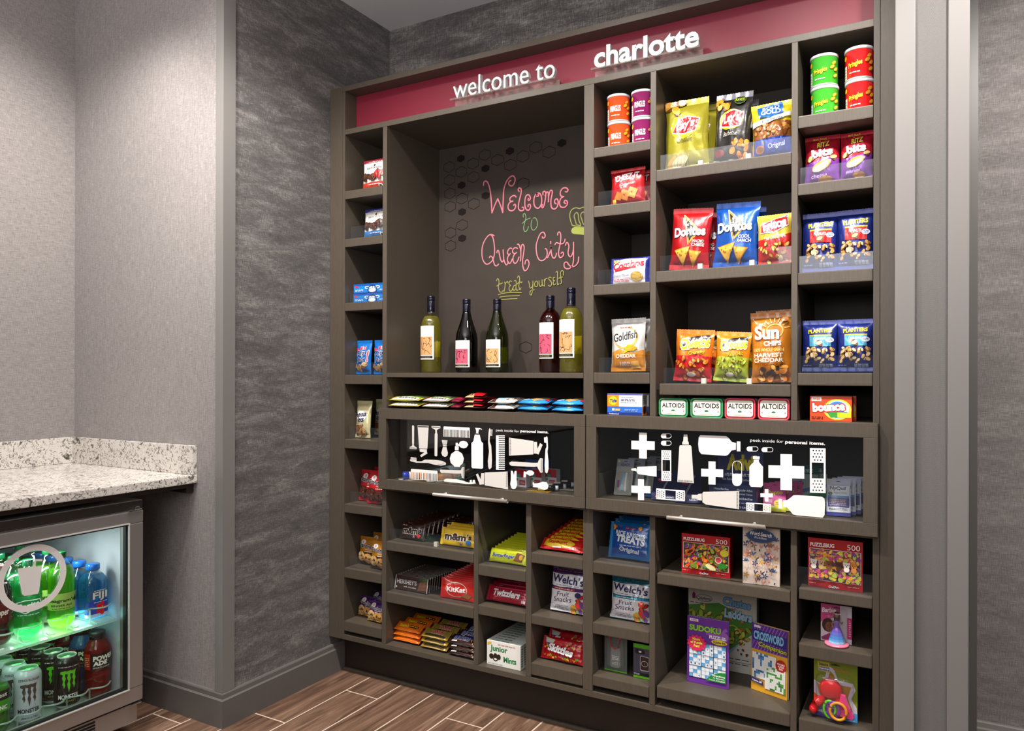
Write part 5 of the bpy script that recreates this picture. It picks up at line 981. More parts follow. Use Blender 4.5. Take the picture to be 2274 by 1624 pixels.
def puzz(kind):
    def d(p):
        p.rect(0,0,1,1,'#b8141c'); p.rect(.03,.14,.97,.79,'#f0ece6'); p.rect(.04,.15,.96,.78,'#5a4a1c' if kind=='f' else '#7a4a5a')
        if kind=='f': p.pile('fruit',.07,.19,.93,.75,130,.05,7); p.pile('green',.08,.2,.92,.72,24,.05,9); p.pile('candy',.08,.2,.92,.72,40,.045,8); p.ell(.2,.58,.12,.05,'#e8601c',.6).ell(.2,.58,.07,.025,'#3a1a10',.6); p.ell(.9,.62,.09,.07,'#e8d23a'); p.ell(.78,.44,.07,.07,'#e8e0d8').ell(.78,.44,.055,.055,'#d83a4a'); p.ell(.62,.24,.11,.05,'#e8dca0',-.4); p.ell(.86,.3,.1,.055,'#2a7a2a'); p.ell(.28,.24,.07,.05,'#7a8a2a')
        else:
            p.pile('flower',.06,.5,.94,.76,80,.05,3); p.pile('flower',.06,.18,.94,.45,110,.05,4); p.rect(.04,.17,.3,.2,'#8a3a6a')
            for i,(a,c) in enumerate(((.12,'#e8e2da'),(.26,'#c9a878'),(.4,'#7a4a2a'),(.58,'#4a2c1e'),(.72,'#e6ded6'),(.85,'#c9803a'))): p.ell(a,.52,.055,.06,c).ell(a-.04,.56,.02,.03,c,.5).ell(a+.04,.56,.02,.03,c,-.5); p.ell(a,.5,.014,.012,'#1a1414').ell(a-.02,.535,.007,.008,'#1a1414').ell(a+.02,.535,.007,.008,'#1a1414'); p.ell(a,.44,.05,.05,c)
        p.txt('PUZZLEBUG',.06,.85,.5,.93,'#f4ece6',.03,0,1); p.txt('500',.73,.84,.96,.95,'#f4ece6',.0); p.ell(.49,.065,.055,.03,'#1a1414'); p.txt('CraZArt',.4,.045,.58,.09,'#f2f2ee',.02,.1); p.lines(.04,.1,.16,.115,1,'#e8c0b8'); p.lines(.74,.1,.94,.115,1,'#e8c0b8')
    return d
def flat(zs,px,py): return atZ(px,py,zs)
q=flat(.575,1568,1279); a=PC('puzzle_box',1515,1622,1190,.575,q.y,.045,'#8f0f16',puzz('f'),'red jigsaw puzzle box with a fruit picture, left on its shelf',cat='puzzle box',group='jigsaw puzzle boxes',top=lambda p:p.rect(0,0,1,1,'#5a0c10'),rz=1)
a=PC('puzzle_box',1795,1917,1200,.588,2.235,.045,'#8f0f16',puzz('d'),'red jigsaw puzzle box with puppies and flowers, right column',cat='puzzle box',group='jigsaw puzzle boxes',top=lambda p:p.rect(0,0,1,1,'#5a0c10'))
def word(p):
    p.rect(0,0,1,1,'#e2cfc0'); cs=['#2f4a78','#c99a3a','#d88a7a','#8a5a4a','#e0b0a0','#3a3f6a']; R=random.Random(5)
    for i in range(60):
        x,y,c=R.uniform(.06,.94),R.uniform(.03,.74),R.choice(cs); k=R.choice((0,1,2))
        if k==0: [p.ell(x+.05*math.cos(t),y+.03*math.sin(t),.04,.018,c,t,8) for t in (0,1.25,2.5,3.8,5)]; p.ell(x,y,.014,.014,'#e8c060',0,8)
        elif k==1: [p.ell(x+.035*j,y+.022*abs(j),.05,.016,c,1.2-.5*j,8) for j in (-1,0,1)]
        else: p.ell(x,y,.038,.02,c,1.4,8)
        p.off-=p.st*2
    for x,y,r in ((.16,.84,.1),(.9,.8,.1),(.1,.4,.09),(.85,.26,.09)): [p.ell(x+r*.5*math.cos(t),y+r*.35*math.sin(t),r*.6,r*.16,'#2f4a78',t,10) for t in (.2,.9,1.6,2.3,3)]
    p.ell(.5,.86,.38,.19,'#2b456e'); p.txt('Word Search',.2,.86,.8,.93,'#f0e8e0',.02,.1,-4); p.txt('Puzzles',.34,.81,.66,.85,'#e8e0d8',0,0,-3)
q=flat(.575,1692,1300)
def book(name,x0,x1,yt,z,Y,d,cover,draw,label,rz,lean=0,pages='#e6e2da',**k):
    x,w,h=fitpx(x0,x1,yt,z,Y); w/=math.cos(math.radians(rz)); root=empty(name,label=label,cat='puzzle book',group=k.get('group'))
    MB().box(-w/2,0,0,w/2,.0012,h,c=lin(cover)).box(-w/2,d-.0012,0,w/2,d,h,c=lin(cover)).box(-w/2,.0012,0,-w/2+.0012,d-.0012,h,c=lin(cover)).build('cover','card',root,False,True)
    m=MB(); n=7
    for i in range(n): m.box(-w/2+.0014,.0014+(d-.0028)*i/n,.001,w/2-.0012-.0006*(i%2),.0014+(d-.0028)*(i+.82)/n,h-.0012,c=lin(pages))
    m.build('pages','paper',root,False,True)
    p=Pr(lambda u,v,o:(u-w/2,-o,v),w,h,9,.00015,.00012); draw(p); p.build('cover_print','card',root,False); return put(root,x,Y,z,rz,lean)
book('puzzle_book',1651,1732,1172,.575,q.y,.022,'#e2cfc0',word,'cream floral word search book standing behind the shelf front',4)
def chutes(p):
    p.rect(0,0,1,1,'#d6d0c4'); p.poly([(0,.3),(.56,.3),(1,.72),(1,.62),(.62,.22),(0,.2)],'#8fb4d8'); p.poly([(0,.78),(.45,.86),(1,.66),(1,.56),(.55,.22),(0,.3)],'#4f8a34'); p.pile('green',.02,.32,.9,.78,60,.05,3); p.pile('candy',.1,.35,.85,.72,26,.022,4); p.line([(.02,.5),(.2,.66),(.42,.5),(.66,.6),(.8,.5)],.016,'#a8c43a'); p.line([(.1,.4),(.3,.46),(.52,.36),(.6,.42)],.014,'#d8b83a')
    p.poly([(0,.8),(.45,.88),(1,.7),(1,1),(0,1)],'#cfc8ba'); p.txt('Chutes',.52,.84,.92,.95,'#7fb0d8',.05,0,-4,out='#2a4a7a',ow=.04); p.txt('and',.6,.79,.7,.83,'#6a5a8a',.02); p.txt('Ladders',.54,.68,.94,.8,'#b8d8ee',.05,0,-4,out='#2a5a8a',ow=.04)
    p.poly([(.06,.88),(.11,.88),(.11,.94),(.085,.97),(.06,.94)],'#7a1c5a'); p.ring(.24,.9,.12,.05,.006,'#2a2a2a'); p.txt('Colorforms',.14,.875,.34,.92,'#2a2a2a',.02,.1); p.lines(.03,.82,.4,.84,1,'#5a5a5a'); p.rect(0,0,1,.2,'#cfcbc2'); p.lines(.6,.16,.92,.18,1,'#3a3a3a'); p.lines(.6,.1,.92,.12,1,'#3a3a3a'); p.rect(.58,.13,.95,.135,'#2a2a2a'); p.pile('brown',.6,.24,.9,.38,5,.02,9)
x,w_,h_=fitpx(1531,1682,1318,.23,2.43)
h_=clampz(x,.23,h_); g_=carton('board_game',w_,h_,.03,'#cfc8ba',chutes,'large flat board game standing at the back behind the puzzle books',cat='board game'); put(g_,x,2.43,.231,0,0)
def sudo(p):
    p.rect(0,0,1,1,'#6a2f96'); p.txt('446',.46,.7,1.0,.9,'#9a5ab8',.06); p.txt('SUDOKU',.05,.79,.82,.88,'#8fd04a',.05,0,0,out='#1c3a1c',ow=.04); p.txt('PUZZLES.',.54,.71,.95,.76,'#f0ecf0',.04); p.rect(.06,.93,.27,.97,'#e8e4ea'); p.txt('KAPPA',.1,.937,.24,.962,'#a82a3a',.02); p.ell(.78,.67,.19,.06,'#e0c82a'); p.txt('Volume 446',.63,.65,.93,.69,'#3a2a10',.03)
    p.rect(.05,.09,.95,.62,'#e9eef4')
    R=random.Random(4)
    for i in range(9):
        for j in range(9):
            if (i*5+j*3)%4==0: p.rect(.055+i*.099,.095+j*.0583,.15+i*.099,.148+j*.0583,'#5fa8dc'); p.off-=p.st
            if R.random()<.3: p.txt(str(R.randint(1,9)),.085+i*.099,.108+j*.0583,.125+i*.099,.138+j*.0583,'#3a6a9c' if (i*5+j*3)%4 else '#ffffff',.03); p.off-=p.st
    for i in range(10): p.line([(.05+i*.1,.09),(.05+i*.1,.62)],.004 if i%3 else .012,'#5a6a7a' if i%3 else '#1f1f2a',0); p.line([(.05,.09+i*.0588),(.95,.09+i*.0588)],.004 if i%3 else .012,'#5a6a7a' if i%3 else '#1f1f2a',0)
    P=[(.24+.25*(1 if i%2 else .8)*math.cos(i*math.pi/14),.61+.13*(1 if i%2 else .8)*math.sin(i*math.pi/14)) for i in range(28)]; p.poly(P,'#d8285a'); p.txt('Hours',.14,.65,.32,.69,'#f4e84a',.04); p.txt('of Puzzle',.09,.6,.38,.64,'#f4e84a',.04); p.txt('Fun!',.17,.55,.31,.59,'#f4e84a',.04)
    p.poly([(.46,.08),(.6,.17),(.8,.23),(.95,.24),(.95,.08)],'#1f8a3a'); p.txt('Directions',.62,.16,.93,.19,'#f4f4ec',.03); p.txt('in Spanish,',.65,.125,.92,.15,'#f4f4ec',.03); p.txt('French, & English!',.55,.09,.93,.115,'#f4f4ec',.03)
q=flat(.231,1572,1523); book('puzzle_book',1527,1619,1376,.231,q.y,.009,'#6a2f96',sudo,'purple sudoku puzzle book standing at the front left',-1,1)
def cross(p):
    p.rect(0,0,1,1,'#e0a42a'); p.rect(0,.62,1,1,'#5a2f96'); [p.line([(x*.09-.1,.62),(x*.09+.2,1)],.022,'#a86ab8',0) for x in range(-1,11)]; p.rect(0,.93,1,1,'#5a2f96') if 0 else None; p.poly([(.04,.76),(.96,.74),(.98,.9),(.03,.92)],'#262a80'); p.txt('CROSSWORD',.07,.77,.9,.9,'#8fc8ea',.04,0,0); p.txt('Companion',.2,.65,.98,.74,'#c8d82a',.02,.1,-4,out='#2a3a10',ow=.04); p.rect(.08,.95,.26,.985,'#e8e4ea')
    for (x0,y0,x1,y1,c,sd) in ((.04,.2,.7,.58,'#3f86c4',3),(.4,.08,.96,.42,'#3f9a24',8)):
        p.rect(x0,y0,x1,y1,'#eceae4'); R=random.Random(sd); n=12; dx,dy=(x1-x0)/n,(y1-y0)/n
        for i in range(26): a,b=R.randrange(n),R.randrange(n); l=R.choice((1,2,3)); h=R.random()<.5; p.rect(x0+a*dx,y0+b*dy,min(x1,x0+(a+(l if h else 1))*dx),min(y1,y0+(b+(1 if h else l))*dy),c); p.off-=p.st
        p.off+=p.st
        for i in range(n+1): p.line([(x0+i*dx,y0),(x0+i*dx,y1)],.003,'#b8b8c4',0); p.line([(x0,y0+i*dy),(x1,y0+i*dy)],.003,'#b8b8c4',0); p.off-=2*p.st
        p.off+=p.st*3
    p.ell(.84,.48,.15,.15,'#b01c1c'); p.txt('PORTABLE',.74,.49,.94,.515,'#f4ece8',.03); p.txt('PUZZLE',.76,.455,.92,.48,'#f4ece8',.03); p.txt('FUN!',.79,.42,.89,.445,'#f4ece8',.03); p.poly([(0,.14),(.36,.11),(.36,.17),(0,.2)],'#2a2a7a'); p.txt('Volume 247',.04,.14,.33,.17,'#f0ece8',.03,0,-4)
q=flat(.231,1668,1530); q2=flat(.231,1748,1558); zt=.231
x0,x1=q.x,min(q2.x,-.352); w_=math.hypot(x1-x0,q2.y-q.y); rz=math.degrees(math.atan2(q2.y-q.y,x1-x0))
h_=atY(1672,1384,q.y).z-.231
bk=empty('puzzle_book',label='purple and yellow crossword book angled toward the divider',cat='puzzle book',group=None)
MB().box(-w_/2,0,0,w_/2,.001,h_,c=lin('#e0a42a')).box(-w_/2,.0095,0,w_/2,.0105,h_,c=lin('#e0a42a')).box(-w_/2,.001,0,-w_/2+.001,.0095,h_,c=lin('#5a2f96')).build('cover','card',bk,False,True)
MB().box(-w_/2+.0012,.0012,.001,w_/2-.001,.0093,h_-.001,c=lin('#e2ded4')).build('pages','paper',bk,False,True)
p=Pr(lambda u,v,o:(u-w_/2,-o,v),w_,h_,9,.00015,.00012); cross(p); p.build('cover_print','card',bk,False); put(bk,(x0+x1)/2,(q.y+q2.y)/2,.231,rz,1)
# carded goods: backing card with a moulded clear blister
def carded(name,x0,x1,yt,z,Y,col,draw,label,cat,lean=0,rz=0,hole=True,r=.006,group=None,mat='card',size=None):
    x,w,h=size or fitpx(x0,x1,yt,z,Y)
    if not size: x,w=clampx(x,w,z); h=clampz(x,z,h)
    root=empty(name,label=label,cat=cat,group=group); P=[]
    for cx,cz,a in ((w/2-r,r,-90),(w/2-r,h-r,0),(-w/2+r,h-r,90),(-w/2+r,r,180)):
        for i in range(5): t=math.radians(a+90*i/4); P.append((cx+r*math.cos(t),cz+r*math.sin(t)))
    m=MB(); m.c=lin(col); m.prism(P,0,.0012); m.build('backing_card',mat,root,False,True)
    p=Pr(lambda u,v,o:(u-w/2,-o,v),w,h,9,.00015,.00012); draw(p)
    if hole: p.poly([(.38,.925),(.42,.94),(.47,.945),(.5,.955),(.53,.945),(.58,.94),(.62,.925)],'#0c0b0a')
    p.build('card_print',mat,root,False); put(root,x,Y,z,rz,lean); return root,w,h
def blister(root,x0,z0,x1,z1,d,n=.012,mat='blister'):
    V=[];F=[]; k=6
    def ring(i):
        f=math.sin(i/k*math.pi/2); g=n*(1-math.cos(i/k*math.pi/2)); return x0+g,z0+g,x1-g,z1-g,-d*f-.0006
    m=MB()
    R=[]
    for i in range(k+1):
        a,b,c,e,y=ring(i); r=max(min(c-a,e-b)*.22,.001); P=[]
        for cx,cz,an in ((c-r,b+r,-90),(c-r,e-r,0),(a+r,e-r,90),(a+r,b+r,180)):
            for j in range(5): t=math.radians(an+90*j/4); P.append((cx+r*math.cos(t),y,cz+r*math.sin(t)))
        R.append(P)
    n_=len(R[0]); V=[p for P in R for p in P]; F=[(i*n_+j,i*n_+(j+1)%n_,(i+1)*n_+(j+1)%n_,(i+1)*n_+j) for i in range(k) for j in range(n_)]+[tuple(range(k*n_,(k+1)*n_))]
    return mesh_obj('clear_blister',V,F,mat,root,None,True)
def barb(p):
    p.rect(0,0,1,1,'#cfc3cc'); p.rect(0,.72,.62,1,'#c84a86'); p.poly([(0,.72),(0,.5),(.3,.62),(.62,.8),(.62,.72)],'#c84a86'); p.rect(.86,.14,1,.7,'#b8286a'); p.lines(.9,.2,.97,.66,8,'#e0a0c0'); p.txt('Barbie',.04,.78,.5,.91,'#f4f0f2',.03,.15,6); p.ell(.24,.44,.2,.24,'#3a2018').ell(.28,.4,.13,.17,'#7a4a34'); p.ell(.24,.43,.02,.014,'#1a100c').ell(.33,.43,.02,.014,'#1a100c').ell(.29,.3,.035,.012,'#8a3a3a'); p.poly([(.02,.1),(.3,.24),(.36,.04),(.04,.04)],'#8a2a5a'); p.ell(.3,.68,.1,.05,'#d8709c')
q=flat(.434,1850,1430)
cdx,w,h=carded('carded_doll',1824,1893,1345,.434,2.255,'#c84a86',barb,'pink carded fashion doll in a purple and blue gown','doll')
m=MB(); m.lathe([(.001,0),(.030,0),(.032,.003),(.030,.006),(.001,.007)],28,lin('#e87a96'),w*.04,-.017); m.build('stand','gloss',cdx,True,True)
m=MB(); pf=[(.0215,.007),(.020,.012),(.0185,.018),(.0165,.026),(.0135,.036),(.0095,.047),(.006,.054),(.0065,.058),(.0072,.063),(.005,.067)]; cl=['#8ac4ea','#5aa6e0','#4a8ad4','#5a6ac4','#6a4ab4','#7040ac','#7040ac','#7a4ab4','#7a4ab4']
n=28; k=0
for r,z in pf:
    for i in range(n): t=2*math.pi*i/n; rr=r*(1+.06*math.sin(9*t)*(1 if z<.05 else 0)); m.V.append((w*.04+rr*math.cos(t),-.017+rr*math.sin(t)*.8,z))
for j in range(len(pf)-1):
    for i in range(n): m.F.append((j*n+i,j*n+(i+1)%n,(j+1)*n+(i+1)%n,(j+1)*n+i)); m.C.append(lin(cl[j]))
m.build('gown','gloss',cdx,True,True)
m=MB(); m.c=lin('#8a5a40'); cx_=w*.04
m.lathe([(.0045,.066),(.003,.07),(.0022,.073),(.003,.0745),(.0052,.077),(.0058,.081),(.005,.0855),(.001,.088)],16,None,cx_,-.017); m.tube([(cx_-.006,-.017,.066),(cx_-.012,-.02,.058),(cx_-.009,-.026,.05)],.0017,7); m.tube([(cx_+.006,-.017,.066),(cx_+.0135,-.019,.06),(cx_+.016,-.025,.067)],.0017,7); m.build('doll_body','gloss',cdx,True,True)
m=MB(); m.c=lin('#3a2218'); m.lathe([(.001,.0905),(.0055,.089),(.0075,.083),(.0085,.074),(.0075,.064),(.003,.06)],14,None,cx_,-.0135); m.build('hair','gloss',cdx,True,True)
blister(cdx,-.01*0-w*.20,.002,w*.36,.1,.034)
def ratt(p):
    p.rect(0,0,1,1,'#7d8f1c'); p.poly([(0,.62),(.2,.55),(.34,.9),(.46,.86),(.56,.68),(.9,.66),(.96,.56),(.86,.4),(.98,.26),(1,.12),(0,.2)],'#cfc9dc'); p.poly([(.06,.58),(.26,.5),(.38,.82),(.46,.76),(.56,.6),(.86,.6),(.78,.4),(.88,.22),(.6,.2),(.2,.3),(.12,.4)],'#b08218'); p.rect(0,.0,.66,.16,'#5a4ab0'); p.poly([(0,.16),(0,.4),(.14,.32),(.3,.2)],'#c85a1c'); p.rect(.66,0,1,.16,'#4fa0dc'); p.poly([(.1,.8),(.36,.78),(.36,.96),(.08,.96)],'#c9b43a'); p.txt('Sesame',.12,.89,.33,.94,'#2a6a3a',.04); p.rect(.12,.81,.36,.865,'#3a6ac0'); p.txt('Beginnings',.13,.82,.35,.86,'#f0f0f4',.03); p.txt('Rattle w/ Rings',.06,.06,.52,.12,'#f4f0f8',.03,0,-3); p.ell(.6,.085,.05,.05,'#8ab04a').ell(.6,.085,.038,.038,'#26264a'); p.lines(.8,.02,.94,.04,1,'#f4f4f4'); p.lines(.44,.84,.8,.88,2,'#d8704a')
rt,w,h=carded('carded_rattle',1809,1906,1470,.225,2.245,'#7d8f1c',ratt,'carded red baby rattle with coloured rings on the lowest right shelf','toy')
m=MB(); m.c=lin('#c4161c'); cz=h*.55
m.lathe([(.001,-.034),(.016,-.031),(.027,-.020),(.031,-.004),(.028,.012),(.018,.024),(.001,.03)],28,None,0,0)
V=[(x*.95-w*.1,-.014+y*.45,z+cz) for x,y,z in m.V]; mesh_obj('rattle_head',V,m.F,'gloss',rt,m.C,True)
for sx,r0 in ((-1,'#c4161c'),(1,'#c4161c')):
    m=MB(); m.c=lin(r0); n=12; pts=[(-w*.1+sx*.012,-.013,cz-.03),(-w*.1+sx*.036,-.015,cz-.046),(-w*.1+sx*.044,-.015,cz-.066+(.012 if sx>0 else 0))]; 
    for i in range(len(pts)-1): m.tube([pts[i],pts[i+1]],.0125-.002*i,14)
    m.lathe([(.001,-.012),(.009,-.009),(.0125,0),(.009,.009),(.001,.012)],14,None,pts[-1][0],pts[-1][1]); nv=14*5
    m.V[-nv:]=[(x,y,z+pts[-1][2]) for x,y,z in m.V[-nv:]]; m.build('rattle_arm','gloss',rt,True,True)
m=MB(); m.c=lin('#e0347e'); m.prism([(-.006,-.03),(.03,-.034),(.036,-.026),(.022,.0),(.014,.026),(.002,.028),(-.002,.0),(-.012,-.02)],-.006,.006); mesh_obj('teether_handle',[(x+w*.12,y-.02,z+h*.32) for x,y,z in m.V],m.F,'gloss',rt,m.C,False)
for i,(cc,xx) in enumerate((('#58c41e',-.014),('#6a24a0',-.004),('#ee9a1c',.008))):
    m=MB(); m.c=lin(cc); m.tube([(w*.02+xx+.021*math.cos(t*math.pi/12)*(.7 if i<2 else 1),-.028-.002*i,h*.22+.023*math.sin(t*math.pi/12)) for t in range(24)],.0034 if i<2 else .004,8,None,True); m.build('teething_ring','gloss',rt,True,True)
blister(rt,-w*.45,h*.08,w*.42,h*.82,.036,.016)
# earphone pack and charger pack in column 3
def ear(p): p.rect(0,0,1,1,'#5c6462'); p.rect(0,0,1,.03,'#6ac41e'); [p.line([(.08+i*.12,.04),(.05+i*.13,.5),(.1+i*.12,.97)],.006,'#7c8684',3) for i in range(8)]; p.poly([(.26,.16),(.34,.1),(.62,.1),(.72,.18),(.7,.62),(.3,.62)],'#8a9190'); p.lines(.34,.3,.64,.42,3,'#e4e4e2'); p.lines(.36,.18,.6,.26,2,'#d8d8d6')
r_,w,h=carded('earphone_pack',1344,1394,1407,.221,2.26,'#4a5250',ear,'clear pack of red earphones on the lowest shelf','earphones',r=.002,hole=False)
m=MB(); m.c=lin('#c01822'); m.tube([(-w*.2,-.008,h*.9),(-w*.2,-.009,h*.76),(-w*.12,-.009,h*.64),(w*.02,-.009,h*.62),(w*.12,-.009,h*.66),(w*.2,-.009,h*.78),(w*.2,-.008,h*.9)],.0018,8); m.lathe([(.001,-.004),(.006,-.003),(.007,0),(.006,.003),(.001,.004)],14,None,-w*.24,-.01); m.V[-70:]=[(x,y,z+h*.92) for x,y,z in m.V[-70:]]; m.lathe([(.001,-.004),(.006,-.003),(.007,0),(.006,.003),(.001,.004)],14,None,w*.24,-.01); m.V[-70:]=[(x,y,z+h*.92) for x,y,z in m.V[-70:]]; m.build('earphones','gloss',r_,True,True)
blister(r_,-w*.42,h*.12,w*.42,h*.97,.014,.006)
def chg(p): p.rect(0,0,1,1,'#4a4858').rect(0,.0,1,.07,'#6ac41e').rect(0,.88,1,1,'#5ab81a'); p.rect(0,.07,1,.16,'#1a1a1e'); p.poly([(.1,.76),(.14,.86),(.7,.83),(.7,.72),(.2,.7)],'#131316'); p.rect(.34,.75,.5,.8,'#e6e6ea'); p.poly([(.42,.26),(.42,.64),(.48,.67),(.98,.65),(.98,.24),(.5,.22)],'#b8b4bc'); p.poly([(.45,.28),(.45,.63),(.5,.65),(.96,.63),(.96,.26),(.52,.25)],'#3c2522'); p.ring(.7,.44,.2,.16,.02,'#d8d4d4'); p.ell(.7,.44,.03,.03,'#8a6a5a'); p.lines(.04,.09,.4,.15,2,'#d8d8d8')
carded('charger_pack',1408,1444,1432,.221,2.25,'#2a2a30',chg,'black and green charger box cut off by the divider on the lowest shelf','charger',r=.002,hole=False)
# ================================================================ GOODS INSIDE THE GLASS DRAWERS
ZT=.7843
def onT(px,py): return atZ(px,py,ZT)
def dcard(name,px,py,w,h,col,draw,label,cat='pack',lean=32,rz=0,n=0,dx=0,dy=.03,group=None,bl=None,mat='card',names=None):
    q=onT(px,py); r_,w,h=carded(name,0,0,0,ZT+.0012+.0012*(lean>45),q.y,col,draw,label,cat,lean,rz,True,.004,group,mat,(q.x,w,h))
    if bl: blister(r_,w*bl[0]-w/2,h*bl[1],w*bl[2]-w/2,h*bl[3],bl[4],.006)
    for i in range(1,n+1): dup(r_,dx*i,dy*i,0,label.split(', front')[0]+', %s from the front'%ORD[i-1])
    return r_
def tb(p): p.rect(0,0,1,1,'#a9a79c').rect(0,.78,1,1,'#8d8fa0'); p.txt('REACH',.25,.8,.75,.87,'#2a2a3a',.02); p.ell(.12,.93,.07,.07,'#d8d04a'); p.line([(.4,.12),(.42,.4),(.5,.62)],.1,'#6ab4dc',3); p.line([(.62,.12),(.6,.4),(.62,.6)],.1,'#e8e8ea',3); p.rect(.14,.2,.26,.4,'#8a3a9a')
dcard('travel_brush_pack',1382,1101,.058,.125,'#c9c2a4',tb,'clear carded travel toothbrush at the far left of the right drawer, front one','toothbrush pack',26,8,3,.022,.045,'carded toothbrushes',(.1,.05,.9,.62,.014))
def nvy(p): p.rect(0,0,1,1,'#1d1f4e'); p.line([(.3,.1),(.7,.9)],.08,'#8a8aa0',0); p.ell(.35,.68,.17,.12,'#a8285a'); p.txt('Tampax',.2,.65,.5,.71,'#e8d8e4',.02); p.txt('NIGHT',.55,.06,.9,.12,'#d8d8e4',.02); p.ell(.2,.1,.06,.05,'#d88a2a'); p.ell(.34,.1,.06,.05,'#c87a2a')
dcard('navy_pack',1474,1113,.078,.12,'#1d1f4e',nvy,'dark navy and purple pack in the right drawer, left of its neighbour','pack',48,12,0)
dcard('navy_pack',1527,1119,.078,.12,'#1d1f4e',nvy,'dark navy and purple pack in the right drawer, right of its neighbour','pack',48,12,0)
q=onT(1456,1106); m=empty('blue_pack',(q.x,q.y,ZT),0.2,0,'flat light blue pack lying on the tray beside the clear toothbrushes','pack')
MB().box(-.035,0,.0005,.035,.075,.007,lin('#2f6fc4'),.002).build('pack','gloss',m,False,True); MB().box(-.033,.01,.0078,.033,.07,.012,lin('#5a9ae0'),.002).build('pack_flap','gloss',m,False,True)
def adv(p): p.rect(0,0,1,1,'#1c2766'); p.txt('Advil',.2,.64,.86,.94,'#ecd81e',.05); p.lines(.2,.56,.8,.6,1,'#e8e8f0'); p.txt('Ibuprofen Tablets, 200 mg',.16,.52,.86,.58,'#e8e8f0',.01); p.txt('Pain Reliever/Fever Reducer (NSAID)',.1,.44,.94,.5,'#e8e8f0',.01); p.poly([(.78,.34),(.92,.36),(1,.5),(.9,.52)],'#c8341e'); p.ell(.94,.46,.06,.06,'#e0661e'); p.rect(0,0,1,.36,'#141c3c')
def advf(p): p.rect(0,0,1,1,'#1a2347'); [p.txt(t,.1+.5*(i%2),.78-.16*(i//2),.42+.5*(i%2),.87-.16*(i//2),'#c8ccd8',.0) for i,t in enumerate(('Headache','Muscular Aches','Minor Pain of Arthritis','Menstrual Cramps','Toothache','Backache'))]; p.lines(.3,.3,.8,.36,1,'#8a90a8'); p.txt('2 TABLETS EACH',.4,.12,.86,.2,'#c8ccd8')
q=onT(1612,1135); X0=atY(1573,1130,q.y).x; X1=atY(1678,1130,q.y).x; w=X1-X0
ad=empty('tablet_display',((X0+X1)/2,q.y+.01,ZT+.0004),label='navy tablet display box with large yellow lettering in the right drawer',cat='box')
MB().box(-w/2,0,0,w/2,.002,.075,lin('#1a2347')).box(-w/2,.002,0,-w/2+.002,.10,.075,lin('#1a2347')).box(w/2-.002,.002,0,w/2,.10,.075,lin('#1a2347')).box(-w/2+.002,.002,0,w/2-.002,.10,.002,lin('#1a2347')).build('carton','card',ad,False,True)
MB().box(-w/2,.1005,0,w/2,.1025,.165,lin('#1c2766')).build('header_card','card',ad,False,True)
p=Pr(lambda u,v,o:(u-w/2,-o,v),w,.075,9); advf(p); p.build('printed_front','card',ad,False)
p=Pr(lambda u,v,o:(u-w/2,.1005-o,v),w,.165,9); adv(p); p.build('printed_header','card',ad,False)
for i in range(6): MB().box(-w/2+.004,.012+i*.014,.0025,w/2-.004,.020+i*.014,.066,lin('#23408c')).build('sachet_stack','card',ad,False,True)
def pep(p): p.rect(0,0,1,1,'#c83a8a').rect(0,0,1,.2,'#d8dc1e'); p.txt('Pepto',.2,.56,.86,.74,'#e8dc2a',.03,.1,4); p.ell(.68,.28,.22,.2,'#e0c82a'); p.rect(.1,.3,.4,.42,'#e8a0c4'); p.lines(.55,.24,.8,.34,2,'#8a3a1a')
dcard('pink_pack',1720,1138,.062,.088,'#c83a8a',pep,'pink and yellow remedy pack in the right drawer, front one','pack',30,10,3,.012,.024,'pink remedy packs')
def opt(p): p.rect(0,0,1,1,'#b8c8cc').rect(0,.78,1,1,'#2a6a6a'); p.txt('OPTI-FREE',.14,.82,.8,.92,'#d8e8e4',.03); p.ell(.3,.52,.12,.12,'#2a5a8a').ell(.3,.52,.08,.08,'#d8e4ea'); p.poly([(0,.1),(1,.34),(1,.16),(0,.0)],'#3aa06a'); p.poly([(0,.3),(1,.5),(1,.42),(0,.18)],'#5a8ac0')
dcard('lens_care_pack',1790,1120,.075,.125,'#b8c8cc',opt,'pale green and blue lens care pack in the right drawer, front one','pack',30,10,1,.022,.03,'lens care packs')
def nyq(p): p.rect(0,0,1,1,'#b9bdd6').rect(.06,.1,.94,.82,'#e4e6ea'); p.txt('NyQuil',.14,.68,.8,.8,'#1f2460',.04,.1); p.txt('VapoCOOL',.3,.58,.86,.66,'#3a6ab0',.01,.1); p.ell(.16,.6,.09,.08,'#2a5a3a'); p.rect(.06,.49,.94,.55,'#3a86d0').rect(.06,.24,.94,.49,'#26307c'); p.lines(.12,.28,.8,.46,4,'#c8a0b0'); p.lines(.1,.16,.86,.22,2,'#4a4a5a'); p.rect(0,0,1,.1,'#2a2a8c'); p.ring(.1,.93,.07,.07,.03,'#c9cc5a')
dcard('cold_remedy_pack',1862,1148,.062,.105,'#8a90c4',nyq,'blue and white cold remedy card at the right end, front one','pack',20,6,3,.011,.03,'cold remedy cards',(.05,.1,.95,.84,.009))
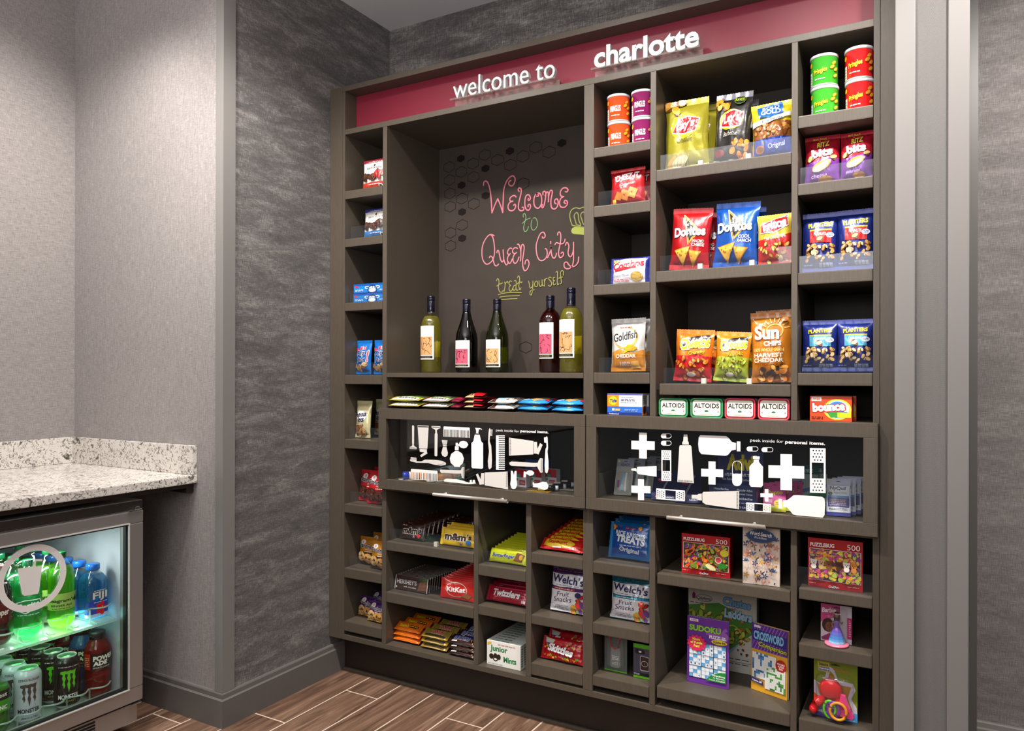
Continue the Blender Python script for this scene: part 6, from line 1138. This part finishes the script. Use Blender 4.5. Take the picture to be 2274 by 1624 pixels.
# left drawer
q=atY(894,1062,2.226); tu=empty('orange_tube',(q.x,q.y,ZT+.0006),math.radians(-42),0,'orange tube with a blue cap lying on a white card in the left drawer','tube',None)
MB().box(-.026,-.012,.0002,.026,.13,.0014,lin('#cfc8b4')).build('backing_card','card',tu,False,True)
def lie(prof,cols,mat,nm,root,x=0,z=0,n=24):
    m=MB(); m.lathe(prof,n,cols=[lin(c) for c in cols]); V=[(a+x,c,b+z) for a,b,c in m.V]; return mesh_obj(nm,V,m.F,mat,root,m.C,True)
lie([(.001,.0),(.0135,.001),(.0145,.004),(.0145,.022),(.0135,.023)],['#2f3fa8']*4,'gloss','cap',tu,0,.0165)
lie([(.0135,.0235),(.0138,.024),(.0138,.029),(.0138,.115),(.012,.12),(.001,.121)],['#e8e4da','#e8e4da','#e08a1c','#e08a1c','#c86a18'],'gloss','tube_body',tu,0,.0165)
t2=dup(tu,.1,.03,0,'orange tube lying farther back beside the front orange tube'); 
def grn(p): p.rect(0,0,1,1,'#1a7a4a'); p.rect(.1,.7,.5,.9,'#e8e8e8'); p.ell(.6,.4,.2,.18,'#28a86a'); p.lines(.1,.2,.6,.3,2,'#d8f0e0'); p.rect(.55,.6,.95,.8,'#c82a3a')
dcard('green_pack',1010,1068,.036,.08,'#1a7a4a',grn,'small green and white pack behind the drawer comb pictures','pack',60,-30)
def razp(p): p.rect(0,0,1,1,'#1c2444'); p.rect(0,.82,1,1,'#8a96b4'); p.line([(.3,.1),(.35,.8)],.1,'#c8c8d4',0); p.line([(.65,.1),(.65,.8)],.1,'#3a4a8a',0); p.pile('white',.1,.84,.9,.96,8,.06,2)
dcard('brush_pack',1030,1064,.048,.17,'#d8d2c0',razp,'long navy brush pack lying back in the left drawer, left of three','pack',68,-38,0,bl=(.1,.05,.9,.8,.012))
dcard('brush_pack',1060,1066,.048,.17,'#1c2444',razp,'long navy brush pack lying back in the left drawer, middle of three','pack',68,-38,0,bl=(.1,.05,.9,.8,.012))
dcard('brush_pack',1086,1071,.048,.17,'#23262c',razp,'long navy brush pack lying back in the left drawer, right of three','pack',68,-38,0,bl=(.1,.05,.9,.8,.012))
def redw(p): p.rect(0,0,1,1,'#d8d6d8').rect(0,.55,1,1,'#b81424'); p.rect(.4,.12,.9,.4,'#b83a4a'); p.ell(.2,.42,.16,.16,'#e6e2e0').ell(.2,.42,.1,.1,'#4a9a7a'); p.rect(.2,.56,.5,.72,'#2a9a9a'); p.lines(.45,.2,.85,.34,2,'#f2e2e4')
q=onT(1150,1084)
for i,(dx,dy,lb) in enumerate(((0,0,'nearest'),(.045,.028,'middle'),(.09,.055,'farthest'))):
    c_=carton('small_carton',.05,.062,.024,'#cfccd0',redw,'small red and white carton in the left drawer, %s of three'%lb,group='red and white cartons'); put(c_,q.x+dx,q.y+dy+.02,ZT,-8)
def bl(p): p.rect(0,0,1,1,'#1c4a9c').rect(.4,0,1,.6,'#b8141e'); p.lines(.1,.7,.6,.85,2,'#c8d4ea')
c_=carton('blue_carton',.10,.085,.02,'#1c3f8c',bl,'taller blue and red carton behind the small cartons in the left drawer'); put(c_,q.x+.005,q.y+.13,ZT,-8)
for i,(px,py) in enumerate(((1194,1091),(1212,1087),(1230,1083),(1246,1079))):
    q2=onT(px,py); lb=empty('lip_balm',(q2.x,q2.y,ZT),math.radians(-62),0,'black and white lip balm stick lying in the left drawer, %s from the front'%(['first']+ORD)[i],'lip balm','lip balm sticks')
    lie([(.001,0),(.0095,.0005),(.0098,.002),(.0098,.022),(.0095,.0225)],['#e6e0cc']*4,'gloss','cap',lb,0,.0105,18); lie([(.0095,.023),(.0098,.0235),(.0098,.06),(.008,.062),(.0085,.0625),(.0085,.07),(.001,.0702)],['#141416','#141416','#d8d8d8','#c8ccd8','#c8ccd8','#c8ccd8'],'gloss','tube_body',lb,0,.0105,18)
q2=onT(1186,1093); cdd=empty('gold_card',(q2.x,q2.y-.006,ZT),math.radians(4),0,'gold edged flat card under the nearest lip balm','card'); MB().box(-.035,0,.0,.05,.05,.0004,lin('#b8901e')).build('card','card',cdd,False,True)
q2=onT(1268,1090); cdd=empty('white_card',(q2.x-.012,q2.y,ZT),math.radians(12),0,'small white card lying at the right end of the left drawer','card'); MB().box(-.03,0,.0,.02,.03,.0012,lin('#d8d2bc')).build('card','card',cdd,False,True)
# ================================================================ DRINKS FRIDGE
FX=-2.21; FY1=1.502; FY0=.902
fr=empty('drinks_fridge',(-2.5,1.2,0),label='stainless steel undercounter drinks fridge with a glass door',cat='fridge'); Lf=fr.location
def FB(name,mat,boxes,par=fr,bev=.0015):
    m=MB()
    for b in boxes: m.box(b[0]-Lf.x,b[1]-Lf.y,b[2]-Lf.z,b[3]-Lf.x,b[4]-Lf.y,b[5]-Lf.z,bev=bev)
    return m.build(name,mat,par)
XB0=-2.86
FB('cabinet','steel',[(XB0,FY0,.745,FX-.006,FY1,.776),(XB0,FY1-.004,.09,FX-.047,FY1,.745),(XB0,FY0,.09,FX-.047,FY0+.004,.745),(XB0,FY0+.004,.09,XB0+.01,FY1-.004,.745)])
FB('liner','fridge_liner',[(XB0+.011,FY0+.005,.70,FX-.050,FY1-.005,.744),(XB0+.011,FY0+.005,.145,FX-.05,FY0+.04,.699),(XB0+.011,FY1-.04,.145,FX-.05,FY1-.005,.699),(XB0+.011,FY0+.04,.145,XB0+.05,FY1-.04,.699),(XB0+.011,FY0+.005,.10,FX-.05,FY1-.005,.1448)],bev=0)
FB('control_strip','steel_dark',[(FX-.046,FY0,.7465,FX-.004,FY1,.775)])
a,b,c,d=FY0+.05,FY1-.05,.182,.705
dr=FB('door','steel',[(FX-.045,FY0,d,FX,FY1,.744),(FX-.045,FY0,.136,FX,FY1,c),(FX-.045,FY0,c,FX,a,d),(FX-.045,b,c,FX,FY1,d)],bev=.004)
FB('gasket','black_plastic',[(FX-.020,a,d-.006,FX-.006,b,d-.0005),(FX-.020,a,c+.0005,FX-.006,b,c+.006),(FX-.020,a,c+.006,FX-.006,a+.006,d-.006),(FX-.020,b-.006,c+.006,FX-.006,b,d-.006)],dr,0)
FB('bead','bead_metal',[(FX+.0002,a-.004,d-.001,FX+.003,b+.004,d+.003),(FX+.0002,a-.004,c-.003,FX+.003,b+.004,c+.001),(FX+.0002,b-.001,c,FX+.003,b+.003,d),(FX+.0002,a-.003,c,FX+.003,a+.001,d)],dr,.0008)
FB('glass_pane','fridge_glass',[(FX-.013,a+.0065,c+.0065,FX-.010,b-.0065,d-.0065)],dr,0)
FB('hinge','chrome',[(FX-.02,FY1-.055,.7445,FX+.006,FY1-.008,.7495),(FX-.012,FY1-.028,.7497,FX+.002,FY1-.014,.757)]); FB('hinge','chrome',[(FX-.02,FY1-.04,.128,FX+.006,FY1-.008,.1335)])
FB('kick_grille','steel',[(FX-.045,FY0,.068,FX-.012,FY1-.012,.127)])
g=MB()
for i in range(5): g.box(FX-.0125-Lf.x,1.11-Lf.y,.078+i*.0095,FX-.0105-Lf.x,1.352-Lf.y,.0835+i*.0095)
g.build('vent_slot','black_plastic',fr)
FB('base','steel_dark',[(XB0,FY0+.01,.055,FX-.05,FY1-.01,.0895)])
for yy in (FY0+.06,FY1-.09):
    m=MB(); m.tube([(FX-.075-Lf.x,yy-.012-Lf.y,.025),(FX-.075-Lf.x,yy+.012-Lf.y,.025)],.025,20); m.build('caster','rubber',fr,True)
    m=MB(); m.tube([(XB0+.08-Lf.x,yy-.012-Lf.y,.025),(XB0+.08-Lf.x,yy+.012-Lf.y,.025)],.025,20); m.build('caster','rubber',fr,True)
ZL=atX(65,1600,-2.322).z; ZU=atX(215,1368,-2.328).z
ys={k:atX(k,1400,-2.326).y for k in (222,147,60,-8,208,137,62,-5)}
clear('rack_plastic','#e8f2ec',.06,.1,.35,'#dff0e6',.5)
def rack(z,name):
    m=MB(); 
    for y in [FY0+.06+.07*i for i in range(7)]: m.box(XB0+.06-Lf.x,y-Lf.y,z-.004,-2.262-Lf.x,y+.004-Lf.y,z-.0008)
    m.box(XB0+.06-Lf.x,FY0+.045-Lf.y,z-.0125,-2.262-Lf.x,FY1-.055-Lf.y,z-.0045)
    r=m.build(name,'rack_plastic',fr)
    m=MB(); yl=FY0+.05
    for i in range(7):
        c_=yl+.035+.0700*i; 
        if c_+.034>FY1-.05: break
        P=[(-2.285-Lf.x+.022*math.sin(math.pi*t/10),c_-.033+.066*t/10-Lf.y,z+.042) for t in range(11)]; m.tube(P,.0026,7)
        m.tube([(-2.285-Lf.x,c_-.034-Lf.y,z-.002),(-2.285-Lf.x,c_-.034-Lf.y,z+.042)],.0026,7); m.tube([(-2.262-Lf.x,c_-.012-Lf.y,z+.004),(-2.262-Lf.x,c_-.03-Lf.y,z+.006),(-2.27-Lf.x,c_-.034-Lf.y,z+.012)],.0022,6)
    m.build('rack_guard','rack_plastic',r,True)
rack(ZL,'lower_rack'); rack(ZU,'upper_rack')
# circle and cup sticker on the door glass
YX=FX-.0098
cpt=lambda x,y:(lambda q:(q.y,q.z))(atX(x,y,YX)); cc=cpt(73,1284); rz_=(cpt(73,1211)[1]-cpt(73,1358)[1])/2
p=Pr(lambda u,v,o:(YX+o-Lf.x,u-Lf.y,v-Lf.z),1,1,9,.0001,.0001)
C_=[(cc[0]+(rz_-.009)*math.cos(t*math.pi/32),cc[1]+(rz_-.009)*math.sin(t*math.pi/32)) for t in range(65)]; p.T(ribbon(C_,.0175),'#d9d7d6',True)
p.T(tess([[cpt(*q) for q in ((39,1266),(41,1263),(73,1259),(76,1242),(94,1242),(94,1247),(80,1247),(78,1259),(93,1257),(93,1262),(87,1312),(84,1319),(54,1324),(49,1320))]]),'#d9d7d6',True); p.build('cup_decal','vinyl',dr,False)
# drinks
def drink(root,prof,mat,nm,n=28,sq=0,cols=None): 
    m=MB(); m.lathe(prof,n,sq=sq,cols=cols); return m.build(nm,mat,root,True,cols is not None)
clear('soda_green','#4ad884',.05,.04,.45,'#18a050',.6); clear('soda_lime','#a0e050',.05,.04,.45,'#62b81c',.6); clear('soda_cola','#3a1008',.05,.04,.7,'#1c0805',.5); clear('water_blue','#9ad4ee',.05,.03,.35,'#3f9fd8',.6); clear('drink_red','#a81c14',.05,.05,.65,'#a01810',.5); clear('drink_blue','#2a90d8',.05,.05,.6,'#1f7ac8',.5); clear('pet_clear','#f2f6f4',.08,.03); clear('drink_purple','#6a3a5a',.05,.05,.6,'#4a2440',.5); clear('tea_green','#8ad02a',.05,.04,.6,'#5ab01a',.5)
def wrap(root,R,z0,z1,draw,ang=2.7,tc=None,mat='gloss',sq=0):
    def fn(u,v,o):
        t=(tc-ang/2)+u/R; rr=R+.0003+o; 
        if sq: rr/=(abs(math.cos(t))**sq+abs(math.sin(t))**sq)**(1/sq)
        return (rr*math.cos(t),rr*math.sin(t),z0+v)
    p=Pr(fn,R*ang,z1-z0,.005,.0002,.00015); draw(p); return p.build('printed_label',mat,root)
def soda(y,z,liq,cap,label,group,draw,H=.205,R=.0335,x=-2.328,n=4,lab=(.065,.125),names='bottle',cat='soda bottle',lo=''):
    root=empty('soda_bottle',(x,y,z+.0005),label=label+', front one',cat=cat,group=group); s=H/.205
    pf=[(.001,.006),(R*.45,.004),(R*.62,0),(R*.8,.004),(R*.97,.016),(R,.026),(R*.94,.05),(R*.93,.07),(R,.13*s),(R*.97,.142*s),(R*.78,.160*s),(R*.5,.176*s),(R*.38,.184*s),(R*.36,.192*s)]
    drink(root,pf,'pet_clear','bottle'); drink(root,[(max(r-.0014,.0005),q+.0012) for r,q in pf[:11]]+[(.001,.158*s)],liq,'drink')
    drink(root,[(.0135,.189*s),(.0142,.190*s),(.0142,.204*s),(.013,H),(.001,H)],'gloss','cap',24,0,[lin(cap)]*4)
    if draw: wrap(root,R*.985,lab[0],lab[1],draw,2.6,-.40)
    for i in range(1,n): dup(root,-.0785*i,0,0,label+', %s from the front'%ORD[i-1])
    return root
def spr(p): p.rect(0,0,1,1,'#0f8a44'); p.poly([(.1,.3),(.3,.24),(.42,.14),(.6,.28),(.92,.5),(.84,.78),(.4,.82),(.14,.7)],'#e0f0e4'); p.poly([(.13,.33),(.3,.28),(.42,.2),(.6,.33),(.88,.52),(.81,.74),(.4,.78),(.17,.67)],'#0d7a3c'); p.txt('Sprite',.22,.36,.8,.68,'#f0f8f2',.03,.15,6); p.lines(.2,.06,.8,.12,1,'#d8eedd')
def sgr(p): p.rect(0,0,1,1,'#9cc05a'); p.txt("Seagram's",.08,.42,.84,.68,'#17331a',.03); p.txt('GINGER ALE',.16,.22,.76,.34,'#17331a',.02); p.lines(.2,.06,.7,.14,1,'#3a5a2a'); p.poly([(.86,.4),(.96,.5),(.9,.8),(.82,.6)],'#17331a')
def fij(p): p.rect(0,.0,1,.5,'#1f3fb0'); p.rect(0,.0,1,.1,'#b8c8ee'); p.txt('FIJI',.3,.5,.86,.78,'#e8d8c8',.03); p.lines(.34,.8,.8,.84,1,'#e8e0d8'); p.lines(.34,.44,.86,.48,1,'#e8e0d8'); [p.ell(.62+.11*math.cos(t),.26+.13*math.sin(t),.12,.085,'#d01c2c',t) for t in (0,1.25,2.5,3.8,5)]; p.ell(.62,.26,.04,.04,'#6a1018').ell(.66,.3,.02,.03,'#e8b02a')
def cola(p): p.rect(0,0,1,1,'#4a0f10'); p.txt('Dr Pepper',.1,.3,.8,.7,'#d8c8c0',.02,.1)
soda(ys[62],ZU,'soda_green','#0a5a34','green lemon soda bottle in the upper row','green soda bottles',spr,.225,.0375,n=5)
soda(ys[137],ZU,'soda_lime','#0f5a2c','yellow-green ginger ale bottle in the upper row','ginger ale bottles',sgr,.228,.0385,n=5,lab=(.058,.108))
soda(ys[-5],ZU,'soda_cola','#5a1414','dark cola bottle at the left edge of the upper row','dark cola bottles',cola,.225,.0365,n=3)
wb=empty('water_bottle',(-2.328,ys[208]-.002,ZU+.0005),label='square clear blue water bottle in the upper row, front one',cat='water bottle',group='blue capped water bottles')
pf=[(.001,.003),(.028,0),(.0345,.004),(.035,.012),(.035,.112),(.033,.122),(.024,.138),(.016,.147),(.0145,.154)]
drink(wb,pf,'pet_clear','bottle',40,5); drink(wb,[(max(r-.0013,.0005),q+.001) for r,q in pf[:7]]+[(.001,.136)],'water_blue','water',40,5); drink(wb,[(.0195,.152),(.0205,.153),(.0205,.168),(.0185,.170),(.001,.1702)],'gloss','cap',26,0,[lin('#1f6fd0')]*4); wrap(wb,.0352,.008,.108,fij,2.1,-.12,'gloss',5)
for i in range(1,5): dup(wb,-.0735*i,0,0,'square clear blue water bottle in the upper row, %s from the front'%ORD[i-1])
def energy(y,col,draw,label,group,n,topc='#b8c4bc',x=-2.322):
    root=empty('energy_can',(x,y,ZL+.0005),label=label+', front one',cat='drink can',group=group); R=.0352
    drink(root,[(.001,.004),(.018,.003),(.024,0),(.026,.003),(R,.013),(R,.138),(R-.001,.143),(.0275,.153),(.0262,.1545),(.0268,.1565),(.0262,.158),(.0245,.156)],'gloss','can_body',34,0,[lin('#b0b4b4')]*4+[lin(col)]*4+[lin('#c8cccc')]*3)
    drink(root,[(.0246,.1562),(.0235,.1535),(.001,.1535)],'metal','can_top',28,0,[lin(topc)]*2); m=MB(); m.box(-.004,-.009,.1537,.004,.009,.1551,bev=.0006); m.build('ring_pull','black_plastic' if col!='#14110e' else 'chrome',root)
    wrap(root,R,.014,.137,draw,2.7,-.38)
    for i in range(1,n): dup(root,-.0725*i,0,0,label+', %s from the front'%ORD[i-1])
def claw(p,c): 
    for x,b in ((.36,.42),(.5,.32),(.64,.4)): p.poly([(x-.09,.84),(x+.07,.86),(x+.055,.8),(x+.04,.74),(x+.06,.66),(x+.03,.58),(x+.05,.5),(x+.01,b),(x-.01,b+.08),(x-.04,.52),(x-.01,.6),(x-.045,.68),(x-.02,.76),(x-.1,.79)],c)
def mon(p): p.rect(0,0,1,1,'#14110e'); claw(p,'#58c41e'); p.txt('MONSTER',.2,.16,.8,.27,'#d8d8d4',.03); p.txt('ENERGY',.3,.08,.72,.13,'#9aa04a',.01); p.lines(.2,.93,.8,.97,1,'#b8b8b4')
def monw(p):
    p.rect(0,0,1,1,'#b9c4ca'); R=random.Random(3)
    for i in range(26): x,y=R.random(),R.random(); p.line([(x,y),(x+.06,y+.03),(x+.02,y+.07)],.008,'#8a969c'); p.off-=p.st
    claw(p,'#4a423c'); p.txt('MONSTER',.2,.18,.8,.28,'#23262a',.03); p.txt('ENERGY',.3,.11,.72,.15,'#7aa8d0',.01); p.txt('ZERO ULTRA',.3,.04,.74,.08,'#23262a',.01); p.txt('ZERO SUGAR',.2,.93,.8,.98,'#3a4044',.01)
energy(ys[147],'#14110e',mon,'black energy drink can with green claw marks','black energy drink cans',6,'#9ad4a4')
energy(ys[60],'#b9c4ca',monw,'silver white energy drink can','silver white energy drink cans',5,'#7fd89a')
def pw(liq,cap,x,label):
    root=empty('sports_bottle',(x,ys[222]-.009,ZL+.0005),label=label,cat='sports drink',group='sports drink bottles'); R=.0385; K=1.1
    pf=[(.001,.003),(.030,0),(.0365,.005),(.037,.02),(.034,.03),(.037,.04),(.037,.068),(.035,.075),(R,.08),(R,.128),(.034,.142),(.026,.155),(.023,.160),(.022,.166)]
    pf=[(r,z*K) for r,z in pf]
    drink(root,pf,liq,'bottle'); drink(root,[(.0235,.163*K),(.0243,.164*K),(.0243,.181*K),(.0225,.183*K),(.001,.1832*K)],'gloss','cap',30,0,[lin(cap)]*4)
    def dd(p): p.rect(0,0,1,1,'#1c1512'); p.rect(0,0,.22,1,'#b8281c'); p.txt('POWER',.3,.55,.95,.86,'#e8e4dc',.05,.05,2); p.txt('ADE',.3,.24,.7,.52,'#e8e4dc',.05,.05,2); p.txt('SPORTS DRINK',.3,.06,.8,.15,'#c8c4bc',.02); p.lines(.03,.2,.18,.8,5,'#e8b08a')
    wrap(root,R,.082*K,.127*K,dd,2.7,-.3); return root
pw('drink_red','#1a1614',-2.326,'red sports drink bottle, front of its row'); pw('drink_blue','#1a1818',-2.407,'blue sports drink bottle, second in its row'); pw('drink_red','#1a1614',-2.488,'red sports drink bottle, third in its row'); pw('drink_purple','#1a1614',-2.569,'purple sports drink bottle, fourth in its row'); pw('drink_purple','#1a1614',-2.650,'purple sports drink bottle, fifth in its row')
tg=soda(ys[-8],ZL,'tea_green','#1a3a14','green tea bottle at the bottom left edge','tea bottles',lambda p:(p.rect(0,0,1,1,'#3a9a1c'),p.rect(0,.55,1,1,'#14180f'),p.txt('honest',.2,.7,.8,.9,'#e8e8e0',.02),p.txt('ORGANIC',.2,.1,.8,.3,'#f0f4e8',.03)),.175,.0355,n=2,cat='tea bottle')
li=area(-2.36,1.14,.696,-2.44,1.14,.2,4.6,.06,.34,(.9,1,.99)); li.rotation_euler=(0,math.radians(-12),0)
li2=area(-2.33,1.2,.435,-2.42,1.2,.1,1.6,.06,.44,(.85,1,.9)); li2.rotation_euler=(0,math.radians(-12),0)
